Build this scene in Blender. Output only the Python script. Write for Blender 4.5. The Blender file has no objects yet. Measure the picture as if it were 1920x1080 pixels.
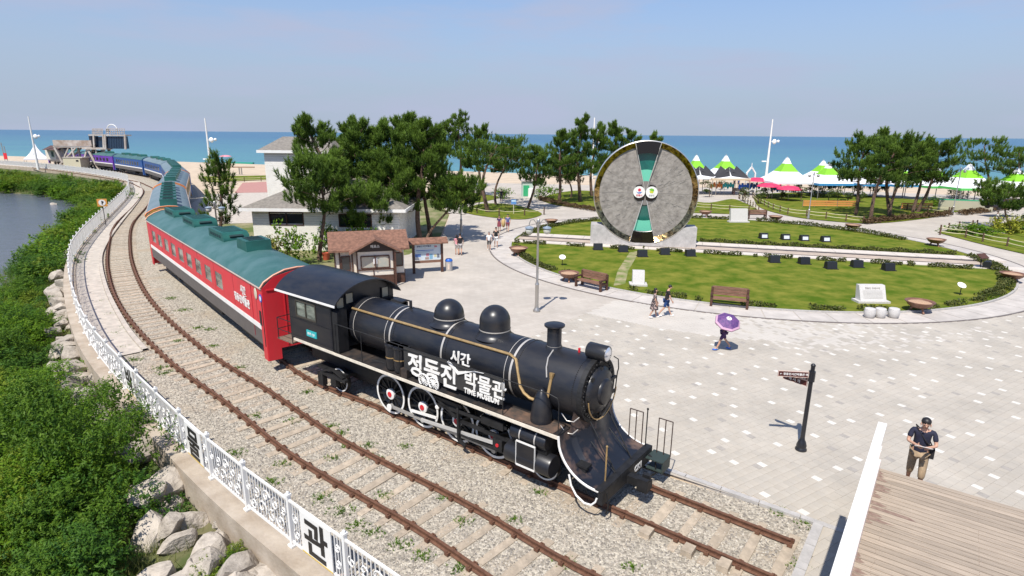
import bpy, bmesh, math, random
import numpy as np
from mathutils import Vector, Matrix
from mathutils.geometry import tessellate_polygon
R_ = math.radians
rnd = random.Random(7)
nr = np.random.default_rng(7)
scene = bpy.context.scene
COL = scene.collection

# ---------------------------------------------------------------- camera
CAMH, FPX = 9.4, 1100.0
HY0, HY1 = 242.0, 259.0
roll = math.atan((HY1-HY0)/1920.0)
pitch = math.atan(((540-(HY0+HY1)/2)*math.cos(roll))/FPX)
cF = Vector((0, math.cos(pitch), -math.sin(pitch)))
_R0 = Vector((1, 0, 0)); _U0 = _R0.cross(cF)
cR = _R0*math.cos(roll)+_U0*math.sin(roll)
cU = -_R0*math.sin(roll)+_U0*math.cos(roll)
CO = Vector((0, 0, CAMH))
cam = bpy.data.cameras.new('camera'); camo = bpy.data.objects.new('camera', cam); COL.objects.link(camo)
cam.sensor_width = 36; cam.lens = FPX/1920*36; cam.clip_start = 0.1; cam.clip_end = 40000
m = Matrix.Identity(4)
for i in range(3):
    m[i][0] = cR[i]; m[i][1] = cU[i]; m[i][2] = -cF[i]; m[i][3] = CO[i]
camo.matrix_world = m
scene.camera = camo

def ray(x, y): return cF*FPX+cR*(x-960)+cU*(540-y)
def G(x, y, z=0.0):            # point of the ground plane z seen at a photo pixel
    d = ray(x, y); return CO+d*((z-CAMH)/d.z)
def YP(x, y, Y):               # point at distance Y
    d = ray(x, y); return CO+d*(Y/d.y)
def HG(bx, by, tx, ty, z=0.0):  # height of something standing at (bx,by) whose top shows at (tx,ty)
    B = G(bx, by, z); d = ray(tx, ty)
    return CAMH+d.z*math.hypot(B.x, B.y)/math.hypot(d.x, d.y)-z

# ---------------------------------------------------------------- sky, sun, exposure
SUN_AZ, SUN_EL = R_(66.0), R_(57.0)   # direction the shadows run, height of the sun
w = bpy.data.worlds.new('World'); scene.world = w; w.use_nodes = True
nt = w.node_tree; nt.nodes.clear()
N_ = nt.nodes.new; L_ = nt.links.new
sky = N_('ShaderNodeTexSky'); sky.sky_type = 'NISHITA'; sky.sun_disc = False
sky.sun_elevation = SUN_EL
sky.sun_rotation = math.atan2(-math.cos(SUN_AZ), -math.sin(SUN_AZ))
sky.air_density = 1.0; sky.dust_density = .5; sky.ozone_density = 2.0; sky.altitude = 0
tc = N_('ShaderNodeTexCoord'); mp = N_('ShaderNodeMapping'); mp.inputs['Scale'].default_value = (1.3, 1.3, 7.0)
mp.inputs['Rotation'].default_value = (0.0, 0.12, 0.35)
nz = N_('ShaderNodeTexNoise'); nz.inputs['Scale'].default_value = 2.2; nz.inputs['Detail'].default_value = 6; nz.inputs['Roughness'].default_value = .55
cr = N_('ShaderNodeValToRGB'); cr.color_ramp.elements[0].position = .46; cr.color_ramp.elements[1].position = .66
cr.color_ramp.elements[0].color = (0, 0, 0, 1); cr.color_ramp.elements[1].color = (.75, .75, .75, 1)
mx = N_('ShaderNodeMix'); mx.data_type = 'RGBA'
mx.inputs['B'].default_value = (3.15, 3.45, 4.6, 1)
tint = N_('ShaderNodeMix'); tint.data_type = 'RGBA'; tint.blend_type = 'MULTIPLY'; tint.inputs['Factor'].default_value = 1
tint.inputs['B'].default_value = (.78, .9, 1.08, 1)
bg = N_('ShaderNodeBackground'); bg.inputs['Strength'].default_value = 0.1
wo = N_('ShaderNodeOutputWorld')
L_(tc.outputs['Generated'], mp.inputs['Vector']); L_(mp.outputs['Vector'], nz.inputs['Vector'])
L_(nz.outputs['Fac'], cr.inputs['Fac']); L_(cr.outputs['Color'], mx.inputs['Factor'])
hz = N_('ShaderNodeMix'); hz.data_type = 'RGBA'; hz.inputs['B'].default_value = (2.7, 3.2, 4.1, 1)   # sea haze low over the horizon
sp_ = N_('ShaderNodeSeparateXYZ'); L_(tc.outputs['Generated'], sp_.inputs['Vector'])
hr = N_('ShaderNodeValToRGB'); hr.color_ramp.interpolation = 'EASE'
hr.color_ramp.elements[0].position = 0.0; hr.color_ramp.elements[0].color = (.95, .95, .95, 1); hr.color_ramp.elements[1].position = .36; hr.color_ramp.elements[1].color = (0, 0, 0, 1)
L_(sp_.outputs['Z'], hr.inputs['Fac']); L_(hr.outputs['Color'], hz.inputs['Factor'])
L_(sky.outputs['Color'], tint.inputs['A']); L_(tint.outputs['Result'], hz.inputs['A']); L_(hz.outputs['Result'], mx.inputs['A'])
L_(mx.outputs['Result'], bg.inputs['Color']); L_(bg.outputs['Background'], wo.inputs['Surface'])
sl = bpy.data.lights.new('sun', 'SUN'); sl.energy = 4.0; sl.angle = R_(.53); sl.color = (1.0, .95, .87)
so = bpy.data.objects.new('sun', sl); COL.objects.link(so)
sd = Vector((math.cos(SUN_AZ)*math.cos(SUN_EL), math.sin(SUN_AZ)*math.cos(SUN_EL), -math.sin(SUN_EL)))
so.rotation_euler = sd.to_track_quat('-Z', 'Y').to_euler(); so.location = (0, -20, 60)
scene.view_settings.view_transform = 'Standard'; scene.view_settings.look = 'None'
scene.view_settings.gamma = 1; scene.view_settings.use_curve_mapping = False
scene.view_settings.exposure = 0.6
scene.cycles.max_bounces = 5; scene.cycles.diffuse_bounces = 3; scene.cycles.glossy_bounces = 3
scene.cycles.transmission_bounces = 4; scene.cycles.transparent_max_bounces = 6
scene.cycles.caustics_reflective = False; scene.cycles.caustics_refractive = False

# ---------------------------------------------------------------- materials
MATS = {}
def mat(name, col, rough=.6, metal=0.0, var=.0, vscale=3.0, col2=None, bump=0.0, bscale=40.0, spec=.5, stretch=(1, 1, 1), detail=5, rand=0.0, obj=True, lo=.35, hi=.65):
    """principled material; noise between col and col2 (or a darker/lighter col), fine bump, optional per object variation"""
    if name in MATS: return MATS[name]
    M = bpy.data.materials.new(name); M.use_nodes = True
    t = M.node_tree; b = t.nodes['Principled BSDF']; l = t.links.new
    b.inputs['Roughness'].default_value = rough; b.inputs['Metallic'].default_value = metal
    b.inputs['Specular IOR Level'].default_value = spec
    c = (*col, 1); b.inputs['Base Color'].default_value = c
    M.diffuse_color = c
    tc = t.nodes.new('ShaderNodeTexCoord'); mpn = t.nodes.new('ShaderNodeMapping'); mpn.inputs['Scale'].default_value = stretch
    l(tc.outputs['Object'], mpn.inputs['Vector'])
    out = None
    if var > 0 or col2:
        n = t.nodes.new('ShaderNodeTexNoise'); n.inputs['Scale'].default_value = vscale; n.inputs['Detail'].default_value = detail
        n.inputs['Roughness'].default_value = .62
        l(mpn.outputs['Vector'], n.inputs['Vector'])
        r = t.nodes.new('ShaderNodeValToRGB'); r.color_ramp.elements[0].position = lo; r.color_ramp.elements[1].position = hi
        if col2:
            r.color_ramp.elements[0].color = c; r.color_ramp.elements[1].color = (*col2, 1)
        else:
            r.color_ramp.elements[0].color = (*[x*(1-var) for x in col], 1); r.color_ramp.elements[1].color = (*[min(1, x*(1+var)) for x in col], 1)
        l(n.outputs['Fac'], r.inputs['Fac']); out = r.outputs['Color']
    if rand > 0:
        oi = t.nodes.new('ShaderNodeObjectInfo'); h = t.nodes.new('ShaderNodeMapRange')
        h.inputs['To Min'].default_value = 1-rand; h.inputs['To Max'].default_value = 1+rand
        l(oi.outputs['Random'], h.inputs['Value'])
        mm = t.nodes.new('ShaderNodeMix'); mm.data_type = 'RGBA'; mm.blend_type = 'MULTIPLY'; mm.inputs['Factor'].default_value = 1
        if out: l(out, mm.inputs['A'])
        else: mm.inputs['A'].default_value = c
        l(h.outputs['Result'], mm.inputs['B']); out = mm.outputs['Result']
    if out: l(out, b.inputs['Base Color'])
    if bump > 0:
        n2 = t.nodes.new('ShaderNodeTexNoise'); n2.inputs['Scale'].default_value = bscale; n2.inputs['Detail'].default_value = 4
        l(mpn.outputs['Vector'], n2.inputs['Vector'])
        bp = t.nodes.new('ShaderNodeBump'); bp.inputs['Strength'].default_value = bump; bp.inputs['Distance'].default_value = .05
        l(n2.outputs['Fac'], bp.inputs['Height']); l(bp.outputs['Normal'], b.inputs['Normal'])
    MATS[name] = M
    return M

def leafmat(name, c1, c2, trans=.25):
    """foliage: colour between c1 and c2 by the vertex attribute of each leaf, some light comes through"""
    if name in MATS: return MATS[name]
    M = bpy.data.materials.new(name); M.use_nodes = True
    t = M.node_tree; b = t.nodes['Principled BSDF']; l = t.links.new
    a = t.nodes.new('ShaderNodeAttribute'); a.attribute_name = 'tone'
    r = t.nodes.new('ShaderNodeValToRGB'); r.color_ramp.elements[0].color = (*c1, 1); r.color_ramp.elements[1].color = (*c2, 1)
    l(a.outputs['Fac'], r.inputs['Fac']); l(r.outputs['Color'], b.inputs['Base Color'])
    b.inputs['Roughness'].default_value = .6; b.inputs['Specular IOR Level'].default_value = .25
    tr = t.nodes.new('ShaderNodeBsdfTranslucent'); l(r.outputs['Color'], tr.inputs['Color'])
    ms = t.nodes.new('ShaderNodeMixShader'); ms.inputs['Fac'].default_value = trans
    l(b.outputs['BSDF'], ms.inputs[1]); l(tr.outputs['BSDF'], ms.inputs[2])
    l(ms.outputs['Shader'], t.nodes['Material Output'].inputs['Surface'])
    MATS[name] = M
    return M

def glassmat(name, col, rough=.06):
    return mat(name, col, rough=rough, spec=.9)

BLACK = mat('loco_black_paint', (.009, .011, .017), rough=.34, col2=(.024, .023, .024), vscale=2.4, stretch=(.5, 1, 1.6), detail=9, bump=.16, bscale=2.2)
BLACK2 = mat('sooty_black_iron', (.010, .010, .011), rough=.6, var=.5, vscale=5)
DECKIRON = mat('worn_deck_iron', (.016, .015, .016), rough=.6, col2=(.075, .052, .038), vscale=2.2, lo=.45, hi=.75)
APRON = mat('rusty_apron_paint', (.01, .013, .021), rough=.45, col2=(.19, .12, .085), vscale=1.3, lo=.5, hi=.72, detail=8)
WHITEP = mat('white_paint', (.76, .75, .72), rough=.45, col2=(.7, .67, .62), vscale=2.2, detail=9, lo=.45, hi=.75)
CREAMP = mat('aged_white_paint', (.66, .6, .5), rough=.5, var=.12, vscale=6)
SILVER = mat('silver_band', (.5, .47, .43), rough=.4, metal=.3)
BRASS = mat('brass_pipe', (.46, .31, .14), rough=.4, metal=.5, var=.2, vscale=4)
REDP = mat('red_hub_paint', (.55, .02, .03), rough=.5)
RUST = mat('rusty_rail', (.095, .04, .022), rough=.75, col2=(.16, .075, .042), vscale=9, bump=.3, bscale=60)
CONC = mat('pale_concrete', (.46, .41, .35), rough=.85, var=.16, vscale=2.5, bump=.25, bscale=30)
SLEEP = mat('sleeper_concrete', (.39, .32, .24), rough=.9, var=.2, vscale=4, bump=.3, bscale=30, rand=.12)
KERB = mat('granite_kerb', (.4, .38, .36), rough=.8, var=.12, vscale=6, bump=.2, bscale=60)
RINGM = mat('ring_slab_stone', (.46, .42, .38), rough=.8, var=.12, vscale=1.2, rand=.07)
STONE = mat('pale_granite', (.52, .5, .48), rough=.7, var=.12, vscale=20)
BOULD = mat('boulder_stone', (.42, .37, .31), rough=.92, col2=(.22, .19, .155), vscale=2.2, bump=.9, bscale=6, rand=.12, lo=.4, hi=.75)
WOODD = mat('dark_brown_wood', (.075, .032, .02), rough=.55, var=.35, vscale=4, stretch=(1, 1, 6), bump=.15)
WOODB = mat('bench_wood', (.13, .06, .038), rough=.6, col2=(.27, .15, .1), vscale=5, stretch=(.6, 4, 4), rand=.15)
DECKW = mat('weathered_deck_board', (.345, .28, .215), rough=.75, var=.16, vscale=3.5, stretch=(.5, 7, 7), bump=.15, bscale=25, rand=.16)
SHING = mat('brown_roof_shingle', (.19, .095, .062), rough=.85, var=.3, vscale=5, bump=.25, bscale=40)
GREYROOF = mat('grey_roof_shingle', (.2, .18, .155), rough=.9, var=.2, vscale=4, bump=.25, bscale=30)
SIDING = mat('white_siding', (.82, .79, .73), rough=.6, var=.05, vscale=2)
CREAMW = mat('cream_plaster', (.7, .64, .55), rough=.7, var=.05)
TEALROOF = mat('teal_roof_paint', (.028, .098, .09), rough=.5, col2=(.065, .14, .14), vscale=.9, var=.2, bump=.08, bscale=12)
GREYTEAL = mat('faded_roof_paint', (.115, .165, .185), rough=.55, col2=(.165, .215, .24), vscale=.6, bump=.08, bscale=12)
TEALUNIT = mat('green_unit_paint', (.012, .085, .068), rough=.42, var=.2, vscale=2)
CARRED = mat('carriage_red', (.6, .022, .035), rough=.42, col2=(.5, .035, .04), vscale=1.1, stretch=(1.4, 1.4, .35), detail=9, lo=.4, hi=.8, bump=.06, bscale=3)
CARGREY = mat('carriage_grey', (.1, .09, .085), rough=.5, var=.1)
CARBLUE = mat('carriage_blue', (.008, .065, .24), rough=.4, var=.1)
CARPURP = mat('carriage_purple', (.12, .03, .32), rough=.4, var=.1)
CARYEL = mat('carriage_ochre', (.42, .24, .05), rough=.45, var=.1)
ORANGE = mat('orange_trim', (.62, .2, .05), rough=.5)
WIN = mat('window_glass', (.3, .33, .28), rough=.08, spec=.9, col2=(.06, .07, .06), vscale=2.6, stretch=(.3, .3, 1.6))  # pale streaks in the colour stand in for reflections on the panes
WIND = mat('dark_window_glass', (.02, .025, .03), rough=.08, spec=.8)
DARKGL = mat('navy_glass', (.012, .03, .06), rough=.1, spec=.8)
ALU = mat('bare_aluminium', (.5, .5, .5), rough=.35, metal=.8)
STEEL = mat('lamp_steel', (.42, .4, .37), rough=.35, metal=.7)
BRONZE = mat('bronze_bowl', (.2, .1, .065), rough=.5, metal=.25, var=.25, vscale=6)
SOIL = mat('dry_soil', (.42, .27, .17), rough=.95, var=.2, vscale=20)
GRASS = mat('lawn_grass', (.062, .11, .008), rough=.95, col2=(.23, .215, .04), vscale=.7, detail=14, bump=.6, bscale=9, spec=.05, lo=.36, hi=.76)
BARK = mat('pine_bark', (.12, .075, .052), rough=.95, var=.4, vscale=6, bump=.5, bscale=14)
PINE = leafmat('pine_needles', (.013, .047, .01), (.16, .255, .032), .28)
SHRUBL = leafmat('shrub_leaves', (.04, .125, .008), (.2, .33, .02), .42)
REED = leafmat('reed_blades', (.09, .16, .02), (.38, .37, .13), .35)
HEDGEL = leafmat('hedge_leaves', (.035, .06, .012), (.13, .13, .035), .25)
HEDGER = leafmat('brown_hedge_leaves', (.06, .04, .02), (.16, .1, .05), .2)
ASPH = mat('grey_asphalt', (.2, .18, .17), rough=.9, var=.12, vscale=1.5)
SKIN = mat('skin', (.5, .29, .2), rough=.6)
HAIR = mat('black_hair', (.012, .01, .01), rough=.5)
NAVY = mat('navy_cloth', (.013, .015, .035), rough=.85, var=.2, vscale=8)
BLKC = mat('black_cloth', (.012, .011, .013), rough=.85)
BLUEC = mat('blue_shorts_cloth', (.012, .045, .16), rough=.85)
WHTC = mat('white_cloth', (.72, .71, .7), rough=.8)
GREYC = mat('grey_cloth', (.4, .37, .36), rough=.85)
KHAKI = mat('khaki_cloth', (.33, .24, .15), rough=.9, var=.25, vscale=7)
PINKC = mat('pink_cloth', (.62, .25, .3), rough=.85)
MAROON = mat('maroon_cloth', (.2, .04, .06), rough=.85)
PURPC = mat('purple_cloth', (.06, .025, .1), rough=.85)
FLORAL = mat('patterned_dress_cloth', (.03, .025, .03), rough=.85, col2=(.4, .3, .27), vscale=14, lo=.5, hi=.58)
TEALPL = mat('teal_plate', (.03, .38, .4), rough=.5)
BLUEPL = mat('blue_plastic', (.02, .12, .5), rough=.4)
REDPL = mat('red_canopy', (.6, .03, .1), rough=.6)
TENTW = mat('tent_white', (.76, .76, .78), rough=.6, var=.04)
TENTG = mat('tent_green', (.2, .5, .02), rough=.6)
TENTK = mat('tent_black_mesh', (.03, .03, .035), rough=.8)
SIGNB = mat('sign_brown', (.07, .012, .01), rough=.5)
ROPE = mat('pale_rope', (.58, .53, .33), rough=.8)

def gravelmat():
    M = bpy.data.materials.new('ballast_gravel'); M.use_nodes = True
    t = M.node_tree; b = t.nodes['Principled BSDF']; l = t.links.new
    tc = t.nodes.new('ShaderNodeTexCoord')
    v = t.nodes.new('ShaderNodeTexVoronoi'); v.inputs['Scale'].default_value = 15
    l(tc.outputs['Object'], v.inputs['Vector'])
    r = t.nodes.new('ShaderNodeValToRGB'); e = r.color_ramp.elements
    e[0].color = (.2, .175, .14, 1); e[1].color = (.5, .445, .355, 1); e.new(.5).color = (.375, .335, .27, 1)
    s = t.nodes.new('ShaderNodeSeparateColor'); l(v.outputs['Color'], s.inputs['Color']); l(s.outputs['Red'], r.inputs['Fac'])
    n = t.nodes.new('ShaderNodeTexNoise'); n.inputs['Scale'].default_value = .42; n.inputs['Detail'].default_value = 7; n.inputs['Roughness'].default_value = .65
    l(tc.outputs['Object'], n.inputs['Vector'])
    r2 = t.nodes.new('ShaderNodeValToRGB'); r2.color_ramp.elements[0].position = .52; r2.color_ramp.elements[1].position = .68
    l(n.outputs['Fac'], r2.inputs['Fac'])
    n3 = t.nodes.new('ShaderNodeTexNoise'); n3.inputs['Scale'].default_value = 30; l(tc.outputs['Object'], n3.inputs['Vector'])
    r3 = t.nodes.new('ShaderNodeValToRGB'); r3.color_ramp.elements[0].color = (.3, .24, .17, 1); r3.color_ramp.elements[1].color = (.42, .345, .26, 1)
    l(n3.outputs['Fac'], r3.inputs['Fac'])
    mxn = t.nodes.new('ShaderNodeMix'); mxn.data_type = 'RGBA'
    l(r2.outputs['Color'], mxn.inputs['Factor']); l(r.outputs['Color'], mxn.inputs['A']); l(r3.outputs['Color'], mxn.inputs['B'])
    l(mxn.outputs['Result'], b.inputs['Base Color']); b.inputs['Roughness'].default_value = .9
    bp = t.nodes.new('ShaderNodeBump'); bp.inputs['Strength'].default_value = .8; bp.inputs['Distance'].default_value = .03; bp.invert = True
    l(v.outputs['Distance'], bp.inputs['Height']); l(bp.outputs['Normal'], b.inputs['Normal'])
    return M
GRAVEL = gravelmat()

def watermat(name, near, far, dist0, dist1, dirv, off, wscale, rough, bumps, streak):
    """water whose own colour goes from shallow to deep along a direction away from the shore"""
    M = bpy.data.materials.new(name); M.use_nodes = True
    t = M.node_tree; b = t.nodes['Principled BSDF']; l = t.links.new
    g = t.nodes.new('ShaderNodeTexCoord')
    dp = t.nodes.new('ShaderNodeVectorMath'); dp.operation = 'DOT_PRODUCT'; dp.inputs[1].default_value = (*dirv, 0)
    l(g.outputs['Object'], dp.inputs[0])
    n = t.nodes.new('ShaderNodeTexNoise'); n.inputs['Scale'].default_value = streak; n.inputs['Detail'].default_value = 5
    mpn = t.nodes.new('ShaderNodeMapping'); mpn.inputs['Rotation'].default_value = (0, 0, .38); mpn.inputs['Scale'].default_value = (.35, 1.6, 1)
    l(g.outputs['Object'], mpn.inputs['Vector']); l(mpn.outputs['Vector'], n.inputs['Vector'])
    lg = t.nodes.new('ShaderNodeMapRange'); lg.inputs['From Min'].default_value = dist0+off; lg.inputs['From Max'].default_value = dist1+off
    l(dp.outputs['Value'], lg.inputs['Value'])
    pw = t.nodes.new('ShaderNodeMath'); pw.operation = 'POWER'; pw.inputs[1].default_value = .36; l(lg.outputs['Result'], pw.inputs[0])
    ad = t.nodes.new('ShaderNodeMath'); ad.operation = 'MULTIPLY_ADD'; l(n.outputs['Fac'], ad.inputs[0]); ad.inputs[1].default_value = .8; 
    sb = t.nodes.new('ShaderNodeMath'); sb.operation = 'SUBTRACT'; sb.inputs[1].default_value = .4; l(pw.outputs['Value'], sb.inputs[0])
    l(sb.outputs['Value'], ad.inputs[2])
    r = t.nodes.new('ShaderNodeValToRGB'); r.color_ramp.elements[0].color = (*near, 1); r.color_ramp.elements[1].color = (*far, 1)
    mid = r.color_ramp.elements.new(.45); mid.color = (*[a*.45+b_*.55 for a, b_ in zip(near, far)], 1)
    l(ad.outputs['Value'], r.inputs['Fac']); l(r.outputs['Color'], b.inputs['Base Color'])
    b.inputs['Roughness'].default_value = rough; b.inputs['Specular IOR Level'].default_value = .42; b.inputs['IOR'].default_value = 1.33
    n2 = t.nodes.new('ShaderNodeTexNoise'); n2.inputs['Scale'].default_value = wscale; n2.inputs['Detail'].default_value = 7; n2.inputs['Roughness'].default_value = .6
    m2 = t.nodes.new('ShaderNodeMapping'); m2.inputs['Rotation'].default_value = (0, 0, .38); m2.inputs['Scale'].default_value = (.5, 1.3, 1)
    l(g.outputs['Object'], m2.inputs['Vector']); l(m2.outputs['Vector'], n2.inputs['Vector'])
    bp = t.nodes.new('ShaderNodeBump'); bp.inputs['Strength'].default_value = bumps; bp.inputs['Distance'].default_value = .6
    l(n2.outputs['Fac'], bp.inputs['Height']); l(bp.outputs['Normal'], b.inputs['Normal'])
    return M
SEAM = watermat('sea_water', (.09, .275, .27), (.032, .122, .215), 0, 900, (.35, .937), 165, .35, .3, 1.0, .01)
RIVM = watermat('river_water', (.13, .135, .15), (.1, .115, .14), 0, 60, (-1, 0), 40, 1.3, .12, .35, .05)

# ---------------------------------------------------------------- mesh helpers
class MB:
    def __init__(s): s.v = []; s.f = []; s.mi = []
    def add(s, vs, fs, mi=0):
        n = len(s.v); s.v.extend([tuple(v) for v in vs]); s.f.extend([tuple(i+n for i in f) for f in fs]); s.mi.extend([mi]*len(fs)); return s
    def box(s, c, d, rz=0.0, mi=0, ax=None):
        hx, hy, hz = d[0]/2, d[1]/2, d[2]/2
        if ax is None:
            ca, sa = math.cos(rz), math.sin(rz); ax = (Vector((ca, sa, 0)), Vector((-sa, ca, 0)), Vector((0, 0, 1)))
        c = Vector(c); vs = []
        for k in (-1, 1):
            for (i, j) in ((-1, -1), (1, -1), (1, 1), (-1, 1)):
                vs.append(c+ax[0]*(i*hx)+ax[1]*(j*hy)+ax[2]*(k*hz))
        return s.add(vs, [(3, 2, 1, 0), (4, 5, 6, 7), (0, 1, 5, 4), (1, 2, 6, 5), (2, 3, 7, 6), (3, 0, 4, 7)], mi)
    def beam(s, p, q, wd, h, mi=0, up=(0, 0, 1)):
        p, q = Vector(p), Vector(q); x = (q-p); L = x.length; x.normalize(); up = Vector(up)
        y = up.cross(x)
        if y.length < 1e-4: y = Vector((0, 1, 0)).cross(x)
        y.normalize(); z = x.cross(y)
        return s.box((p+q)/2, (L, wd, h), ax=(x, y, z), mi=mi)
    def cyl(s, p, q, r0, r1=None, n=12, caps=True, mi=0):
        r1 = r0 if r1 is None else r1
        p, q = Vector(p), Vector(q); x = (q-p).normalized()
        a = x.orthogonal().normalized(); b = x.cross(a)
        vs = []
        for P, r in ((p, r0), (q, r1)):
            for i in range(n):
                t = 2*math.pi*i/n; vs.append(P+a*(r*math.cos(t))+b*(r*math.sin(t)))
        fs = [(i, (i+1) % n, n+(i+1) % n, n+i) for i in range(n)]
        if caps: fs += [tuple(range(n-1, -1, -1)), tuple(range(n, 2*n))]
        return s.add(vs, fs, mi)
    def tube(s, pts, r, n=6, mi=0, closed=False):
        pts = [Vector(p) for p in pts]; k = len(pts); vs = []
        rr = r if isinstance(r, (list, tuple)) else [r]*k
        prev = None
        for i, p in enumerate(pts):
            if closed: d = pts[(i+1) % k]-pts[i-1]
            else: d = pts[min(i+1, k-1)]-pts[max(i-1, 0)]
            d.normalize()
            if prev is None: a = d.orthogonal().normalized()
            else:
                a = prev-d*prev.dot(d)
                if a.length < 1e-5: a = d.orthogonal()
                a.normalize()
            prev = a; b = d.cross(a)
            for j in range(n):
                t = 2*math.pi*j/n; vs.append(p+a*(rr[i]*math.cos(t))+b*(rr[i]*math.sin(t)))
        fs = []
        for i in range(k if closed else k-1):
            i2 = (i+1) % k
            for j in range(n): fs.append((i*n+j, i*n+(j+1) % n, i2*n+(j+1) % n, i2*n+j))
        if not closed: fs += [tuple(range(n-1, -1, -1)), tuple(range((k-1)*n, k*n))]
        return s.add(vs, fs, mi)
    def lathe(s, prof, n=20, o=(0, 0, 0), ax=None, mi=0, mis=None, ph=0.0, cap=True):
        o = Vector(o)
        X, Y, Z = ax if ax else (Vector((1, 0, 0)), Vector((0, 1, 0)), Vector((0, 0, 1)))
        vs = []
        for r, z in prof:
            for i in range(n):
                t = 2*math.pi*i/n+ph; vs.append(o+X*(r*math.cos(t))+Y*(r*math.sin(t))+Z*z)
        for k in range(len(prof)-1):
            b = len(s.v)
        base = len(s.v); s.v.extend([tuple(v) for v in vs])
        for k in range(len(prof)-1):
            for i in range(n):
                s.f.append((base+k*n+i, base+k*n+(i+1) % n, base+(k+1)*n+(i+1) % n, base+(k+1)*n+i)); s.mi.append(mis[k] if mis else mi)
        if cap and prof[0][0] > 1e-6: s.f.append(tuple(base+i for i in range(n-1, -1, -1))); s.mi.append(mis[0] if mis else mi)
        if cap and prof[-1][0] > 1e-6: s.f.append(tuple(base+(len(prof)-1)*n+i for i in range(n))); s.mi.append(mis[-1] if mis else mi)
        return s
    def prism(s, poly, z0, z1, mi=0, o=(0, 0, 0), ax=None):
        """polygon in the plane of ax[0], ax[1], extruded along ax[2]"""
        o = Vector(o); X, Y, Z = ax if ax else (Vector((1, 0, 0)), Vector((0, 1, 0)), Vector((0, 0, 1)))
        n = len(poly); vs = [o+X*p[0]+Y*p[1]+Z*z for z in (z0, z1) for p in poly]
        tri = tessellate_polygon([[Vector((p[0], p[1], 0)) for p in poly]])
        area = sum(poly[i][0]*poly[(i+1) % n][1]-poly[(i+1) % n][0]*poly[i][1] for i in range(n))
        fs = []
        for t in tri:
            a = (poly[t[1]][0]-poly[t[0]][0])*(poly[t[2]][1]-poly[t[0]][1])-(poly[t[2]][0]-poly[t[0]][0])*(poly[t[1]][1]-poly[t[0]][1])
            t = t if a > 0 else t[::-1]
            fs.append(tuple(i+n for i in t)); fs.append(tuple(t[::-1]))
        for i in range(n):
            j = (i+1) % n
            fs.append((i, j, n+j, n+i) if area > 0 else (j, i, n+i, n+j))
        return s.add(vs, fs, mi)
    def sheet(s, poly, z, mi=0):
        n = len(poly); vs = [(p[0], p[1], z) for p in poly]
        fs = []
        for t in tessellate_polygon([[Vector((p[0], p[1], 0)) for p in poly]]):
            a = (poly[t[1]][0]-poly[t[0]][0])*(poly[t[2]][1]-poly[t[0]][1])-(poly[t[2]][0]-poly[t[0]][0])*(poly[t[1]][1]-poly[t[0]][1])
            fs.append(tuple(t) if a > 0 else tuple(t[::-1]))
        return s.add(vs, fs, mi)
    def ball(s, c, r, n=10, m_=6, mi=0, top=1.0):
        r = r if isinstance(r, (tuple, list)) else (r, r, r); c = Vector(c)
        vs = [c+Vector((0, 0, -r[2]))]; fs = []
        for k in range(1, m_):
            t = -math.pi/2+math.pi*k/m_
            for i in range(n):
                a = 2*math.pi*i/n; vs.append(c+Vector((r[0]*math.cos(t)*math.cos(a), r[1]*math.cos(t)*math.sin(a), r[2]*math.sin(t))))
        vs.append(c+Vector((0, 0, r[2])))
        for i in range(n): fs.append((0, 1+(i+1) % n, 1+i))
        for k in range(m_-2):
            for i in range(n): fs.append((1+k*n+i, 1+k*n+(i+1) % n, 1+(k+1)*n+(i+1) % n, 1+(k+1)*n+i))
        L = len(vs)-1
        for i in range(n): fs.append((L, 1+(m_-2)*n+i, 1+(m_-2)*n+(i+1) % n))
        return s.add(vs, fs, mi)
    def mesh(s, name, mats, smooth=False):
        me = bpy.data.meshes.new(name); me.from_pydata(s.v, [], s.f)
        for mm in (mats if isinstance(mats, (list, tuple)) else [mats]): me.materials.append(mm)
        if any(s.mi): me.polygons.foreach_set('material_index', s.mi)
        if smooth: me.polygons.foreach_set('use_smooth', [True]*len(s.f))
        if smooth == 'auto' or smooth is True:
            try: me.set_sharp_from_angle(angle=R_(38))
            except Exception: pass
        me.update(); return me
    def build(s, name, mats, parent=None, smooth=False, loc=None):
        o = bpy.data.objects.new(name, s.mesh(name, mats, smooth)); COL.objects.link(o)
        if parent: o.parent = parent
        if loc is not None: o.location = loc
        return o

def thing(name, label, cat, loc=(0, 0, 0), rz=0.0, group=None):
    o = bpy.data.objects.new(name, None); COL.objects.link(o); o.empty_display_size = .3
    o.location = loc; o.rotation_euler = (0, 0, rz); return tag(o, label, cat, group)
def tag(o, label=None, cat=None, group=None, kind=None):
    if label: o['label'] = label
    if cat: o['category'] = cat
    if group: o['group'] = group
    if kind: o['kind'] = kind
    return o
KIDS = {}
def copy_tree(o, parent=None):
    c = o.copy(); COL.objects.link(c)
    if parent: c.parent = parent
    for ch in list(o.children): copy_tree(ch, c)
    return c
def dup(root, label, loc, rz=0.0, scale=None, group=None):
    c = copy_tree(root); c.location = loc; c.rotation_euler = (0, 0, rz); c['label'] = label
    if group: c['group'] = group
    if scale is not None: c.scale = scale if isinstance(scale, (tuple, list)) else (scale,)*3
    return c
def inst(me, name, parent=None, loc=(0, 0, 0), rz=0.0, scale=None):
    o = bpy.data.objects.new(name, me); COL.objects.link(o)
    if parent: o.parent = parent
    o.location = loc; o.rotation_euler = (0, 0, rz)
    if scale is not None: o.scale = scale if isinstance(scale, (tuple, list)) else (scale,)*3
    return o
def struct(o): o['kind'] = 'structure'; return o
XZ = (Vector((1, 0, 0)), Vector((0, 0, 1)), Vector((0, -1, 0)))     # drawing plane facing -y
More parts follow.
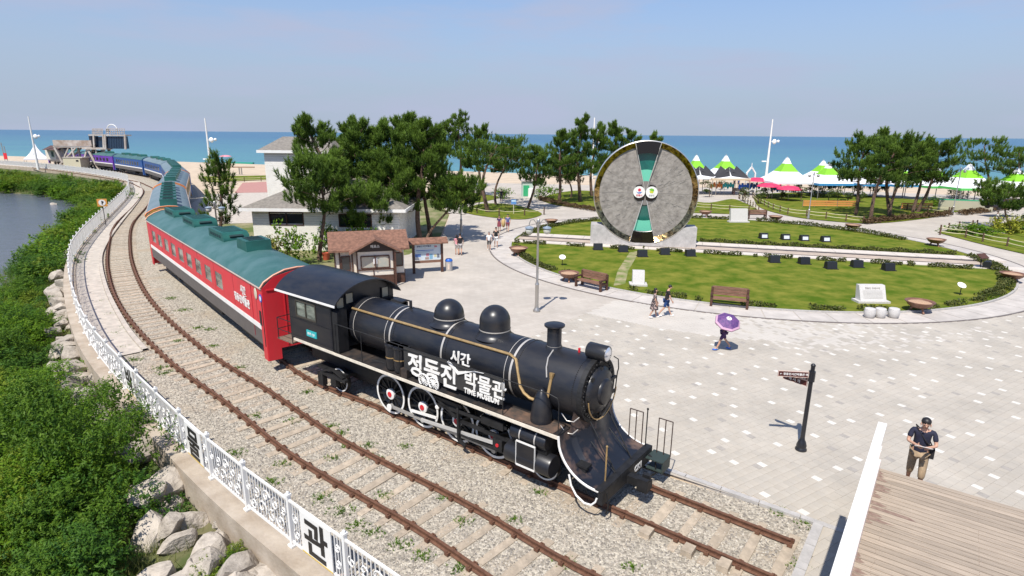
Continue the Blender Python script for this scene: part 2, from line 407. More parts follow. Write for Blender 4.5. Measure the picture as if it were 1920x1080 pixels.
def text(name, s, size, o, ax, material, parent=None, ext=.01, bold=0.0, align='LEFT', sx=1.0):
    cu = bpy.data.curves.new('lettering', 'FONT'); cu.body = s; cu.size = size; cu.extrude = ext; cu.offset = bold
    cu.align_x = align; cu.resolution_u = 2
    tmp = bpy.data.objects.new('lettering', cu); COL.objects.link(tmp)
    dg = bpy.context.evaluated_depsgraph_get()
    me = bpy.data.meshes.new_from_object(tmp.evaluated_get(dg)); bpy.data.objects.remove(tmp)
    M = Matrix.Identity(4); o = Vector(o)
    for i in range(3):
        M[i][0] = ax[0][i]*sx; M[i][1] = ax[1][i]; M[i][2] = ax[2][i]; M[i][3] = o[i]
    me.transform(M); me.materials.clear(); me.materials.append(material); me.name = name
    ob = bpy.data.objects.new(name, me); COL.objects.link(ob)
    if parent: ob.parent = parent
    return ob
def np_mesh(name, V, k, tone=None, material=None, smooth=False):
    """V (n*k,3): n faces of k own corners each; tone: one value per face"""
    n = len(V)//k; me = bpy.data.meshes.new(name)
    me.vertices.add(n*k); me.vertices.foreach_set('co', np.ascontiguousarray(V, dtype=np.float32).ravel())
    me.loops.add(n*k); me.loops.foreach_set('vertex_index', np.arange(n*k, dtype=np.int32))
    me.polygons.add(n); me.polygons.foreach_set('loop_start', np.arange(0, n*k, k, dtype=np.int32))
    if tone is not None:
        a = me.attributes.new('tone', 'FLOAT', 'FACE'); a.data.foreach_set('value', np.ascontiguousarray(tone, dtype=np.float32))
    if material: me.materials.append(material)
    me.polygons.foreach_set('use_smooth', np.zeros(n, dtype=bool)); me.update(calc_edges=True); me.validate(); return me
def unit(a): return a/np.maximum(np.linalg.norm(a, axis=-1, keepdims=True), 1e-6)
def leaves(P, Nn, size, asp=.5, rng=nr):
    """leaf quads (rhombs) at P facing Nn"""
    n = len(P); t = unit(np.cross(Nn, unit(rng.normal(size=(n, 3))))); b = np.cross(Nn, t)
    s = size[:, None]
    V = np.stack([P-t*s, P-b*s*asp+t*s*.1, P+t*s, P+b*s*asp+t*s*.1], 1)
    return V.reshape(-1, 3)
def needles(P, A, m_, ln, wd, spread, rng=nr):
    """tufts: m_ thin triangles each from P around axis A"""
    n = len(P); P2 = np.repeat(P, m_, 0); A2 = np.repeat(A, m_, 0)
    d = unit(A2+rng.normal(size=A2.shape)*spread); L = ln*(.7+.6*rng.random((n*m_, 1)))
    s = unit(np.cross(d, rng.normal(size=d.shape)))*wd
    return np.stack([P2-s, P2+s, P2+d*L], 1).reshape(-1, 3)
def arc_resample(pts, step, z=None):
    P = [Vector((p[0], p[1], 0)) for p in pts]; out = [P[0].copy()]; acc = 0.0
    for a, b in zip(P[:-1], P[1:]):
        L = (b-a).length; d = (b-a)/L; t = step-acc
        while t <= L: out.append(a+d*t); t += step
        acc = L-(t-step)
    return out
def smooth_poly(pts, sub=6):
    """Catmull-Rom through the points"""
    P = [Vector((p[0], p[1], 0)) for p in pts]; out = []
    for i in range(len(P)-1):
        p0 = P[i-1] if i else P[0]*2-P[1]; p1, p2 = P[i], P[i+1]; p3 = P[i+2] if i+2 < len(P) else P[-1]*2-P[-2]
        for k in range(sub):
            t = k/sub
            out.append(.5*((2*p1)+(p2-p0)*t+(2*p0-5*p1+4*p2-p3)*t*t+(3*p1-p0-3*p2+p3)*t*t*t))
    out.append(P[-1]); return out
def offset(pts, d):
    """polyline shifted d to its right"""
    out = []
    for i, p in enumerate(pts):
        t = pts[min(i+1, len(pts)-1)]-pts[max(i-1, 0)]; t.normalize(); out.append(p+Vector((t.y, -t.x, 0))*d)
    return out
def strip(name, a, b, za, zb, material, n=0):
    s = MB(); vs = []
    for p, q in zip(a, b): vs += [(p.x, p.y, za), (q.x, q.y, zb)]
    s.add(vs, [(2*i, 2*i+1, 2*i+3, 2*i+2) for i in range(len(a)-1)]); return s
ORD = ['first', 'second', 'third', 'fourth', 'fifth', 'sixth', 'seventh', 'eighth', 'ninth', 'tenth', 'eleventh', 'twelfth', 'thirteenth', 'fourteenth', 'fifteenth', 'sixteenth', 'seventeenth', 'eighteenth']
# ================================================================ SETTING
# loco frame: D along the track towards the buffer beam
D = Vector((.79005, -.61304, 0)); NL = Vector((-.61304, -.79005, 0)); O = Vector((2.99, 13.81, 0))
LROT = math.atan2(D.y, D.x)
fence_line = smooth_poly([(-1.2, 8.6), (-2.6, 9.7), (-5.1, 11.7), (-8.3, 14.4), (-13.3, 19.1), (-18, 23.8), (-21.9, 28.3), (-26.8, 34.5), (-32.1, 41.9), (-35.8, 48), (-41.2, 57.9), (-55.3, 84.5), (-65.2, 100.5), (-77.5, 117), (-106.9, 141), (-137, 160), (-165, 172)])
bank_line = smooth_poly([(-22, -4), (-24, 2), (-27, 8), (-32, 16), (-36, 27), (-38.5, 36), (-41, 46), (-44, 53), (-47, 58), (-52, 66), (-62.5, 84), (-74, 99), (-86, 106), (-120, 117), (-160, 130), (-200, 140), (-230, 150)])
track1 = smooth_poly([O+D*4.05, O+D*1.0, O-D*4, O-D*9, O-D*14, (-13.9, 29.6), (-23.4, 40.6), (-25.6, 43.6), (-35.6, 61.2), (-46.7, 82.9), (-60.2, 105.8), (-73.6, 122.3), (-90.5, 138.5), (-109, 153.5), (-130, 166)])
track2 = smooth_poly([(3.7, 8.6), (1.0, 10.45), (-1.83, 12.9), (-5.78, 15.95), (-9.55, 19.55), (-13.85, 23.5), (-19.5, 29.6), (-24.75, 36.3), (-31.2, 45.7), (-39.6, 59.4), (-47.5, 75), (-57.5, 93.5), (-64.5, 103), (-73, 112.5), (-95, 131), (-120, 150)])
# sea and river
e = MB(); e.sheet([(-9000, 60), (9000, 60), (15000, 14000), (-15000, 14000)], -2.2)
struct(e.build('sea', SEAM))
e = MB(); e.sheet([(-320, 190), (-320, -40), (-5, -40), (-5, 6), (-20, 30), (-42, 60), (-60, 100), (-100, 140), (-200, 185)], -2.05)
struct(e.build('river_water', RIVM))
# land: sand sheet with a beach that runs down into the sea
SAND = mat('beach_sand', (.5, .4, .29), rough=.95, var=.1, vscale=.35, bump=.2, bscale=6)
shore = [(-260, 282), (-227, 266), (-106, 219), (0, 177), (60, 154), (115, 134), (180, 105), (400, 10)]
inner = [(-285, 245), (-237, 238), (-116, 193), (-10, 152), (50, 130), (105, 110), (172, 84), (390, -20)]
e = MB()
land = [(-20, -6), (-2, 6)]+[(p.x, p.y) for p in fence_line[6:]]
e.sheet([(p[0], p[1]) for p in land]+[(-200, 195), (-285, 245)]+inner[1:]+[(390, -60), (0, -60)], -.06)
vs = [(x, y, -.06) for x, y in inner]+[(x, y, -2.15) for x, y in shore]+[(x+9, y+26, -4.5) for x, y in shore]
k = len(inner)
e.add(vs, [(i, i+1, k+i+1, k+i) for i in range(k-1)]+[(k+i, k+i+1, 2*k+i+1, 2*k+i) for i in range(k-1)])
struct(e.build('beach_ground', SAND))
# ballast bed
right = offset(track1, 2.35)
b_poly = [(p.x, p.y) for p in offset(fence_line, .25)[2:-8]]+[(p.x, p.y) for p in reversed(right[2:])]
K1 = O+D*4.42-NL*2.02; K2 = Vector((5.15, 9.3, 0))
b_poly = [(p.x, p.y) for p in offset(fence_line, .25)[2:-8]]+[(p.x, p.y) for p in reversed(right[18:])]+[tuple((O-D*9-NL*1.75)[:2]), tuple((O-NL*1.62)[:2]), (K1.x, K1.y), (K2.x, K2.y)]
e = MB(); e.sheet(b_poly, 0.0); struct(e.build('ballast_bed', GRAVEL))
# river bank below the wall
e = MB(); out = offset(fence_line, -.45)
rows = []
for a, b in zip(out, bank_line):
    r = []
    for k, t in enumerate((0, .12, .3, .55, .8, 1.0)):
        p = a.lerp(b, t); z = (-.75, -1.05, -1.4, -1.7, -1.9, -2.6)[k]+(rnd.uniform(-.15, .15) if 0 < k < 5 else 0)
        r.append((p.x, p.y, z))
    rows.append(r)
for i in range(len(rows)-1):
    e.add(rows[i]+rows[i+1], [(k, 6+k, 7+k, 1+k) for k in range(5)])
BANKM = mat('bank_earth', (.05, .075, .015), rough=.95, col2=(.2, .16, .09), vscale=.5, bump=.4, bscale=4, detail=8, lo=.45, hi=.75)
struct(e.build('river_bank', BANKM, smooth=True))
# retaining wall with cap under the railing
wall = MB(); A, B = offset(fence_line, .22), offset(fence_line, -.42)
vs = []
for p, q in zip(A, B): vs += [(p.x, p.y, -.02), (p.x, p.y, .09), (q.x, q.y, .09), (q.x, q.y, -1.5)]
wall.add(vs, [(4*i+k, 4*i+4+k, 4*i+5+k, 4*i+1+k) for i in range(len(A)-1) for k in range(3)])
WALLM = mat('stained_wall_concrete', (.44, .375, .3), rough=.9, col2=(.28, .22, .16), vscale=1.3, bump=.3, bscale=14, detail=7, lo=.35, hi=.75)
tag(wall.build('retaining_wall', WALLM), 'curved concrete retaining wall with pale cap carrying the white railing above the river rocks', 'wall')
# path with kerb between railing and track
i0 = 29
pa, pb = offset(fence_line, .22)[i0:-14], offset(fence_line, 1.55)[i0:-14]
struct(strip('p', pa, pb, .05, .05, CONC).build('concrete_walkway', CONC))
kb = thing('walkway_kerb', 'thin pale concrete kerb between the walkway along the railing and the ballast', 'kerb')
q1, q2 = offset(fence_line, 1.56)[i0:-14], offset(fence_line, 1.76)[i0:-14]
s = MB(); vs = []
for p, q in zip(q1, q2): vs += [(p.x, p.y, 0), (p.x, p.y, .14), (q.x, q.y, .14), (q.x, q.y, -.02)]
s.add(vs, [(4*i+k, 4*i+4+k, 4*i+5+k, 4*i+1+k) for i in range(len(q1)-1) for k in range(3)]); s.build('kerb_run', CONC, kb)
for nm_, side in (('a', 0),): pass
# paved plaza: base sheet, brick pattern beyond the built pavers
def pavemat():
    M = bpy.data.materials.new('far_paving'); M.use_nodes = True
    t = M.node_tree; b = t.nodes['Principled BSDF']; l = t.links.new
    tc = t.nodes.new('ShaderNodeTexCoord'); mpn = t.nodes.new('ShaderNodeMapping'); mpn.inputs['Rotation'].default_value = (0, 0, R_(-31))
    l(tc.outputs['Object'], mpn.inputs['Vector'])
    br = t.nodes.new('ShaderNodeTexBrick'); br.inputs['Scale'].default_value = 1; br.inputs['Brick Width'].default_value = .4; br.inputs['Row Height'].default_value = .4
    br.inputs['Mortar Size'].default_value = .008; br.inputs['Color1'].default_value = (.415, .37, .318, 1); br.inputs['Color2'].default_value = (.455, .41, .355, 1)
    br.inputs['Mortar'].default_value = (.36, .32, .275, 1); l(mpn.outputs['Vector'], br.inputs['Vector'])
    n = t.nodes.new('ShaderNodeTexNoise'); n.inputs['Scale'].default_value = .35; n.inputs['Detail'].default_value = 6; l(tc.outputs['Object'], n.inputs['Vector'])
    mr = t.nodes.new('ShaderNodeMapRange'); mr.inputs['From Min'].default_value = .3; mr.inputs['From Max'].default_value = .7; mr.inputs['To Min'].default_value = .88; mr.inputs['To Max'].default_value = 1.1
    l(n.outputs['Fac'], mr.inputs['Value'])
    mm = t.nodes.new('ShaderNodeMix'); mm.data_type = 'RGBA'; mm.blend_type = 'MULTIPLY'; mm.inputs['Factor'].default_value = 1
    l(br.outputs['Color'], mm.inputs['A']); l(mr.outputs['Result'], mm.inputs['B']); l(mm.outputs['Result'], b.inputs['Base Color'])
    b.inputs['Roughness'].default_value = .85
    return M
FARPAVE = pavemat()
P_left = [tuple((O-D*u-NL*1.75)[:2]) for u in (0, 4.5, 9)]
plaza_poly = [(K1.x, K1.y), (K2.x+.35, K2.y-.2), (5, 4), (60, 4), (160, 40), (140, 75), (92, 92), (60, 106), (20, 112), (-14, 118), (-13, 95), (-7.5, 70), (-6.6, 55), (-8.2, 45.8), (-11.8, 42.6), (-13.0, 39.5), (-12.6, 35.5), (-10.0, 26.8), (-7.2, 23.5)]+P_left[::-1]
plaza = MB().sheet(plaza_poly, .035).build('plaza_paving', FARPAVE); struct(plaza)
# kerbs of the ballast
kt = thing('plaza_kerb', 'grey stone kerb where the plaza paving meets the ballast in front of the locomotive', 'kerb')
kl = (K1-(O-D*9-NL*1.75)); L = kl.length; kd = kl.normalized(); st = O-D*9-NL*1.75
kang = math.atan2(kd.y, kd.x)
kme = MB().box((0, 0, 0), (.98, .16, .2)).mesh('kerb_stone', KERB)
for i in range(int(L)+1): inst(kme, 'kerb_stone', kt, st+kd*(i+.5)+Vector((0, 0, -.02)), kang)
kl = K2-K1; kd2 = kl.normalized(); ka2 = math.atan2(kd2.y, kd2.x)
for i in range(4): inst(kme, 'kerb_stone', kt, K1+kd2*(i+.55)+Vector((0, 0, -.015)), ka2, (1, 1.4, 1))

# pavers: square 0.2 m blocks, light, dark and plain
def inpoly(P, poly):
    x, y = P[:, 0], P[:, 1]; r = np.zeros(len(P), bool); n = len(poly)
    for i in range(n):
        x1, y1 = poly[i]; x2, y2 = poly[i-1]
        c = ((y1 > y) != (y2 > y)) & (x < (x2-x1)*(y-y1)/((y2-y1) if y2 != y1 else 1e-9)+x1); r ^= c
    return r
PAVC = [mat('paver_beige', (.415, .372, .312), rough=.85, var=.11, vscale=.45, detail=8, rand=.025), mat('paver_buff', (.425, .384, .325), rough=.85, var=.11, vscale=.45, detail=8, rand=.025),
        mat('paver_warm_grey', (.405, .367, .312), rough=.85, var=.11, vscale=.45, detail=8, rand=.025), mat('paver_pale', (.5, .46, .405), rough=.8, var=.06, vscale=.7, detail=8, rand=.04),
        mat('paver_dark', (.335, .305, .27), rough=.85, var=.08, vscale=8, rand=.05), mat('paver_white', (.61, .575, .515), rough=.8, var=.05, vscale=.7, rand=.04)]
JOINT = mat('paving_joint_sand', (.36, .325, .285), rough=.95)
pa_ = R_(31.0); px_ = np.array([math.cos(pa_), math.sin(pa_)]); py_ = np.array([-math.sin(pa_), math.cos(pa_)])
LC = np.array([18.8, 49.7]); LR, RR = 19.0, 20.75     # lawn circle, outer ring
TS, TX = .25, .205    # course depth, paver length
sel = []
ii = np.arange(-120, 260); jj = np.arange(-40, 300)
I, J = np.meshgrid(ii, jj, indexing='ij'); I = I.ravel(); J = J.ravel()
off = (J % 2)*.5
C2 = np.array([8.0, 14.0])+((I+off)*TX)[:, None]*px_+(J*TS)[:, None]*py_
Dn = np.array([D.x, D.y]); Nn_ = np.array([NL.x, NL.y]); O2 = np.array([O.x, O.y])
uu = (C2-O2)@Dn; vv = (C2-O2)@Nn_
rr = np.linalg.norm(C2-LC, axis=1); dist = np.linalg.norm(C2, axis=1)
cp = np.array([[cF.x, cF.y, cF.z], [cR.x, cR.y, cR.z], [cU.x, cU.y, cU.z]])
P3 = np.concatenate([C2, np.zeros((len(C2), 1))], 1)-np.array([0, 0, CAMH])
cc = P3@cp.T; sx = 960+FPX*cc[:, 1]/np.maximum(cc[:, 0], .1); sy = 540-FPX*cc[:, 2]/np.maximum(cc[:, 0], .1)
kn = np.array([-kd.y, kd.x]); side = (C2-np.array([K1.x, K1.y]))@kn
k2n = np.array([kd2.y, -kd2.x]); side2 = (C2-np.array([K1.x, K1.y]))@(-k2n)
ok = (cc[:, 0] > 5) & (sx > -80) & (sx < 2000) & (sy < 1130) & (sy > 470) & (rr > RR+.12) & ((side > .2) | (uu > 4)) & (uu > -9.3) & (C2[:, 1] < 42)
ok &= ~((C2[:, 0] < -3.5) & (C2[:, 1] > 33))
ok &= ~inpoly(C2, b_poly)
C2 = C2[ok]; uu, vv, rr, dist, sx, sy, I, J = uu[ok], vv[ok], rr[ok], dist[ok], sx[ok], sy[ok], I[ok], J[ok]
rv = nr.random(len(C2)); kind = nr.integers(0, 3, len(C2))
# paler crescent along the ring: solid in its middle, dissolving to both sides
bx = C2[:, 0]; dr = rr-RR
edge = 3.9-.04*(bx-9)**2*.35
inside = (dr < np.clip(edge, .3, 4.2))
pw = np.where(inside, np.clip(1.25-np.abs(bx-8.0)/11.0+.35*(bx < 8), 0, 1)**1.1, 0.0)
pw = np.where(inside & (bx > 1) & (bx < 11), np.maximum(pw, .985), pw)
lightp = np.where(inside, pw, .3*np.clip(1-(dr-edge)/1.6, 0, 1)*(bx > 12)*(bx < 24))
kind = np.where(rv < lightp, 3, kind)
# scattered light and dark blocks, one of each in a cell of the laying pattern
cw, chh = 6, 5
def scatter(seed, p, sh):
    ci, cj = (I+sh)//cw, (J+sh)//chh
    hsh = (ci*73856093 ^ cj*19349663 ^ seed*83492791) & 0xffff
    return (((I+sh) % cw) == 1+hsh % 4) & (((J+sh) % chh) == 1+(hsh//7) % 3) & ((hsh % 100)/100.0 < p)
kind = np.where(scatter(1, .95, 0) & ~(inside & (pw > .5)), 5, kind)
kind = np.where(scatter(2, .6, 2) & ~(inside & (bx < 10)) & (kind != 5), 4, kind)
# keep light ones apart as laid in a pattern
order = np.argsort(dist+1e3*((sx > 1555) & (sy > 850))+1e3*(sy > 1078)+1e3*(sx < 1190)*(sy > 860)); near = order[:280]; farp = order[280:]
pav_me = []
for k in range(6):
    s = MB(); h = .022; a, b = TX/2-.002, TS/2-.002; c = .003
    s.add([(-a, -b, -h), (a, -b, -h), (a, b, -h), (-a, b, -h), (-a, -b, h-c), (a, -b, h-c), (a, b, h-c), (-a, b, h-c), (-a+c, -b+c, h), (a-c, -b+c, h), (a-c, b-c, h), (-a+c, b-c, h)],
          [(8, 9, 10, 11), (4, 5, 9, 8), (5, 6, 10, 9), (6, 7, 11, 10), (7, 4, 8, 11), (0, 1, 5, 4), (1, 2, 6, 5), (2, 3, 7, 6), (3, 0, 4, 7)])
    pav_me.append(s.mesh('paver', PAVC[k]))
for q in near: inst(pav_me[kind[q]], 'paver', plaza, (C2[q][0], C2[q][1], .03+rnd.uniform(-.002, .002)), pa_)
# the others joined in one part
zz = .052+nr.uniform(-.0015, .0015, len(farp)); a, b = TX/2-.0022, TS/2-.0022
base = C2[farp]; cs = np.array([(-a, -b), (a, -b), (a, b), (-a, b)])
W = base[:, None, :]+cs[None, :, :1]*px_+cs[None, :, 1:]*py_
top = np.concatenate([W, np.repeat(zz[:, None, None], 4, 1)], 2); bot = top.copy(); bot[:, :, 2] -= .03
n = len(farp); V = np.concatenate([top, bot], 1).reshape(-1, 3)
f0 = np.array([[0, 1, 2, 3], [4, 5, 1, 0], [5, 6, 2, 1], [6, 7, 3, 2], [7, 4, 0, 3]])
F = (np.arange(n)[:, None, None]*8+f0[None]).reshape(-1, 4)
me = bpy.data.meshes.new('paver_field'); me.vertices.add(len(V)); me.vertices.foreach_set('co', V.astype(np.float32).ravel())
me.loops.add(F.size); me.loops.foreach_set('vertex_index', F.astype(np.int32).ravel())
me.polygons.add(len(F)); me.polygons.foreach_set('loop_start', np.arange(0, F.size, 4, dtype=np.int32))
for mm in PAVC: me.materials.append(mm)
me.polygons.foreach_set('material_index', np.repeat(kind[farp], 5).astype(np.int32)); me.polygons.foreach_set('use_smooth', np.zeros(len(F), dtype=bool)); me.update(calc_edges=True)
o = inst(me, 'paver_field', plaza); o['kind'] = 'stuff'

# ring path round the lawn: slabs
ring = MB(); 
ring_o = bpy.data.objects.new('ring_path', None); COL.objects.link(ring_o); struct(ring_o); ring_o.location = (LC[0], LC[1], 0)
nseg = 72
for k in range(nseg):
    a0, a1 = 2*math.pi*k/nseg+.0015, 2*math.pi*(k+1)/nseg-.0015
    s = MB(); P = []
    for t in (a0, (a0+a1)/2, a1): P += [(LR*math.cos(t), LR*math.sin(t)), (RR*math.cos(t), RR*math.sin(t))]
    poly = [P[0], P[1], P[3], P[5], P[4], P[2]]
    s.prism(poly, -.03, .055); s.build('path_slab', RINGM, ring_o)
s = MB(); s.tube([(RR*math.cos(2*math.pi*i/144)+LC[0]+.0, RR*math.sin(2*math.pi*i/144)+LC[1], .03) for i in range(144)], .07, 4, closed=True)
tag(s.build('ring_drain', mat('dark_drain', (.16, .14, .13), rough=.8)), 'thin dark drain channel around the outside of the ring path', 'drain')
# lawn disc, with mowing wear
s = MB(); nn = 120
s.sheet([(LC[0]+(LR-.02)*math.cos(2*math.pi*i/nn), LC[1]+(LR-.02)*math.sin(2*math.pi*i/nn)) for i in range(nn)], .1)
struct(s.build('round_lawn', GRASS))
s = MB(); s.tube([((LR-.05)*math.cos(2*math.pi*i/144)+LC[0], (LR-.05)*math.sin(2*math.pi*i/144)+LC[1], .08) for i in range(144)], .09, 4, closed=True)
tag(s.build('lawn_edging', KERB), 'low grey stone edging around the round lawn', 'kerb')
# bare track across the lawn
DIRT = mat('trodden_earth', (.36, .29, .18), rough=.95, col2=(.12, .17, .025), vscale=1.2, detail=10, lo=.34, hi=.6)
s = MB(); s.sheet([tuple(G(*p)[:2]) for p in [(1180, 476), (1200, 472), (1178, 510), (1172, 535), (1150, 539), (1158, 510)]], .106); struct(s.build('worn_lawn_path', DIRT))
# strip with channel across the lawn
p0, p1 = G(985, 447), G(1800, 492)
sdv = (p1-p0).normalized(); sn = Vector((-sdv.y, sdv.x, 0)); smid = Vector((11.25, 50.6, 0))
def SP(a, b, z=0.0): q = smid+sdv*a+sn*b; return Vector((q.x, q.y, z))
PALEST = mat('pale_strip_stone', (.56, .5, .44), rough=.8, var=.08, vscale=2)
DKCH = mat('dark_channel', (.035, .025, .025), rough=.5)
strip_o = bpy.data.objects.new('stone_strip', None); COL.objects.link(strip_o); struct(strip_o)
ang_s = math.atan2(sdv.y, sdv.x)
for r_, (b0, b1, zt, mm) in enumerate(((-2.1, -1.0, .15, PALEST), (1.25, 2.7, .17, PALEST))):
    a = -11.3
    while a < 26.6:
        MB().box(SP(a+.745, (b0+b1)/2, zt-.1), (1.48, b1-b0, .2), rz=ang_s).build('strip_slab', mm, strip_o); a += 1.5
MB().box(SP(7.7, .95, .06), (37.6, .55, .13), rz=ang_s).build('channel_bed', DKCH, strip_o)
MB().box(SP(7.7, -.16, .07), (37.6, 1.65, .13), rz=ang_s).build('channel_step', mat('channel_stone', (.42, .34, .27), rough=.8, var=.15, vscale=1.2), strip_o)
MB().box(SP(7.7, -.9, .1), (37.6, .1, .13), rz=ang_s).build('channel_lip', DKCH, strip_o)

# garden lawns and planted islands further back
def lawn(px, z=.09, name='garden_lawn', mm=GRASS): 
    s = MB(); pts = smooth_poly([G(*p) for p in px]+[G(*px[0])], 4)[:-1]
    s.sheet([(p.x, p.y) for p in pts], z); return struct(s.build(name, mm))
lawn([(1240, 398), (1300, 400), (1360, 402), (1424, 403), (1418, 392), (1395, 381), (1372, 374), (1330, 381), (1290, 378), (1240, 384)])
lawn([(1412, 370), (1420, 386), (1440, 396), (1490, 408), (1560, 416), (1640, 420), (1740, 410), (1795, 398), (1905, 388), (1860, 381), (1790, 378), (1700, 374), (1600, 366), (1500, 362), (1440, 364)])
lawn([(866, 393), (880, 402), (935, 410), (985, 412), (1016, 403), (998, 394), (955, 384), (905, 383)])
lawn([(1008, 374), (1040, 385), (1100, 392), (1135, 396), (1180, 392), (1240, 380), (1240, 368), (1150, 362), (1085, 358), (1040, 364)])
lawn([(800, 372), (860, 384), (935, 372), (900, 364), (840, 358)])
lawn([(1757, 437), (1800, 430), (1850, 434), (1960, 456), (1990, 490), (1900, 473), (1820, 454)])
lawn([(1845, 430), (1960, 452), (1990, 440), (1960, 418), (1880, 420)])
YARD = mat('yard_grass', (.09, .12, .02), rough=.95, col2=(.36, .29, .18), vscale=.3, detail=8, bump=.4, bscale=8, lo=.42, hi=.7)
s = MB(); s.sheet([(-9.8, 27.2), (-12.4, 36.6), (-6.2, 36.7), (-6.3, 44.5), (-6.8, 55), (-7.6, 70), (-13, 95), (-30, 98), (-44, 86), (-33, 62), (-23, 44), (-14, 32)], 0.0); struct(s.build('yard_ground', YARD))
s = MB(); s.sheet([(-40.5, 72), (-33.5, 60), (-27, 62), (-27, 80), (-38, 96), (-47, 90)], .02); struct(s.build('beach_lane', CONC))
s = MB(); s.sheet([tuple(G(*p)[:2]) for p in [(455, 343), (500, 341), (505, 361), (440, 362)]], .03); struct(s.build('red_court', mat('red_court_paint', (.4, .2, .17), rough=.9, var=.1)))
s = MB(); s.sheet([tuple(G(*p)[:2]) for p in [(380, 331), (500, 329), (500, 337), (390, 342)]], .03); struct(s.build('beach_grass', GRASS))
s = MB(); s.sheet([tuple(G(*p)[:2]) for p in [(1700, 389), (1960, 384), (1960, 372), (1800, 378)]], .06); struct(s.build('parking_asphalt', ASPH))
s = MB(); gp = [tuple(p[:2]) for p in offset(track1, -2.2)[40:66]]+[tuple(p[:2]) for p in reversed(offset(track2, 1.7)[46:76])]
# ================================================================ TRACKS
def rail_profile(): return [(-.065, 0), (.065, 0), (.065, .012), (.012, .03), (.012, .1), (.036, .112), (.036, .142), (-.036, .142), (-.036, .112), (-.012, .1), (-.012, .03), (-.065, .012)]
def make_track(label, cl, step, s_end, kink):
    t = thing('railway_track', label, 'track')
    for sd_ in (-.75, .75):
        pts = offset(cl, sd_); s = MB(); pr = rail_profile(); n = len(pr); vs = []
        for i, p in enumerate(pts):
            d = (pts[min(i+1, len(pts)-1)]-pts[max(i-1, 0)]).normalized(); nrm = Vector((d.y, -d.x, 0))
            vs += [p+nrm*a+Vector((0, 0, b+.04)) for a, b in pr]
        fs = [(i*n+j, i*n+(j+1) % n, (i+1)*n+(j+1) % n, (i+1)*n+j) for i in range(len(pts)-1) for j in range(n)]
        fs += [tuple(range(n-1, -1, -1)), tuple(range((len(pts)-1)*n, len(pts)*n))]
        s.add(vs, fs); s.build('rail', RUST, t)
    sp = arc_resample(cl, step); cm = MB()
    sme = [MB().prism([(-.11, -1.2), (.11, -1.2), (.12, 0), (.11, 1.2), (-.11, 1.2), (-.12, 0)], -.1, .0).mesh('sleeper', SLEEP)]
    for i, p in enumerate(sp[:s_end]):
        d = sp[min(i+1, len(sp)-1)]-sp[max(i-1, 0)]; a = math.atan2(d.y, d.x)+rnd.uniform(-.02, .02)
        z = .036-rnd.random()*.03; lift = 1.0
        inst(sme[0], 'sleeper', t, (p.x, p.y, z), a, (1+rnd.uniform(-.1, .15), 1, 1))
        c, s_ = math.cos(a), math.sin(a)
        if p.length < 75:
            for yy in (-.85, -.65, .65, .85):
                q = Vector((p.x-s_*yy, p.y+c*yy, 0))
                cm.box((q.x, q.y, .085), (.11, .085, .075), rz=a); cm.cyl((q.x, q.y, .12), (q.x, q.y, .15), .022, n=5)
    o = cm.build('rail_clips', RUST, t); o['kind'] = 'stuff'
    return t
make_track('rusty railway track under the black locomotive and the carriages', track1, .72, 95, 0)
make_track('rusty empty railway track curving between the white railing and the train', track2, .72, 150, 0)
# three exposed sleeper ends by the buffer
for p, w_ in (((1212, 1003), .9), ((1290, 1038), 1.0), ((1357, 1066), 1.0)):
    q = G(*p); s = MB().prism([(-.13, -.16), (.13, -.16), (.12, .17), (-.12, .17)], 0, .17*w_)
    o = s.build('concrete_block', SLEEP, loc=(q.x, q.y, -.01)); o.rotation_euler = (0, 0, LROT)
    tag(o, {1212: 'beige concrete block beside the loco rail nearest the buffer beam', 1290: 'beige concrete block beside the loco rail, middle one of three', 1357: 'beige concrete block beside the loco rail nearest the rail ends'}[p[0]], 'concrete block', 'concrete blocks beside the rail')
# loose stones
NS = 300000
Q = np.stack([nr.uniform(-24, 8, NS), nr.uniform(9, 34, NS)], 1)
Q = Q[inpoly(Q, b_poly)]
dq = np.linalg.norm(Q, axis=1); Q = Q[nr.random(len(Q)) < np.clip((16/dq)**1.6, .12, 1)]
tpts = np.array([(p.x, p.y) for p in arc_resample(track1, .5)[:70]+arc_resample(track2, .5)[:110]])
dmin = np.min(np.linalg.norm(Q[:, None, :]-tpts[None], axis=2), axis=1)
Q = Q[~((dmin > .62) & (dmin < .9))][:95000]
n = len(Q); octv = np.array([(1, 0, 0), (0, 1, 0), (-1, 0, 0), (0, -1, 0), (0, 0, 1.0)]) 
sc = nr.uniform(.014, .034, (n, 1, 1))*nr.uniform(.6, 1.3, (n, 1, 3)); sc[:, :, 2] *= .8
rot = nr.uniform(0, 6.28, n); V = octv[None]*sc+nr.normal(size=(n, 5, 3))*.006
x = V[:, :, 0]*np.cos(rot)[:, None]-V[:, :, 1]*np.sin(rot)[:, None]; y = V[:, :, 0]*np.sin(rot)[:, None]+V[:, :, 1]*np.cos(rot)[:, None]
V = np.stack([x+Q[:, None, 0], y+Q[:, None, 1], V[:, :, 2]+.004], 2)
tri = np.array([(0, 1, 4), (1, 2, 4), (2, 3, 4), (3, 0, 4)])
W = V[:, tri, :].reshape(-1, 3)
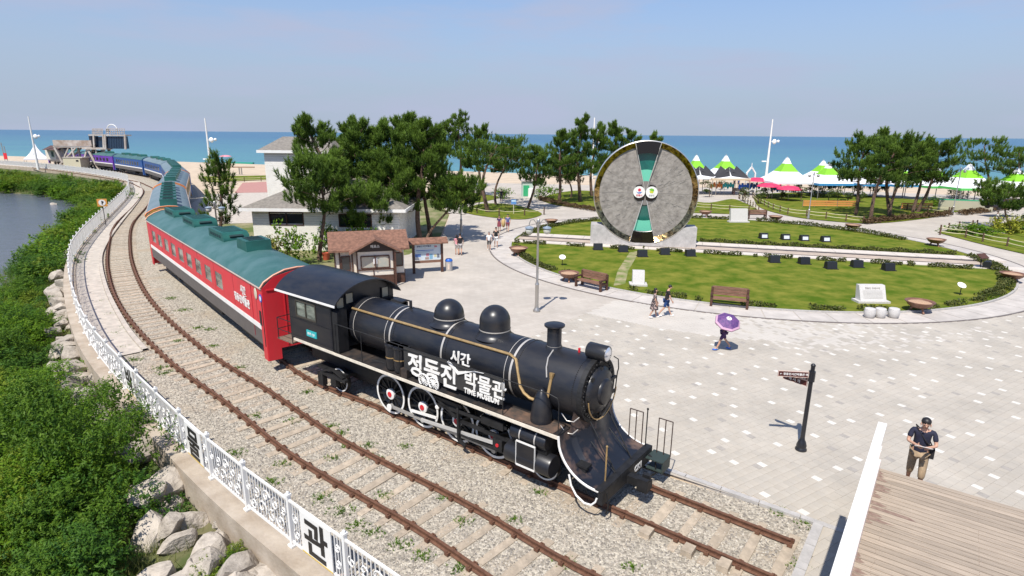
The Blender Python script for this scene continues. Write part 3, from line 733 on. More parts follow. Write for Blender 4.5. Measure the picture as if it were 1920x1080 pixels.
def tonemat(name, cs):
    M = bpy.data.materials.new(name); M.use_nodes = True; t = M.node_tree; b = t.nodes['Principled BSDF']
    a = t.nodes.new('ShaderNodeAttribute'); a.attribute_name = 'tone'; r = t.nodes.new('ShaderNodeValToRGB'); e = r.color_ramp.elements
    e[0].color = (*cs[0], 1); e[1].color = (*cs[-1], 1)
    for i, c in enumerate(cs[1:-1]): e.new((i+1)/(len(cs)-1)).color = (*c, 1)
    t.links.new(a.outputs['Fac'], r.inputs['Fac']); t.links.new(r.outputs['Color'], b.inputs['Base Color']); b.inputs['Roughness'].default_value = .9
    return M
STONEM = tonemat('ballast_stone', [(.15, .135, .12), (.3, .27, .23), (.38, .33, .27), (.54, .5, .43)])
o = inst(np_mesh('ballast_stones', W, 3, np.repeat(nr.random(n), 4), STONEM), 'ballast_stones'); o['kind'] = 'stuff'
# weeds in the ballast
wp = [(640, 812, .3), (655, 838, .25), (548, 790, .3), (575, 735, .3), (690, 835, .3), (620, 860, .25), (700, 860, .35), (760, 838, .25), (838, 935, .3), (966, 975, .22), (870, 978, .3), (750, 1022, .35), (790, 1045, .35), (860, 1068, .35), (640, 960, .4), (668, 985, .35), (700, 1000, .3), (235, 615, .4), (320, 560, .5), (345, 582, .5), (370, 615, .4), (395, 618, .35), (400, 650, .3), (335, 640, .3), (230, 652, .35), (1010, 924, .25), (1515, 983, .35), (1460, 960, .25), (1503, 1062, .35), (205, 590, .3), (218, 625, .5), (190, 565, .3), (250, 675, .4), (300, 690, .4), (310, 700, .4), (620, 800, .3), (450, 690, .3), (480, 780, .3), (530, 870, .3), (600, 935, .4), (1185, 1065, .25), (1060, 1055, .3), (720, 930, .3), (440, 850, .4), (510, 905, .4)]
PP, AA = [], []
for x, y, r in wp:
    c = G(x, y)
    for k in range(int(34*r/.3)):
        a = rnd.uniform(0, 6.28); q = .75*r*rnd.random(); PP.append((c.x+q*math.cos(a)*1.3, c.y+q*math.sin(a), .0)); AA.append((math.cos(a)*.5, math.sin(a)*.5, 1))
PP = np.array(PP); AA = unit(np.array(AA))
W = needles(PP, AA, 5, .085, .011, .6)
o = inst(np_mesh('weeds', W, 3, nr.random(len(W)//3), SHRUBL), 'weeds'); o['kind'] = 'stuff'
# ================================================================ LOCOMOTIVE  (x forward, z up, -y towards the viewer's side)
loco = thing('steam_locomotive', 'black steam locomotive with white lettered name board, two domes and white wheel rims', 'locomotive', (O.x, O.y, 0), LROT)
ZB, RB = 2.86, .87
AXX = (Vector((0, 1, 0)), Vector((0, 0, 1)), Vector((1, 0, 0)))       # lathe axis along x
s = MB(); s.lathe([(RB, -10.4), (RB, -.95), (RB-.015, -.86)], 48, (0, 0, ZB), AXX); boiler = s.build('boiler', BLACK, loco, True)
for u, wd, mm in ((-10.05, .03, SILVER), (-8.2, .07, SILVER), (-8.42, .025, SILVER), (-5.85, .07, SILVER), (-3.2, .07, SILVER), (-3.38, .02, SILVER)):
    MB().lathe([(RB+.012, u), (RB+.012, u+wd)], 48, (0, 0, ZB), AXX, cap=False).build('boiler_band', mm, boiler, True)
s = MB()
for a in np.linspace(0, 6.28, 36)[:-1]: s.cyl((-.87, .77*math.cos(a), ZB+.77*math.sin(a)), (-.835, .77*math.cos(a), ZB+.77*math.sin(a)), .025, n=6)
for u in np.linspace(-.95, -.95, 1): s.lathe([(RB+.02, -1.0), (RB+.02, -.86), (.66, -.86)], 48, (0, 0, ZB), AXX, cap=False)
sb = s.build('smokebox_front', BLACK2, loco)
s = MB(); s.lathe([(.66, -.86), (.64, -.8), (.56, -.74), (.36, -.68), (.34, -.62), (.31, -.6), (0, -.6)], 40, (0, .0, ZB), AXX); dr = s.build('smokebox_door', BLACK, loco, True)
s = MB()
for a in np.linspace(0, 6.28, 9)[:-1]: MB().box((-.79, .63*math.cos(a), ZB+.63*math.sin(a)), (.06, .1, .1)).build('door_clamp', BLACK2, dr)
for z in (.2, -.2): MB().box((-.72, .45, ZB+z), (.05, .45, .08)).build('door_hinge', BLACK2, dr)
s = MB(); s.tube([(-.72, .74*math.cos(a), ZB+.76*math.sin(a)) for a in np.linspace(math.pi*1.03, math.pi*1.95, 22)], .018, 6); s.build('door_handrail', BRASS, loco, True)
s = MB(); s.tube([(-.62, .3, 3.78), (-.5, .33, 3.72), (-.5, .38, 3.45), (-.55, .42, 3.3), (-.6, .44, 2.7)], .016, 6); s.build('conduit', BLACK2, loco, True)
# chimney, domes, whistle
s = MB(); s.lathe([(.25, 3.62), (.225, 3.76), (.2, 3.8), (.2, 4.28), (.24, 4.3), (.285, 4.34), (.285, 4.38), (.2, 4.41), (0, 4.41)], 32, (-2.3, 0, 0)); ch = s.build('chimney', BLACK, loco, True)
MB().lathe([(.212, 3.75), (.212, 3.79)], 32, (-2.3, 0, 0), cap=False).build('chimney_band', SILVER, ch, True)
for u, r, zt in ((-6.28, .475, 4.38), (-4.41, .46, 4.53)):
    hb = zt-r-.02
    prof = [(r+.16, 3.58), (r+.07, 3.64), (r+.02, 3.72), (r, 3.8), (r, hb)]+[(r*math.cos(a), hb+(r+.02)*math.sin(a)) for a in np.linspace(.15, 1.57, 10)]
    s = MB(); s.lathe(prof, 36, (u, 0, 0)); d_ = s.build('dome', BLACK, loco, True)
    MB().lathe([(r+.014, 3.8), (r+.014, 3.835)], 36, (u, 0, 0), cap=False).build('dome_band', SILVER, d_, True)
s = MB(); s.cyl((-8.1, .05, 3.7), (-8.1, .05, 3.98), .05, n=10); s.cyl((-8.1, .05, 3.68), (-8.1, .05, 3.74), .08, n=10); s.build('whistle', BLACK, loco, True)
MB().cyl((-1.55, .1, 3.7), (-1.55, .1, 3.84), .035, n=8).build('valve', REDP, loco)
s = MB(); s.lathe([(.2, -1.2), (.215, -1.18), (.215, -.66), (.205, -.63)], 28, (0, 0, 3.92), AXX); s.box((-.95, 0, 3.72), (.3, .2, .14)); hl = s.build('headlight', BLACK, loco, True)
MB().lathe([(.2, -.645), (.17, -.62), (.1, -.59), (0, -.575)], 28, (0, 0, 3.92), AXX, cap=False).build('reflector', mat('headlight_silver', (.75, .76, .8), rough=.15, metal=.7), hl, True)
# running boards with edging
ZR = 1.98
for sgn in (-1, 1):
    rb = MB().box((-7.15, sgn*1.03, ZR-.03), (11.9, .72, .05)).build('running_board', DECKIRON, loco)
    MB().box((-7.05, sgn*1.405, ZR-.04), (11.8, .03, .09)).build('edge_stripe', CREAMP, rb)
MB().box((-7.25, -.67, 1.72), (11.5, .02, .5)).build('frame_valance', BLACK2, loco)
MB().box((-7.25, 0, 1.35), (11.7, 1.2, .75)).box((-6.5, 0, .85), (9, .9, .35)).build('main_frame', BLACK2, loco)
s = MB(); s.box((-2.3, -1.1, ZR+.004), (1.9, .56, .012)); s.box((-1.6, -1.1, ZR+.012), (.5, .56, .012)); s.build('deck_plate', mat('rust_stained_plate', (.05, .042, .036), rough=.7, col2=(.17, .1, .065), vscale=3, lo=.4, hi=.7), loco)
# swept apron at the front
def apron_z(u):
    # from the smokebox saddle down to the buffer beam
    t = (u+1.17)/1.2; return .9+1.1*max(0, 1-t)**2.2
def apz(u):
    x = max(0.0, min(1.0, (u+1.17)/1.12)); return .9+1.08*(1-math.sin(math.acos(1-min(1, x)))) if x < 1 else .9
prof = [(u, apz(u)) for u in np.concatenate([np.linspace(-1.17, -.9, 9), np.linspace(-.85, .04, 12)])]
ny, nu = 29, 18; vs = []
for j in range(ny):
    y = -1.39+2.78*j/(ny-1); b_ = max(0.0, 1-abs(y)/1.05); b_ = b_*b_*(3-2*b_)
    ut = -1.17+.36*b_; zt = 1.98 if abs(y) > .86 else min(2.45, max(1.98, ZB-math.sqrt(max(0.0, .885**2-y*y))+.03))
    for i in range(nu):
        t = math.pi/2*i/(nu-1); vs.append((ut+(.04-ut)*(1-math.cos(t)), y, .9+(zt-.9)*(1-math.sin(t))))
s = MB(); s.add(vs, [(j*nu+i, j*nu+i+1, (j+1)*nu+i+1, (j+1)*nu+i) for j in range(ny-1) for i in range(nu-1)])
s.build('front_apron', APRON, loco, True)
for sg in (-1, 1): MB().tube([(u, sg*1.4, z+.005) for u, z in prof]+[(.05, sg*1.4, .9)], .032, 5).build('apron_edging', WHITEP, loco, True)
s = MB(); s.tube([(-.8, -1.42, 1.06), (-.72, -1.44, .8), (-.55, -1.45, .58), (-.3, -1.46, .47), (-.1, -1.46, .5), (0.0, -1.44, .62), (.02, -1.42, .72)], .026, 6); s.build('air_hose', WHITEP, loco, True)
MB().box((-.62, -1.0, 1.2), (.32, .25, .06)).box((-.62, -1.0, 1.09), (.2, .18, .16)).build('apron_step', BLACK2, loco)
s = MB()
for y in (-.42, .42):
    s.tube([(-.8, y*1.1, 2.15), (.0, y*1.05, .96)], .02, 6)
    s.tube([(-.74, y*1.15, 1.6), (.0, y*1.12, .96)], .015, 6)
s.build('brace_rods', BLACK2, loco)
bb = MB().box((.1, 0, .73), (.14, 2.8, .36)).box((.06, 0, .93), (.2, 2.84, .05)).build('buffer_beam', BLACK2, loco)
s = MB(); text('number_lettering', 'CK1', .24, (.176, .32, .64), (Vector((0, 1, 0)), Vector((0, 0, 1)), Vector((1, 0, 0))), WHITEP, bb, .004, .012)
s = MB(); s.box((.35, 0, .66), (.5, .22, .22)); s.box((.62, -.1, .66), (.28, .14, .36)); s.box((.62, .12, .66), (.2, .12, .42)); s.box((.72, 0, .64), (.1, .3, .25)); s.build('coupler', BLACK2, loco)
s = MB(); s.tube([(.2, 1.1, .85), (.42, 1.1, .7), (.45, 1.1, .35), (.3, 1.1, .2)], .025, 5); s.build('coupling_lever', BLACK2, loco)
MB().tube([(.2, -1.25, .85), (.26, -1.25, .5), (.2, -1.25, .25)], .02, 5).build('foot_step', BLACK2, loco)
s = MB(); s.box((.42, 1.25, .78), (.5, .55, .03)); s.box((.42, 1.25, .45), (.5, .4, .03)); s.box((.66, 1.25, .62), (.03, .5, .34)); s.build('side_step', mat('green_step_iron', (.03, .045, .04), rough=.6), loco)
for (x, y, z, L) in ((-.35, 1.36, .95, .95), (.5, 1.42, .8, 1.05)):
    s = MB()
    for q in (-.2, 0, .2): s.cyl((x+q, y, z), (x+q, y, z+L), .016, n=6)
    s.cyl((x-.2, y, z+L), (x+.2, y, z+L), .016, n=6); s.build('grab_frame', mat('brown_iron', (.05, .03, .025), rough=.6), loco)
s = MB(); s.cyl((.0, 1.3, .9), (.0, 1.3, 2.05), .018, n=6); s.ball((0, 1.3, 2.07), .035, 6, 4); s.build('flag_post', BLACK2, loco)
s = MB(); s.cyl((-.02, -.95, .9), (-.02, -.95, 1.9), .022, n=6); s.ball((-.02, -.95, 1.91), .035, 6, 4); s.build('flag_post', BRASS, loco)
# cylinders and valve chest, both sides
for sg in (-1, 1):
    y = sg*1.1
    s = MB(); s.lathe([(.3, -2.95), (.31, -2.93), (.31, -1.5), (.29, -1.46), (0, -1.46)], 24, (0, y, .86), AXX); cy = s.build('cylinder', BLACK, loco, True)
    s = MB(); s.lathe([(.235, -2.8), (.245, -2.78), (.245, -1.68), (.22, -1.64), (0, -1.64)], 24, (0, y, 1.53), AXX); s.build('valve_chest', BLACK, loco, True)
    s = MB(); s.lathe([(.252, -2.48), (.252, -2.44)], 24, (0, y, 1.53), AXX, cap=False); s.lathe([(.252, -1.98), (.252, -1.94)], 24, (0, y, 1.53), AXX, cap=False); s.build('chest_band', SILVER, loco, True)
    pl = MB().box((-2.2, sg*1.36, 1.06), (.6, .06, .7)).build('cover_plate', BLACK, loco)
    s = MB(); Y = sg*1.395
    for a, b in (((-2.51, .7), (-1.89, .7)), ((-1.89, .7), (-1.89, 1.41)), ((-1.89, 1.41), (-2.51, 1.41)), ((-2.51, 1.41), (-2.51, .7))):
        s.beam((a[0], Y, a[1]), (b[0], Y, b[1]), .012, .055)
    s.build('plate_outline', WHITEP, pl)
    MB().box((-2.2, sg*.95, 1.2), (1.1, .5, .9)).build('cylinder_saddle', BLACK2, loco)
# wheels
def wheel_mesh(r, hub):
    A = (Vector((1, 0, 0)), Vector((0, 0, 1)), Vector((0, -1, 0)))
    t = MB(); t.lathe([(r*.86, -.02), (r*.86, .05), (r, .06), (r, -.08), (r*.86, -.08), (r*.86, -.02)], 40, ax=A, cap=False); me_t = t.mesh('tyre', BLACK2, True)
    w_ = MB(); w_.lathe([(r*.87, .062), (r*.87, .072), (r*.97, .072), (r*.97, .062), (r*.87, .062)], 40, ax=A, cap=False); me_w = w_.mesh('white_rim', WHITEP, True)
    p = MB()
    for k in range(13):
        a = 2*math.pi*k/13; p.beam((.1*math.cos(a), 0, .1*math.sin(a)), (r*.88*math.cos(a), 0, r*.88*math.sin(a)), .05, .06, up=(0, 1, 0))
    if r > .6: p.prism([(r*.84*math.cos(a), r*.84*math.sin(a)) for a in np.linspace(.9, 2.24, 9)], -.03, .04, ax=(A[0], A[1], A[2]))
    me_s = p.mesh('spokes', BLACK2)
    h = MB(); h.lathe([(hub, .0), (hub, .085), (hub*.55, .1), (hub*.5, .1)], 24, ax=A); me_h = h.mesh('hub', WHITEP, True)
    c = MB(); c.lathe([(hub*.5, .08), (hub*.48, .12), (0, .12)], 16, ax=A); me_c = c.mesh('hub_cap', REDP, True)
    return me_t, me_w, me_s, me_h, me_c
WM = wheel_mesh(.72, .19); WS = wheel_mesh(.46, .12)
def put_wheel(u, r, M, sg):
    w_ = inst(M[0], 'wheel', loco, (u, sg*.79, .16+r), 0 if sg < 0 else math.pi)
    for mm, nm in zip(M[1:], ('white_rim', 'spokes', 'hub', 'hub_cap')): inst(mm, nm, w_)
for sg in (-1, 1):
    for u in (-8.26, -6.7, -5.2, -3.75): put_wheel(u, .72, WM, sg)
    for u in (-11.06, -1.95): put_wheel(u, .46, WS, sg)
for u in (-8.26, -6.7, -5.2, -3.75): MB().cyl((u, -.85, .88), (u, .85, .88), .08, n=8).build('axle', BLACK2, loco)
for sg in (-1, 1):
    y = sg*.95
    s = MB(); s.beam((-8.15, y, .5), (-3.7, y, .5), .05, .1); 
    for u in (-8.15, -6.6, -5.1, -3.65): s.cyl((u, y-.05, .5), (u, y+.05, .5), .09, n=12)
    s.build('side_rod', mat('rod_grey', (.4, .39, .37), rough=.4, metal=.4), loco)
    s = MB(); s.cyl((-8.15, y-sg*0+sg*.06, .5), (-8.15, y+sg*.09, .5), .11, n=16); s.build('crank_ring', WHITEP, loco)
    y = sg*1.08
    s = MB(); s.beam((-6.55, y, .58), (-3.4, y, .83), .06, .09); s.build('main_rod', mat('rod_pale', (.55, .54, .52), rough=.35, metal=.3), loco)
    s = MB(); s.beam((-7.0, y-.0, .76), (-5.85, y, .86), .03, .09); s.build('eccentric_rod', WHITEP, loco)
    s = MB(); s.box((-3.35, y, .86), (.34, .2, .36)); s.build('crosshead', BLACK2, loco)
    MB().cyl((-3.35, y-.12, .86), (-3.35, y+.12, .86), .055, n=12).build('crosshead_pin', REDP, loco)
    s = MB(); s.beam((-4.9, y, 1.08), (-2.9, y, 1.08), .12, .07); s.beam((-4.9, y, .66), (-2.9, y, .66), .12, .06); s.cyl((-3.1, y, .86), (-2.9, y, .86), .12, n=12); s.build('slide_bar', BLACK2, loco)
    s = MB(); y2 = sg*1.16
    for a, b in (((-5.85, 1.62), (-4.7, 1.62)), ((-4.85, 1.62), (-4.85, .5)), ((-5.75, 1.62), (-4.95, 1.2)), ((-4.85, .5), (-4.6, .38)), ((-5.7, 1.4), (-3.0, 1.5))): s.beam((a[0], y2, a[1]), (b[0], y2, b[1]), .07, .1)
    s.box((-5.3, y2-sg*.12, 1.5), (.75, .2, .16)); s.box((-3.5, y2, 1.52), (.8, .16, .24)); s.build('valve_gear', BLACK2, loco)
    s = MB(); s.ball((-5.72, y2-.02, 1.3), (.08, .05, .08), 8, 5); s.build('gear_pin', WHITEP, loco)
# trailing truck
s = MB()
for sg in (-1, 1):
    s.box((-11.1, sg*1.08, .82), (1.5, .16, .1)); s.box((-11.85, sg*1.05, .55), (.3, .2, .5)); s.beam((-11.7, sg*1.1, .9), (-11.1, sg*1.1, 1.1), .1, .06); s.beam((-11.1, sg*1.1, 1.1), (-10.5, sg*1.1, .9), .1, .06); s.box((-11.06, sg*1.05, .62), (.3, .2, .3))
s.box((-11.4, 0, .9), (1.7, 1.9, .12)); s.build('trailing_truck', BLACK2, loco)
# cab
roof = [(1.5*math.sin(t), 3.72+.66*(math.cos(t)-math.cos(1.15))/(1-math.cos(1.15))) for t in np.linspace(-1.15, 1.15, 25)]
roof = [(y*1.5/(1.5*math.sin(1.15))*.98, z) for y, z in roof]
AXC = (Vector((0, 1, 0)), Vector((0, 0, 1)), Vector((1, 0, 0)))
cabroof = MB().prism(roof+[(y, z-.05) for y, z in reversed(roof)], -13.85, -10.2, ax=AXC).build('cab_roof', BLACK, loco, True)
s = MB(); s.box((-12.02, -1.475, 3.70), (3.66, .03, .07)); s.build('roof_edge', WHITEP, cabroof)
for sg in (-1, 1):
    # side wall built round the window opening
    s = MB(); x0, x1, z0, z1 = -12.65, -11.45, 2.9, 3.5
    for a, b, c, d in ((-13.12, x0, 2.0, 3.74), (x1, -10.55, 2.0, 3.74), (x0, x1, 2.0, z0), (x0, x1, z1, 3.74)): s.box(((a+b)/2, sg*1.37, (c+d)/2), (b-a, .05, d-c))
    wl = s.build('cab_side', BLACK, loco)
    s = MB()
    for a, b in (((x0, z0), (x1, z0)), ((x0, z1), (x1, z1)), ((x0, z0), (x0, z1)), ((x1, z0), (x1, z1)), (((x0+x1)/2, z0), ((x0+x1)/2, z1))): s.beam((a[0], sg*1.385, a[1]), (b[0], sg*1.385, b[1]), .05, .06)
    fr = s.build('window_frame', mat('dark_window_frame', (.05, .045, .035), rough=.5), loco)
    s = MB()
    for a, b in ((x0, (x0+x1)/2), ((x0+x1)/2, x1)): s.box(((a+b)/2, sg*1.37, (z0+z1)/2), (b-a-.05, .01, z1-z0-.05))
    s.build('window_pane', WIN, fr)
    MB().box((-11.76, sg*1.41, 2.38), (.6, .03, .23)).build('number_plate', TEALPL, wl)
    MB().box((-11.7, sg*1.41, 1.955), (2.4, .03, .08)).build('side_stripe', CREAMP, wl)
s = MB()
def rivet_row(a, b, n):
    for k in range(n):
        p = Vector(a).lerp(Vector(b), k/(n-1)); s.box(p, (.022, .022, .022), rz=.78)
for x in (-13.08, -10.6): rivet_row((x, -1.4, 2.1), (x, -1.4, 3.6), 20)
rivet_row((-13.05, -1.4, 2.12), (-10.6, -1.4, 2.12), 32); rivet_row((-13.05, -1.4, 2.8), (-10.6, -1.4, 2.8), 32)
for u in (-8.0, -5.65, -3.0, -1.15):
    for a in np.linspace(-.3, 2.6, 46): s.box((u, -(RB+.004)*math.cos(a), ZB+(RB+.004)*math.sin(a)), (.024, .024, .024), rz=.78)
for sg_ in (-1, 1): rivet_row((-10.2, sg_*1.38, 1.99), (-1.3, sg_*1.38, 1.99), 90)
s.build('rivets', BLACK, loco)['kind'] = 'stuff'
text('plate_lettering', '미카 129', .12, (-12.0, -1.427, 2.33), XZ, WHITEP, loco, .003, .003)
cf = [(y*.93, z-.05) for y, z in roof if abs(y*.93) < 1.36]; cf = [(-1.34, 2.0), (1.34, 2.0), (1.34, 3.7)]+[(y, z) for y, z in reversed(cf)]+[(-1.34, 3.7)]
s = MB(); s.prism(cf, -10.6, -10.55, ax=AXC); s.prism(cf, -13.1, -13.05, ax=AXC); s.build('cab_front', BLACK, loco)
for y in (-1.02, -.62, .98):
    fr = MB().box((-10.53, y, 3.68 if abs(y) > .9 else 3.78), (.03, .3, .34)).build('spectacle_window', mat('painted_window_light', (.42, .37, .26), rough=.2), loco)  # pale pane colour stands in for lit windows, nothing emits
    for dy in (-.16, .16): MB().box((-10.52, y+dy, 3.68 if abs(y) > .9 else 3.78), (.05, .03, .38)).build('window_jamb', BLACK2, fr)
s = MB(); hood = [(1.0, 3.12), (1.02, 3.3), (1.12, 3.4), (1.35, 3.42), (1.55, 3.36)]
s.prism(hood+[(y, z-.05) for y, z in reversed(hood)], -10.5, -9.75, ax=AXC); s.box((-10.1, 1.36, 2.7), (.75, .05, 1.3)); s.build('cab_hood', BLACK, loco)
s = MB(); s.prism([(-1.36, 2.0), (-1.36, 3.45), (-1.2, 3.55), (-.95, 3.5), (-.95, 2.0)], -10.55, -10.25, ax=AXC); s.build('cab_corner', BLACK2, loco)
s = MB(); 
for i in range(6): s.box((-13.12-.17*i-.09, -.75, 1.7), (.16, 1.25, .05))
s.build('rear_step', mat('step_boards', (.17, .125, .09), rough=.8, var=.2), loco)
s = MB()
for x, y in ((-13.1, -1.38), (-14.05, -1.38), (-14.05, -.3)): s.cyl((x, y, 1.7), (x, y, 2.55), .018, n=6)
for z in (2.55, 2.1): s.tube([(-13.1, -1.38, z), (-14.05, -1.38, z), (-14.05, -.3, z)], .016, 6)
s.build('rear_railing', BLACK2, loco)
# handrail and boiler side pipes
s = MB(); s.tube([(-10.45, -1.37, 3.05), (-1.5, -1.37, 3.05), (-1.25, -1.37, 3.0), (-1.2, -1.37, 2.85), (-1.2, -1.37, 1.98)], .014, 6)
for u in (-10.4, -9.0, -7.15, -3.0): s.cyl((u, -1.37, 1.98), (u, -1.37, 3.05), .014, n=6)
for u in (-8.9,): s.tube([(u, -1.37, 2.2), (u+.5, -.95, 2.0)], .01, 5)
s.build('handrail', BLACK2, loco)
s = MB(); s.tube([(-10.3, -.68, 3.47), (-3.3, -.68, 3.47), (-3.05, -.74, 3.4), (-2.75, -.93, 2.75), (-2.6, -.95, 2.6), (-2.4, -.96, 2.52), (-2.0, -.95, 2.5), (-1.86, -.94, 2.6), (-1.83, -.88, 2.95), (-1.82, -.82, 3.2)], .042, 8)
s.cyl((-1.82, -.82, 3.2), (-1.82, -.79, 3.34), .05, .075, 8); s.build('brass_pipe', BRASS, loco, True)
s = MB(); s.tube([(-2.2, -.15, 3.74), (-2.15, -.5, 3.6), (-2.05, -.72, 3.42), (-1.95, -.84, 3.2)], .018, 5); s.build('thin_pipe', SILVER, loco, True)
s = MB(); s.lathe([(.3, 2.0), (.3, 2.1), (.26, 2.45), (.17, 2.75), (.05, 2.9), (0, 2.9)], 20, (-2.0, -.97, 0)); s.build('steam_pipe_cover', BLACK, loco, True)
s = MB()
for z, u in ((2.45, -1.1), (2.1, -1.12)): s.tube([(u-.25, -1.0, z-.03), (u-.1, -.98, z-.2), (u+.08, -.93, z-.2), (u+.2, -.86, z-.06)], .014, 5)
s.build('drain_pipes', SILVER, loco, True)
# air pump with twin barrels
s = MB()
for u in (-7.78, -7.4): s.lathe([(.21, 2.02), (.23, 2.06), (.23, 2.78), (.25, 2.8), (.25, 2.85), (0, 2.85)], 20, (u, -1.08, 0))
s.box((-7.6, -1.0, 2.83), (.9, .35, .04)); pu = s.build('air_pump', BLACK, loco, True)
s = MB()
for u in (-7.78, -7.4): s.lathe([(.238, 2.42), (.238, 2.46)], 20, (u, -1.08, 0), cap=False)
s.build('pump_band', BRASS, pu, True)
MB().box((-7.0, -1.2, 2.12), (.3, .3, .28)).build('tool_box', DECKIRON, loco)
# name board with raised white lettering
sg = MB().box((-5.08, -1.24, 2.59), (3.95, .04, .76)).build('name_board', mat('board_grey', (.035, .034, .034), rough=.5), loco)
def TL(nm, s_, size, u, z, sx=1.0, bold=.02, dy=0): return text(nm, s_, size, (u, -1.275-dy, z), XZ, WHITEP, sg, .02, bold, 'LEFT', sx)
TL('lettering', '정동진', .78, -6.86, 2.22, .98, .014)
TL('lettering', '박물관', .56, -4.5, 2.42, 1.0, .008)
TL('lettering', 'TIME MUSEUM', .205, -4.5, 2.2, 1.0, .004)
TL('lettering', '시간', .42, -5.02, 3.04, 1.0, .006)
s = MB(); s.prism([(-5.1, 3.02), (-4.72, 2.78), (-4.1, 2.95), (-3.75, 2.98), (-4.15, 2.92), (-4.72, 2.68), (-5.14, 2.96)], 1.27, 1.31, ax=XZ); s.build('swoosh', WHITEP, sg)
for u in (-6.15, -5.72):
    s = MB(); c = (u, -1.3, 2.12)
    s.tube([(c[0]+.2*math.cos(a), c[1], c[2]+.2*math.sin(a)) for a in np.linspace(0, 6.283, 25)[:-1]], .026, 5, closed=True)
    for k in range(12):
        a = math.pi*k/6; s.beam(c, (c[0]+.2*math.cos(a), c[1], c[2]+.2*math.sin(a)), .02, .018, up=(0, 1, 0))
    s.cyl((c[0], c[1]-.02, c[2]), (c[0], c[1]+.02, c[2]), .06, n=12); s.build('wheel_emblem', WHITEP, sg)

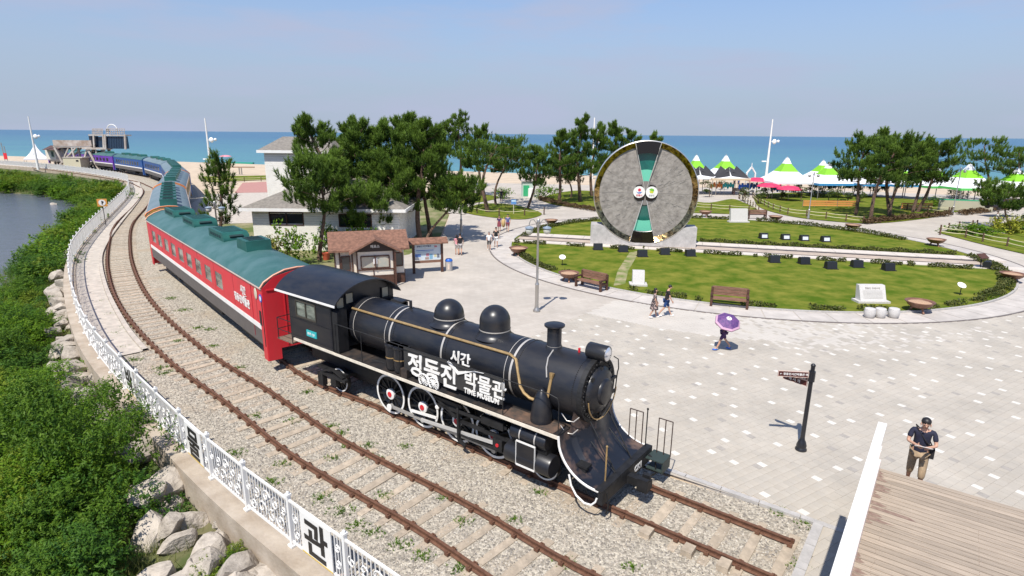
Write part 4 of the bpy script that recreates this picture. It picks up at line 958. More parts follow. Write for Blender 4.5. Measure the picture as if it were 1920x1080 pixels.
# ================================================================ CARRIAGES
def carriage(label, a, b, body, lower, roofm, endm, units, z0=.78, win=True, trim=None, wz=(2.3, 3.05), nwin=10, far=False, wd0=2.4, wd1=1.6):
    """a front end, b rear end on the track; local x towards the front, -y left side"""
    a, b = Vector((a[0], a[1], 0)), Vector((b[0], b[1], 0)); c = (a+b)/2; d = a-b; L = d.length
    t = thing('railway_carriage', label, 'carriage', (c.x, c.y, 0), math.atan2(d.y, d.x), 'carriages of the museum train')
    H = 3.55; W = 1.45; h = L/2
    rp = [(-W-.03, H), (-W+.12, H+.2), (-W+.5, H+.42), (-.5, H+.58), (0, H+.62), (.5, H+.58), (W-.5, H+.42), (W-.12, H+.2), (W+.03, H)]
    rf = MB().prism(list(reversed(rp)), -h, h, ax=AXC).build('roof', roofm, t, True)
    if trim:
        for x in (-h+.02, h-.02): MB().tube([(x, y*1.005, z+.015) for y, z in rp], .045, 5).build('roof_trim', trim, rf)
    s = MB()
    if trim: 
        for sg in (-1, 1): MB().box((0, sg*(W+.03), H-.02), (L, .05, .05)).build('gutter', mat('gutter_cream', (.55, .42, .36), rough=.5), rf)
    # side panels between the windows
    pit = (L-wd0-wd1)/nwin; x0 = -h+wd1
    for sg in (-1, 1):
        s = MB()
        if not win: s.box((0, sg*(W-.03), (1.98+H)/2), (L, .06, H-1.98))
        else:
            s.box((0, sg*(W-.03), (1.98+wz[0])/2), (L, .06, wz[0]-1.98)); s.box((0, sg*(W-.03), (wz[1]+H)/2), (L, .06, H-wz[1]))
            e0 = -h
            for k in range(nwin+1):
                e1 = x0+pit*k+pit*.2 if k < nwin else h
                s.box(((e0+e1)/2, sg*(W-.03), (wz[0]+wz[1])/2), (e1-e0, .06, wz[1]-wz[0])); e0 = x0+pit*k+pit*.8
        s.build('side_panel', body, t)
        MB().box((0, sg*(W-.01), 1.87), (L-.9, .05, .21)).build('white_stripe', WHITEP, t)
        MB().box((0, sg*(W-.03), (z0+.35+1.765)/2), (L-.9, .05, 1.765-z0-.35)).build('lower_panel', lower, t)
    if win:
        zc = (wz[0]+wz[1])/2; hh = wz[1]-wz[0]; ww = pit*.6
        s = MB()
        for p, q in (((-ww/2, -hh/2), (ww/2, -hh/2)), ((-ww/2, hh/2), (ww/2, hh/2)), ((-ww/2, -hh/2), (-ww/2, hh/2)), ((ww/2, -hh/2), (ww/2, hh/2))): s.beam((p[0], 0, p[1]), (q[0], 0, q[1]), .05, .05)
        fm = s.mesh('window', mat('window_trim', (.3, .3, .28), rough=.4, metal=.5)); pm = MB().box((0, 0, 0), (ww, .01, hh)).mesh('pane', WIN if not far else WIND)
        for sg in (-1, 1):
            for k in range(nwin):
                w_ = inst(fm, 'window', t, (x0+pit*(k+.5), sg*(W-.035), zc)); inst(pm, 'pane', w_, (0, -sg*.005, 0))
    if not far:
        s = MB()
        for sg in (-1, 1):
            for k in range(8): s.box((-h+1.2+k*(L-2.0)/7, sg*(W+.001), 2.78), (.018, .008, 1.5))
        s.build('panel_seams', mat('seam_dark', (.2, .03, .03) if body is CARRED else (.15, .1, .04), rough=.6), t)['kind'] = 'stuff'
    for sg in (-1, 1):
        for x in (h-.235, -h+.235): MB().box((x, sg*(W-.03), (.55+1.98)/2), (.45, .06, 1.43)).build('corner_panel', endm, t)
    # ends
    for x, sg in ((h, 1), (-h, -1)):
        s = MB(); s.prism([(-W+.02, .55), (-.9, .55), (-.9, 1.0), (.9, 1.0), (.9, .55), (W-.02, .55), (W-.02, H), (W-.5, H+.4), (0, H+.58), (-W+.5, H+.4), (-W+.02, H)], x-.05, x+.02, ax=AXC)
        s.box((x+.03*sg, -.62, 2.4), (.03, .04, 2.6)); s.box((x+.03*sg, .62, 2.4), (.03, .04, 2.6)); s.box((x+.03*sg, 0, H-.1), (.04, 2.6, .05)); s.build('end_wall', endm, t)
    MB().box((0, 0, 1.1), (L-.3, 2.5, .22)).box((0, 0, .85), (L*.35, 2.3, .5)).build('underframe', BLACK2, t)
    for x in (-h+3.4, h-3.4):
        bg_ = MB().box((x, -.95, .62), (2.9, .12, .22)).box((x, .95, .62), (2.9, .12, .22)).box((x, 0, .75), (.5, 1.9, .2)).build('bogie', BLACK2, t)
        s = MB()
        for dx in (-1.0, 1.0):
            for y in (-.75, .75): s.cyl((x+dx, y-.06, .6), (x+dx, y+.06, .6), .44, n=20)
        s.build('bogie_wheels', BLACK2, bg_)
    # roof units
    if units:
        u0 = MB(); n_ = 0
        # long unit with rounded front
        A_ = [(-1.35, 0), (-1.35, .36), (-1.2, .42), (.95, .42), (1.25, .3), (1.38, .1), (1.38, 0)]
        u0.prism([(x, z) for x, z in A_], -.62, .62, ax=XZ)
        um = u0.mesh('roof_unit', TEALUNIT, True)
        sl_ = MB()
        for k in range(6): sl_.box((-1.0+k*.36, 0, .425), (.04, .95, .02))
        sl_.box((1.29, 0, .22), (.12, .62, .17), ax=(Vector((.83, 0, -.55)), Vector((0, 1, 0)), Vector((.55, 0, .83))))
        for k in range(5): sl_.box((-.9+k*.4, -.625, .2), (.28, .015, .14)); sl_.box((-.9+k*.4, .625, .2), (.28, .015, .14))
        sm_ = sl_.mesh('vent_slots', mat('vent_dark', (.008, .03, .03), rough=.6))
        bx_ = MB(); bx_.prism([(-.75, 0), (.75, 0), (.66, .5), (-.66, .5)], -.55, .55, ax=XZ); bm_ = bx_.mesh('roof_unit', TEALUNIT)
        bt = MB(); bt.box((0, 0, .51), (1.0, .7, .03)); 
        for k in range(3): bt.box((-.25+k*.25, 0, .53), (.03, .6, .03))
        bt_m = bt.mesh('vent_slots', mat('vent_dark', (.008, .03, .03), rough=.6))
        for kind_, x in units:
            o = inst(um if kind_ == 'L' else bm_, 'roof_unit', t, (x, .05, H+.55)); 
            if not far: inst(sm_ if kind_ == 'L' else bt_m, 'vent_slots', o)
    return t, L, h
c1, L1, h1 = carriage('red passenger carriage with green roof coupled behind the black locomotive', (-8.55, 22.75), (-23.6, 40.3), CARRED, CARGREY, TEALROOF, CARRED, [('L', -8.6), ('L', -3.6), ('L', 2.2), ('B', 6.2)], trim=mat('trim_peach', (.62, .3, .2), rough=.5), nwin=9, wd0=5.2, wd1=1.0)
# lettering, mirror and emblem on the front of the red carriage
text('side_lettering', '시간', .38, (h1-2.75, -1.47, 2.86), XZ, WHITEP, c1, .004, .014)
text('side_lettering', '정동진박물관', .4, (h1-3.75, -1.47, 2.36), XZ, WHITEP, c1, .004, .014, 'LEFT', .95)
s = MB(); s.prism([(h1-2.5, 2.83), (h1-2.35, 2.74), (h1-1.85, 2.84), (h1-2.35, 2.68)], 1.47, 1.48, ax=XZ); s.build('swoosh', WHITEP, c1)
s = MB(); s.lathe([(.16, 0), (.16, .015), (0, .015)], 20, (h1-.18, -1.46, 3.12), (Vector((1, 0, 0)), Vector((0, 0, 1)), Vector((0, -1, 0))), mi=0); s.lathe([(.1, .016), (0, .02)], 16, (h1-.18, -1.46, 3.12), (Vector((1, 0, 0)), Vector((0, 0, 1)), Vector((0, -1, 0))), mi=1); s.build('round_emblem', [mat('emblem_blue', (.06, .1, .5), rough=.4), WHITEP], c1)
s = MB(); s.ball((h1-.72, -1.47, 3.2), (.17, .03, .24), 14, 8); s.build('round_window', mat('milky_glass', (.55, .5, .38), rough=.2), c1, True)
MB().box((h1-.42, -1.455, 2.25), (.22, .02, .6)).box((h1-.12, -1.455, 2.1), (.06, .02, 1.9)).build('door_window', BLACK2, c1)
MB().box((h1-1.35, -1.452, 2.4), (.025, .02, 2.2)).build('door_seam', mat('door_seam_red', (.3, .02, .03), rough=.5), c1)
carriage('ochre sided carriage with faded grey roof right behind the red one', (-24.6, 41.9), (-35.2, 60.6), CARYEL, CARGREY, GREYTEAL, CARYEL, [('B', 9.2), ('B', 6.6), ('B', 4.2), ('B', 1.5), ('B', -1.0), ('B', -4), ('B', -6.5)], trim=ORANGE, nwin=10)
carriage('ochre carriage with pale roof, third from the locomotive', (-35.9, 61.9), (-46.5, 82.5), CARYEL, CARGREY, GREYTEAL, CARYEL, [('B', 8.5), ('B', 5), ('B', 2), ('B', -1), ('B', -4.5), ('B', -8)], trim=ORANGE, nwin=10, far=True)
carriage('fourth carriage with dark teal roof units where the train bends left', (-47.2, 84.0), (-60.2, 105.0), CARBLUE, CARGREY, GREYTEAL, CARBLUE, [('B', 9), ('B', 6), ('B', 3), ('B', 0), ('B', -3), ('B', -6), ('B', -9)], nwin=10, far=True)
carriage('bright blue carriage with white stripe at the bend of the train', (-61.0, 106.4), (-73.6, 121.8), CARBLUE, CARGREY, GREYTEAL, CARBLUE, [('L', 6), ('L', 1), ('L', -5)], nwin=9, far=True)
carriage('deep blue carriage with white stripe beside the steel tower', (-74.5, 122.8), (-90.3, 138.0), CARBLUE, CARGREY, TEALROOF, CARBLUE, [('L', 6), ('L', 0), ('L', -6)], nwin=10, far=True)
carriage('purple carriage behind the steel legs of the tower', (-91.2, 138.9), (-108.5, 153.0), CARPURP, CARGREY, TEALROOF, CARPURP, [('L', 5), ('L', -4)], nwin=8, far=True)

carriage('last purple carriage half hidden by the beige block under the tower', (-109.4, 153.7), (-126.0, 164.5), CARPURP, CARGREY, TEALROOF, CARPURP, [('L', 4), ('L', -4)], nwin=8, far=True)
# ================================================================ WHITE RAILING
rp_ = arc_resample([p for p in fence_line], .05)
d0 = min(range(len(rp_)), key=lambda i: (rp_[i]-G(547, 1024, .09)).length)
STEP = 2.1; posts = []; i = d0-42*3
while i < 0: i += 42
k0 = (d0-i)//42
idx = list(range(i, len(rp_), 42)); pts = [rp_[i] for i in idx]
rail_o = thing('white_railing', 'long white iron railing with scrollwork and black lettered panels curving beside the empty track', 'railing')
pm = MB().box((0, 0, .67), (.085, .085, 1.34)).box((0, 0, 1.36), (.115, .115, .05)).box((0, 0, .03), (.17, .17, .05)); pm.ball((0, 0, 1.41), .04, 6, 4); pmesh = pm.mesh('post', WHITEP)
def panel_mesh(kind):
    s = MB(); L = STEP-.08; x0 = -L/2
    for z in (.14, 1.22): s.box((0, 0, z), (L, .045, .05))
    if kind == 'sign':
        for k in range(1, 5): s.box((x0+.02+k*.1, 0, .68), (.021, .021, 1.06)); 
        for k in range(1, 4): s.box((-x0-.02-k*.1, 0, .68), (.021, .021, 1.06))
    else:
        nb = 15 if kind != 'far' else 21
        for k in range(1, nb):
            s.box((x0+L*k/nb, 0, .68), (.021 if kind != 'far' else .032, .021, 1.06))
    if kind != 'far':
        cs = [(-.62, .42, .18), (-.2, .48, .23), (.24, .42, .19), (.64, .48, .22), (-.42, .82, .16), (.02, .88, .18), (.44, .84, .16), (.8, .84, .12), (-.82, .8, .13)] if kind == 'scroll' else [(-.76, .45, .13), (-.78, .85, .13), (.8, .5, .12), (.8, .9, .11)]
        for cx, cz, r in cs:
            pts_ = [((cx+r*(1-.11*t)*math.cos(t+cx*5)), -.02, cz+r*(1-.11*t)*math.sin(t+cx*5)) for t in np.linspace(0, 7.5, 14)]
            s.tube(pts_, .016, 4)
    return s.mesh('railing_panel', WHITEP)
PMS = {k: panel_mesh(k) for k in ('scroll', 'sign', 'far')}
gl = {k0-1: '관', k0+2: '물', k0+5: '박', k0+8: '진'}
plate = MB().box((.03, -.03, .68), (1.16, .025, 1.06)).mesh('sign_plate', WHITEP)
for i, p in enumerate(pts[:-1]):
    q = pts[i+1]; d = q-p; a = math.atan2(d.y, d.x)
    inst(pmesh, 'post', rail_o, (p.x, p.y, .09), a)
    mid = (p+q)/2; far_ = mid.length > 55
    # panel drawn from the river side: x from near to far reversed so letters read from outside
    kind_ = 'far' if far_ else ('sign' if i in gl and i < k0+8 else 'scroll')
    o = inst(PMS[kind_], 'railing_panel', rail_o, (mid.x, mid.y, .09), a+math.pi)
    if kind_ == 'sign':
        inst(plate, 'sign_plate', o)
        tx = text('lettering', gl[i], 1.0, (.03, -.05, .31), XZ, mat('letter_black', (.015, .014, .014), rough=.5), o, .006, .022, 'CENTER', 1.0)
        MB().box((.03, -.046, .175), (1.16, .004, .035)).build('yellow_band', mat('yellow_band_paint', (.6, .42, .08), rough=.5), o)
inst(pmesh, 'post', rail_o, (pts[-1].x, pts[-1].y, .09))
# ================================================================ HOUSE, KIOSK, BOARD
hs = thing('beach_house', 'white clapboard house with grey hipped roof and a taller square block behind the pines', 'house')
hx0, hx1, hy0, hy1 = -21.0, -9.2, 47.2, 58.0
def siding(s, x0, x1, y, z0, z1, ax='x', holes=()):
    """overlapping boards along a wall, open where windows are"""
    z = z0
    while z < z1-.01:
        h = min(.2, z1-z); segs = [(x0, x1)]
        for (a, b, c, d) in holes:
            if z+h/2 > c and z+h/2 < d:
                segs = [q for sgm in segs for q in ((sgm[0], min(sgm[1], a)), (max(sgm[0], b), sgm[1])) if q[1]-q[0] > .02]
        for a, b in segs:
            if ax == 'x': s.box(((a+b)/2, y, z+h/2), (b-a, .04, h-.012), ax=(Vector((1, 0, 0)), Vector((0, .995, .1)), Vector((0, -.1, .995))))
            else: s.box((y, (a+b)/2, z+h/2), (.04, b-a, h-.012))
        z += .2
win_h = [(-19.6, -16.9, 2.1, 3.1), (-14.0, -11.4, 2.0, 3.0)]
MB().box(((hx0+hx1)/2, (hy0+hy1)/2, 1.65), (hx1-hx0-.12, hy1-hy0-.12, 3.3)).build('wall_core', mat('dark_interior', (.05, .045, .04), rough=.9), hs)
s = MB(); siding(s, hx0, hx1, hy0, 0, 3.35, 'x', win_h); siding(s, hy0, hy1, hx0, 0, 3.35, 'y'); siding(s, hy0, hy1, hx1, 0, 3.35, 'y'); s.build('wall', SIDING, hs)
for a, b, c, d in win_h:
    s = MB()
    for p, q in (((a, c), (b, c)), ((a, d), (b, d)), ((a, c), (a, d)), ((b, c), (b, d)), (((a+b)/2, c), ((a+b)/2, d))): s.beam((p[0], hy0-.03, p[1]), (q[0], hy0-.03, q[1]), .08, .08)
    f = s.build('window', WOODD, hs); MB().box(((a+b)/2, hy0+.01, (c+d)/2), (b-a, .02, d-c)).build('pane', WIND, f)
def hip(name, x0, x1, y0, y1, z0, z1, ov, rl, mats_, par):
    X0, X1, Y0, Y1 = x0-ov, x1+ov, y0-ov, y1+ov; cy = (Y0+Y1)/2; a = (X0+X1)/2-rl/2; b = (X0+X1)/2+rl/2
    v = [(X0, Y0, z0), (X1, Y0, z0), (X1, Y1, z0), (X0, Y1, z0), (a, cy, z1), (b, cy, z1)]
    s = MB(); s.add(v, [(0, 1, 5, 4), (1, 2, 5), (2, 3, 4, 5), (3, 0, 4), (3, 2, 1, 0)]); r = s.build(name, mats_, par)
    s = MB()
    for p, q in (((X0, Y0), (X1, Y0)), ((X1, Y0), (X1, Y1)), ((X1, Y1), (X0, Y1)), ((X0, Y1), (X0, Y0))): s.beam((p[0], p[1], z0-.1), (q[0], q[1], z0-.1), .08, .24)
    s.build('fascia', WHITEP, r); return r
hip('roof', hx0, hx1, hy0, hy1, 3.48, 5.9, .7, 2.5, GREYROOF, hs)
tx0, tx1, ty0, ty1 = -22.6, -16.6, 54.5, 60.0
s = MB(); siding(s, tx0, tx1, ty0, 3.0, 7.6); siding(s, ty0, ty1, tx0, 0, 7.6, 'y'); siding(s, ty0, ty1, tx1, 3, 7.6, 'y'); s.box(((tx0+tx1)/2, (ty0+ty1)/2, 3.8), (tx1-tx0-.1, ty1-ty0-.1, 7.6)); s.build('upper_block_wall', SIDING, hs)
hip('upper_roof', tx0, tx1, ty0, ty1, 7.75, 8.95, .45, 4.4, GREYROOF, hs)

# ticket kiosk: local x to the right along its front, front faces -y
kz = R_(17.0)
ko = thing('ticket_kiosk', 'small cream ticket kiosk with brown shingle roof and gabled counter window', 'kiosk', (-8.95, 36.1, 0), kz); ko.scale = (.93, .93, .95)
s = MB(); s.box((0, 1.45, 1.2), (4.6, 2.5, 2.4)); s.build('wall', CREAMW, ko)
s = MB(); s.box((.35, -.1, 1.2), (2.5, .5, 2.4)); s.build('counter_bay', CREAMW, ko)
s = MB(); s.box((.35, -.37, .35), (2.6, .06, .7)); s.box((1.95, .17, .35), (.75, .06, .7)); s.box((2.33, 1.45, .45), (.06, 2.5, .9)); s.build('base_boards', WOODD, ko)
AXY = (Vector((0, 1, 0)), Vector((0, 0, 1)), Vector((1, 0, 0)))
s = MB(); s.prism([(-.25, 2.36), (1.45, 3.35), (3.15, 2.36), (3.15, 2.48), (1.45, 3.47), (-.25, 2.48)], -2.65, 2.65, ax=AXY); rfk = s.build('roof', SHING, ko)
s = MB(); s.prism([(-1.35, 2.3), (.35, 3.16), (2.05, 2.3), (2.05, 2.42), (.35, 3.28), (-1.35, 2.42)], -1.2, .95, ax=XZ); s.build('gable_roof', SHING, rfk)
s = MB(); s.prism([(-1.1, 2.36), (.35, 3.1), (1.8, 2.36)], .36, .42, ax=XZ); gb = s.build('gable_panel', mat('dark_gable_wood', (.035, .022, .018), rough=.6), ko)
text('kiosk_lettering', '매표소', .22, (.05, -.43, 2.62), XZ, WHITEP, gb, .004, .006)
def kwin(x0, x1, z0, z1, y, mm=WIN, mull=1):
    s = MB()
    for p, q in (((x0, z0), (x1, z0)), ((x0, z1), (x1, z1)), ((x0, z0), (x0, z1)), ((x1, z0), (x1, z1))): s.beam((p[0], y-.02, p[1]), (q[0], y-.02, q[1]), .07, .08)
    if mull: s.beam(((x0+x1)/2, y-.02, z0), ((x0+x1)/2, y-.02, z1), .07, .28)
    f = s.build('window', WOODD, ko); MB().box(((x0+x1)/2, y+.0, (z0+z1)/2), (x1-x0, .02, z1-z0)).build('pane', mm, f); return f
wf = kwin(-.6, 1.25, 1.25, 2.05, -.36, mat('kiosk_pane', (.33, .36, .33), rough=.1, col2=(.5, .42, .32), vscale=2))
MB().box((.32, -.44, 1.72), (.27, .01, .36)).build('paper_notice', WHTC, wf)
kwin(-1.85, -1.3, 1.05, 2.0, .19, WIND, 0); kwin(1.68, 2.2, 1.2, 2.1, .19, WIND, 0)
s = MB()
for x in (-2.27, -1.95, -1.15): s.box((x, .17, 1.2), (.09, .07, 2.4))
for x in (-.85, 1.55): s.box((x, -.37, 1.2), (.09, .06, 2.4))
s.box((.2, -.37, .95), (.06, .06, .5)); s.box((.35, -.38, .72), (2.5, .05, .06)); s.box((.35, -.38, 1.15), (2.5, .08, .07)); s.build('timbers', WOODD, ko)
MB().box((1.62, -.75, 1.2), (.1, .1, 2.4)).build('porch_post', WOODD, ko)
# information board
ib = thing('information_board', 'roofed wooden information board with a colourful poster beside the kiosk', 'notice board', tuple(G(803, 512)), R_(18))
for x in (-.98, .98): MB().box((x, 0, 1.1), (.17, .17, 2.2)).build('post', WOODD, ib)
MB().box((0, 0, .82), (2.0, .12, .16)).build('crossbar', WOODB, ib)
s = MB(); s.prism([(-.45, 2.1), (0, 2.42), (.45, 2.1), (.45, 2.18), (0, 2.5), (-.45, 2.18)], -1.35, 1.35, ax=AXY); s.build('roof', SHING, ib)
pb_ = MB().box((0, -.02, 1.5), (1.8, .05, 1.1)).build('poster_panel', mat('poster_pale_blue', (.5, .62, .7), rough=.4, col2=(.62, .68, .72), vscale=2), ib)
cols = [(.1, .2, .5), (.62, .6, .58), (.5, .2, .25), (.2, .4, .55), (.35, .25, .22), (.6, .55, .3), (.15, .16, .2)]
pr_ = random.Random(3)
s = MB()
for k, (x, z, w_, h_) in enumerate([(-.68, 1.28, .38, .2), (-.68, 1.06, .38, .16), (-.02, 1.3, .2, .2), (.22, 1.18, .22, .36), (-.06, 1.06, .26, .16), (.52, 1.22, .16, .18), (.72, 1.2, .16, .26), (-.2, 1.62, 1.2, .05), (.1, 1.72, .9, .04), (.55, 1.86, .2, .12), (-.3, 1.52, .9, .03)]): s.box((x, -.05, z), (w_, .006, h_), mi=k % 7)
s.build('poster_print', [mat('poster_print_%d' % i, c, rough=.5) for i, c in enumerate(cols)], pb_)
text('poster_lettering', '정동진 시간박물관', .13, (-.75, -.055, 1.86), XZ, mat('poster_navy', (.03, .06, .2)), pb_, .001, .002)
bn = thing('litter_bin', 'grey litter bin with bright blue lid beside the information board', 'litter bin', tuple(G(842, 508)))
s = MB(); s.lathe([(.24, 0), (.25, .05), (.25, .72), (.0, .72)], 16); s.build('drum', mat('bin_grey', (.42, .4, .38), rough=.5), bn, True)
s = MB(); s.lathe([(.27, .72), (.27, .78), (.2, .88), (0, .9)], 16); s.build('lid', BLUEPL, bn, True)
MB().box((0, -.255, .35), (.14, .01, .4)).build('bin_label', mat('bin_label_pale', (.6, .5, .42)), bn)
pq = thing('red_plant_tub', 'small orange red tub on the grass left of the kiosk', 'plant tub', tuple(G(612, 487)))
MB().lathe([(.22, 0), (.3, .5), (.32, .55), (0, .5)], 14).build('tub', mat('tub_red', (.5, .1, .05), rough=.6), pq, True)

# ================================================================ HOURGLASS WHEEL
wc = Vector((11.25, 50.3, 0)); WRAD = 4.35; WZ = 4.62
wh = thing('giant_hourglass_wheel', 'huge upright stone and gold wheel with a green hourglass across it, on two granite blocks', 'monument', tuple(wc), R_(-9))
AW = (Vector((1, 0, 0)), Vector((0, 0, 1)), Vector((0, -1, 0)))
oW = (0, 0, WZ)
GOLD = mat('polished_gold_rim', (.56, .38, .16), rough=.14, metal=1.0, col2=(.09, .06, .03), vscale=2.6, bump=1.0, bscale=1.9, lo=.4, hi=.6)  # dark mottling in the colour imitates reflections in the polished ring
WGREY = mat('engraved_grey_stone', (.3, .272, .245), rough=.6, col2=(.17, .152, .137), vscale=2.0, detail=12, bump=1.0, bscale=3.2, lo=.42, hi=.7)
s = MB(); s.lathe([(WRAD, -1.2), (WRAD, .42), (WRAD-.07, .45), (WRAD-.07, .38)], 96, oW, AW, cap=False); s.build('outer_rim', mat('rim_silver', (.6, .57, .53), rough=.25, metal=.8), wh, True)
s = MB(); s.lathe([(WRAD-.07, .38), (3.86, .12)], 96, oW, AW, cap=False); s.build('gold_ring', GOLD, wh, True)
def wedge(a0, a1, r0, r1, n=14): 
    return [(r1*math.cos(a), r1*math.sin(a)) for a in np.linspace(a0, a1, n)]+[(r0*math.cos(a), r0*math.sin(a)) for a in np.linspace(a1, a0, n)]
# faces left and right with relief panels
T0, T1 = R_(76), R_(104.5); B0, B1 = R_(255.5), R_(284)
s = MB(); s.prism(wedge(B1-2*math.pi, T0, .02, 3.86, 48), -1.1, .08, oW and 0, oW, AW); s.build('face', WGREY, wh)
s = MB(); s.prism(wedge(T1, B0, .02, 3.86, 48), -1.1, .08, 0, oW, AW); s.build('face', WGREY, wh)
rr_ = random.Random(5); s = MB()
for side_ in (0, math.pi):
    for k in range(44):
        a = side_+rr_.uniform(-1.25, 1.25); r = rr_.uniform(1.2, 3.5); a2 = a+rr_.uniform(-.2, .2); L = rr_.uniform(.15, .5)
        p = (r*math.cos(a), -.085, WZ+r*math.sin(a)); q = (p[0]+L*math.cos(a2), -.085, p[2]+L*math.sin(a2)); s.beam(p, q, .02, rr_.uniform(.02, .06), up=(0, 1, 0))
    for a in (0, .35, -.35, .75, -.75, 1.1, -1.1):
        b = side_+a; s.beam((1.05*math.cos(b), -.083, WZ+1.05*math.sin(b)), (3.82*math.cos(b), -.083, WZ+3.82*math.sin(b)), .012, .025, up=(0, 1, 0))
s.build('face_relief', mat('relief_grey', (.31, .285, .26), rough=.6), wh)
def hourglass(a0, a1, sand_r0, sand_r1, up):
    GD, GL = mat('green_glass', (.006, .13, .1), rough=.08, spec=.8, col2=(.004, .075, .065), vscale=1.0), mat('green_sand', (.14, .5, .36), rough=.3)
    s = MB(); s.prism(wedge(a0, a1, .05, 3.3), -1.0, .03, 0, oW, AW); g = s.build('hourglass_glass', GD, wh)
    s = MB(); s.prism(wedge(a0+.012, a1-.012, sand_r0, sand_r1), .03, .06, 0, oW, AW); s.build('sand', GL, g)
    s = MB(); s.prism(wedge(a0-.0, a1+.0, 3.3, 4.27), -1.0, .4, 0, oW, AW); s.build('black_segment', mat('polished_black', (.012, .009, .008), rough=.12), wh)
    s = MB()
    for a in (a0, a1): s.beam((.3*math.cos(a), -.1, WZ+.3*math.sin(a)), (4.27*math.cos(a), -.42, WZ+4.27*math.sin(a)), .05, .045, up=(0, 1, 0))
    s.tube([(3.32*math.cos(a), -.1, WZ+3.32*math.sin(a)) for a in np.linspace(a0, a1, 9)], .035, 5); s.build('glass_frame', mat('frame_silver', (.62, .6, .57), rough=.3, metal=.5), wh)
hourglass(T0, T1, .05, 1.95, True); hourglass(B0, B1, 2.35, 3.26, False)
s = MB(); s.prism([(1.0*math.cos(a), 1.0*math.sin(a)) for a in np.linspace(0, 6.283, 37)[:-1]], .08, .11, 0, oW, AW); s.build('hub_disc', mat('hub_stone', (.2, .18, .17), rough=.5), wh)
s = MB(); s.prism([(-.98, .0), (-.8, .62), (-.35, .72), (0, .05), (.35, .72), (.8, .62), (.98, 0), (.92, -.42), (.6, -.66), (.1, -.6), (0, -.1), (-.1, -.6), (-.6, -.66), (-.92, -.42)], .11, .16, 0, oW, AW); s.build('hub_mask', mat('polished_black', (.012, .009, .008), rough=.12), wh)
for x in (-.52, .52):
    d_ = MB().prism([(x+.49*math.cos(a), .08+.49*math.sin(a)) for a in np.linspace(0, 6.283, 33)[:-1]], .16, .21, 0, oW, AW).build('emblem_disc', WHITEP, wh)
    if x < 0:
        MB().prism([(x+.02+.13*math.cos(a), .26+.13*math.sin(a)) for a in np.linspace(0, 6.283, 17)[:-1]], .21, .22, 0, oW, AW).build('red_sun', mat('emblem_red', (.6, .03, .06)), d_)
        MB().prism([(x-.25, .12), (x-.1, .05), (x+.08, .07), (x+.27, .12), (x+.12, -.03), (x-.08, -.04)], .21, .22, 0, oW, AW).build('blue_wave', mat('emblem_wave_blue', (.02, .1, .45)), d_)
        text('emblem_lettering', '강릉시', .19, (x-.24, -.225, WZ-.26), XZ, mat('emblem_red', (.6, .03, .06)), d_, .001, .004)
    else:
        MB().prism([(x-.22, .32), (x-.05, .42), (x+.16, .36), (x+.2, .2), (x+.05, .12), (x-.1, .2)], .21, .22, 0, oW, AW).build('green_leaf', mat('emblem_green', (.15, .42, .03)), d_)
        MB().prism([(x-.2, .16), (x-.02, .22), (x+.16, .12), (x+.1, .0), (x-.12, .02)], .21, .222, 0, oW, AW).build('yellow_leaf', mat('emblem_yellow', (.55, .55, .04)), d_)
        text('emblem_lettering', '정동진', .17, (x-.22, -.225, WZ-.24), XZ, mat('emblem_grey', (.3, .3, .3)), d_, .001, .002)
for sg in (-1, 1):
    s = MB(); a, b = sg*4.45, sg*1.2
    poly = [(a, 0), (a, 1.85), (sg*3.6, 1.85)]+[(sg*r_, WZ-math.sqrt(max(0, 4.37**2-r_**2))) for r_ in np.linspace(3.3, 1.2, 9)]+[(b, 0)]
    s.prism(poly, -1.3, .5, 0, (0, 0, 0), AW); s.build('granite_block', mat('block_granite', (.42, .4, .385), rough=.6, var=.15, vscale=3), wh)
MB().box((0, .4, .2), (3.4, 1.9, .36)).build('plinth', mat('block_granite', (.42, .4, .385), rough=.6, var=.15, vscale=3), wh)

# ================================================================ BENCHES, BOWLS, PLAQUES, LAMPS
def bench(label, loc, rz, group='dark wooden benches round the lawn'):
    t = thing('wooden_bench', label, 'bench', loc, rz, group)     # faces -y
    for x in (-.78, .78):
        s = MB(); s.box((x, -.28, .3), (.11, .11, .6)); s.box((x, .3, .45), (.11, .12, .92)); s.box((x, 0, .36), (.09, .55, .1)); s.build('bench_leg', WOODD, t)
        MB().box((x, -.03, .62), (.12, .72, .07)).build('armrest', WOODD, t)
    for y in (-.22, -.06, .1): MB().box((0, y, .42), (1.5, .15, .06)).build('seat_board', WOODB, t)
    for z in (.58, .74, .9): MB().box((0, .27+.03*(z-.58), z), (1.56, .06, .14)).build('back_board', WOODB, t)
    t.scale = (1.22, 1.1, 1.08)
    return t
def P2(x, y): p = G(x, y); return (p.x, p.y, .06)
bz = []
g1 = G(1108, 542); bench('dark brown bench at the lawn edge right beside a bronze bowl', (g1.x, g1.y, .055), math.atan2(g1.x-LC[0], -(g1.y-LC[1]))*1)
g2 = G(1366, 576); bench('dark brown bench at the lawn edge behind the person with the purple umbrella', (g2.x, g2.y, .055), math.atan2(g2.x-LC[0], -(g2.y-LC[1])))
for o, lab, px_xy in ((None, 'brown bench behind the pale slab at the far edge of the round lawn', (1418, 411)), (None, 'brown bench in the back garden before the little pines', (1385, 366)), (None, 'brown bench under the dark pines beside the path', (842, 352))):
    p = G(*px_xy); bench(lab, (p.x, p.y, .09), R_(175) if px_xy[0] == 1418 else R_(4))
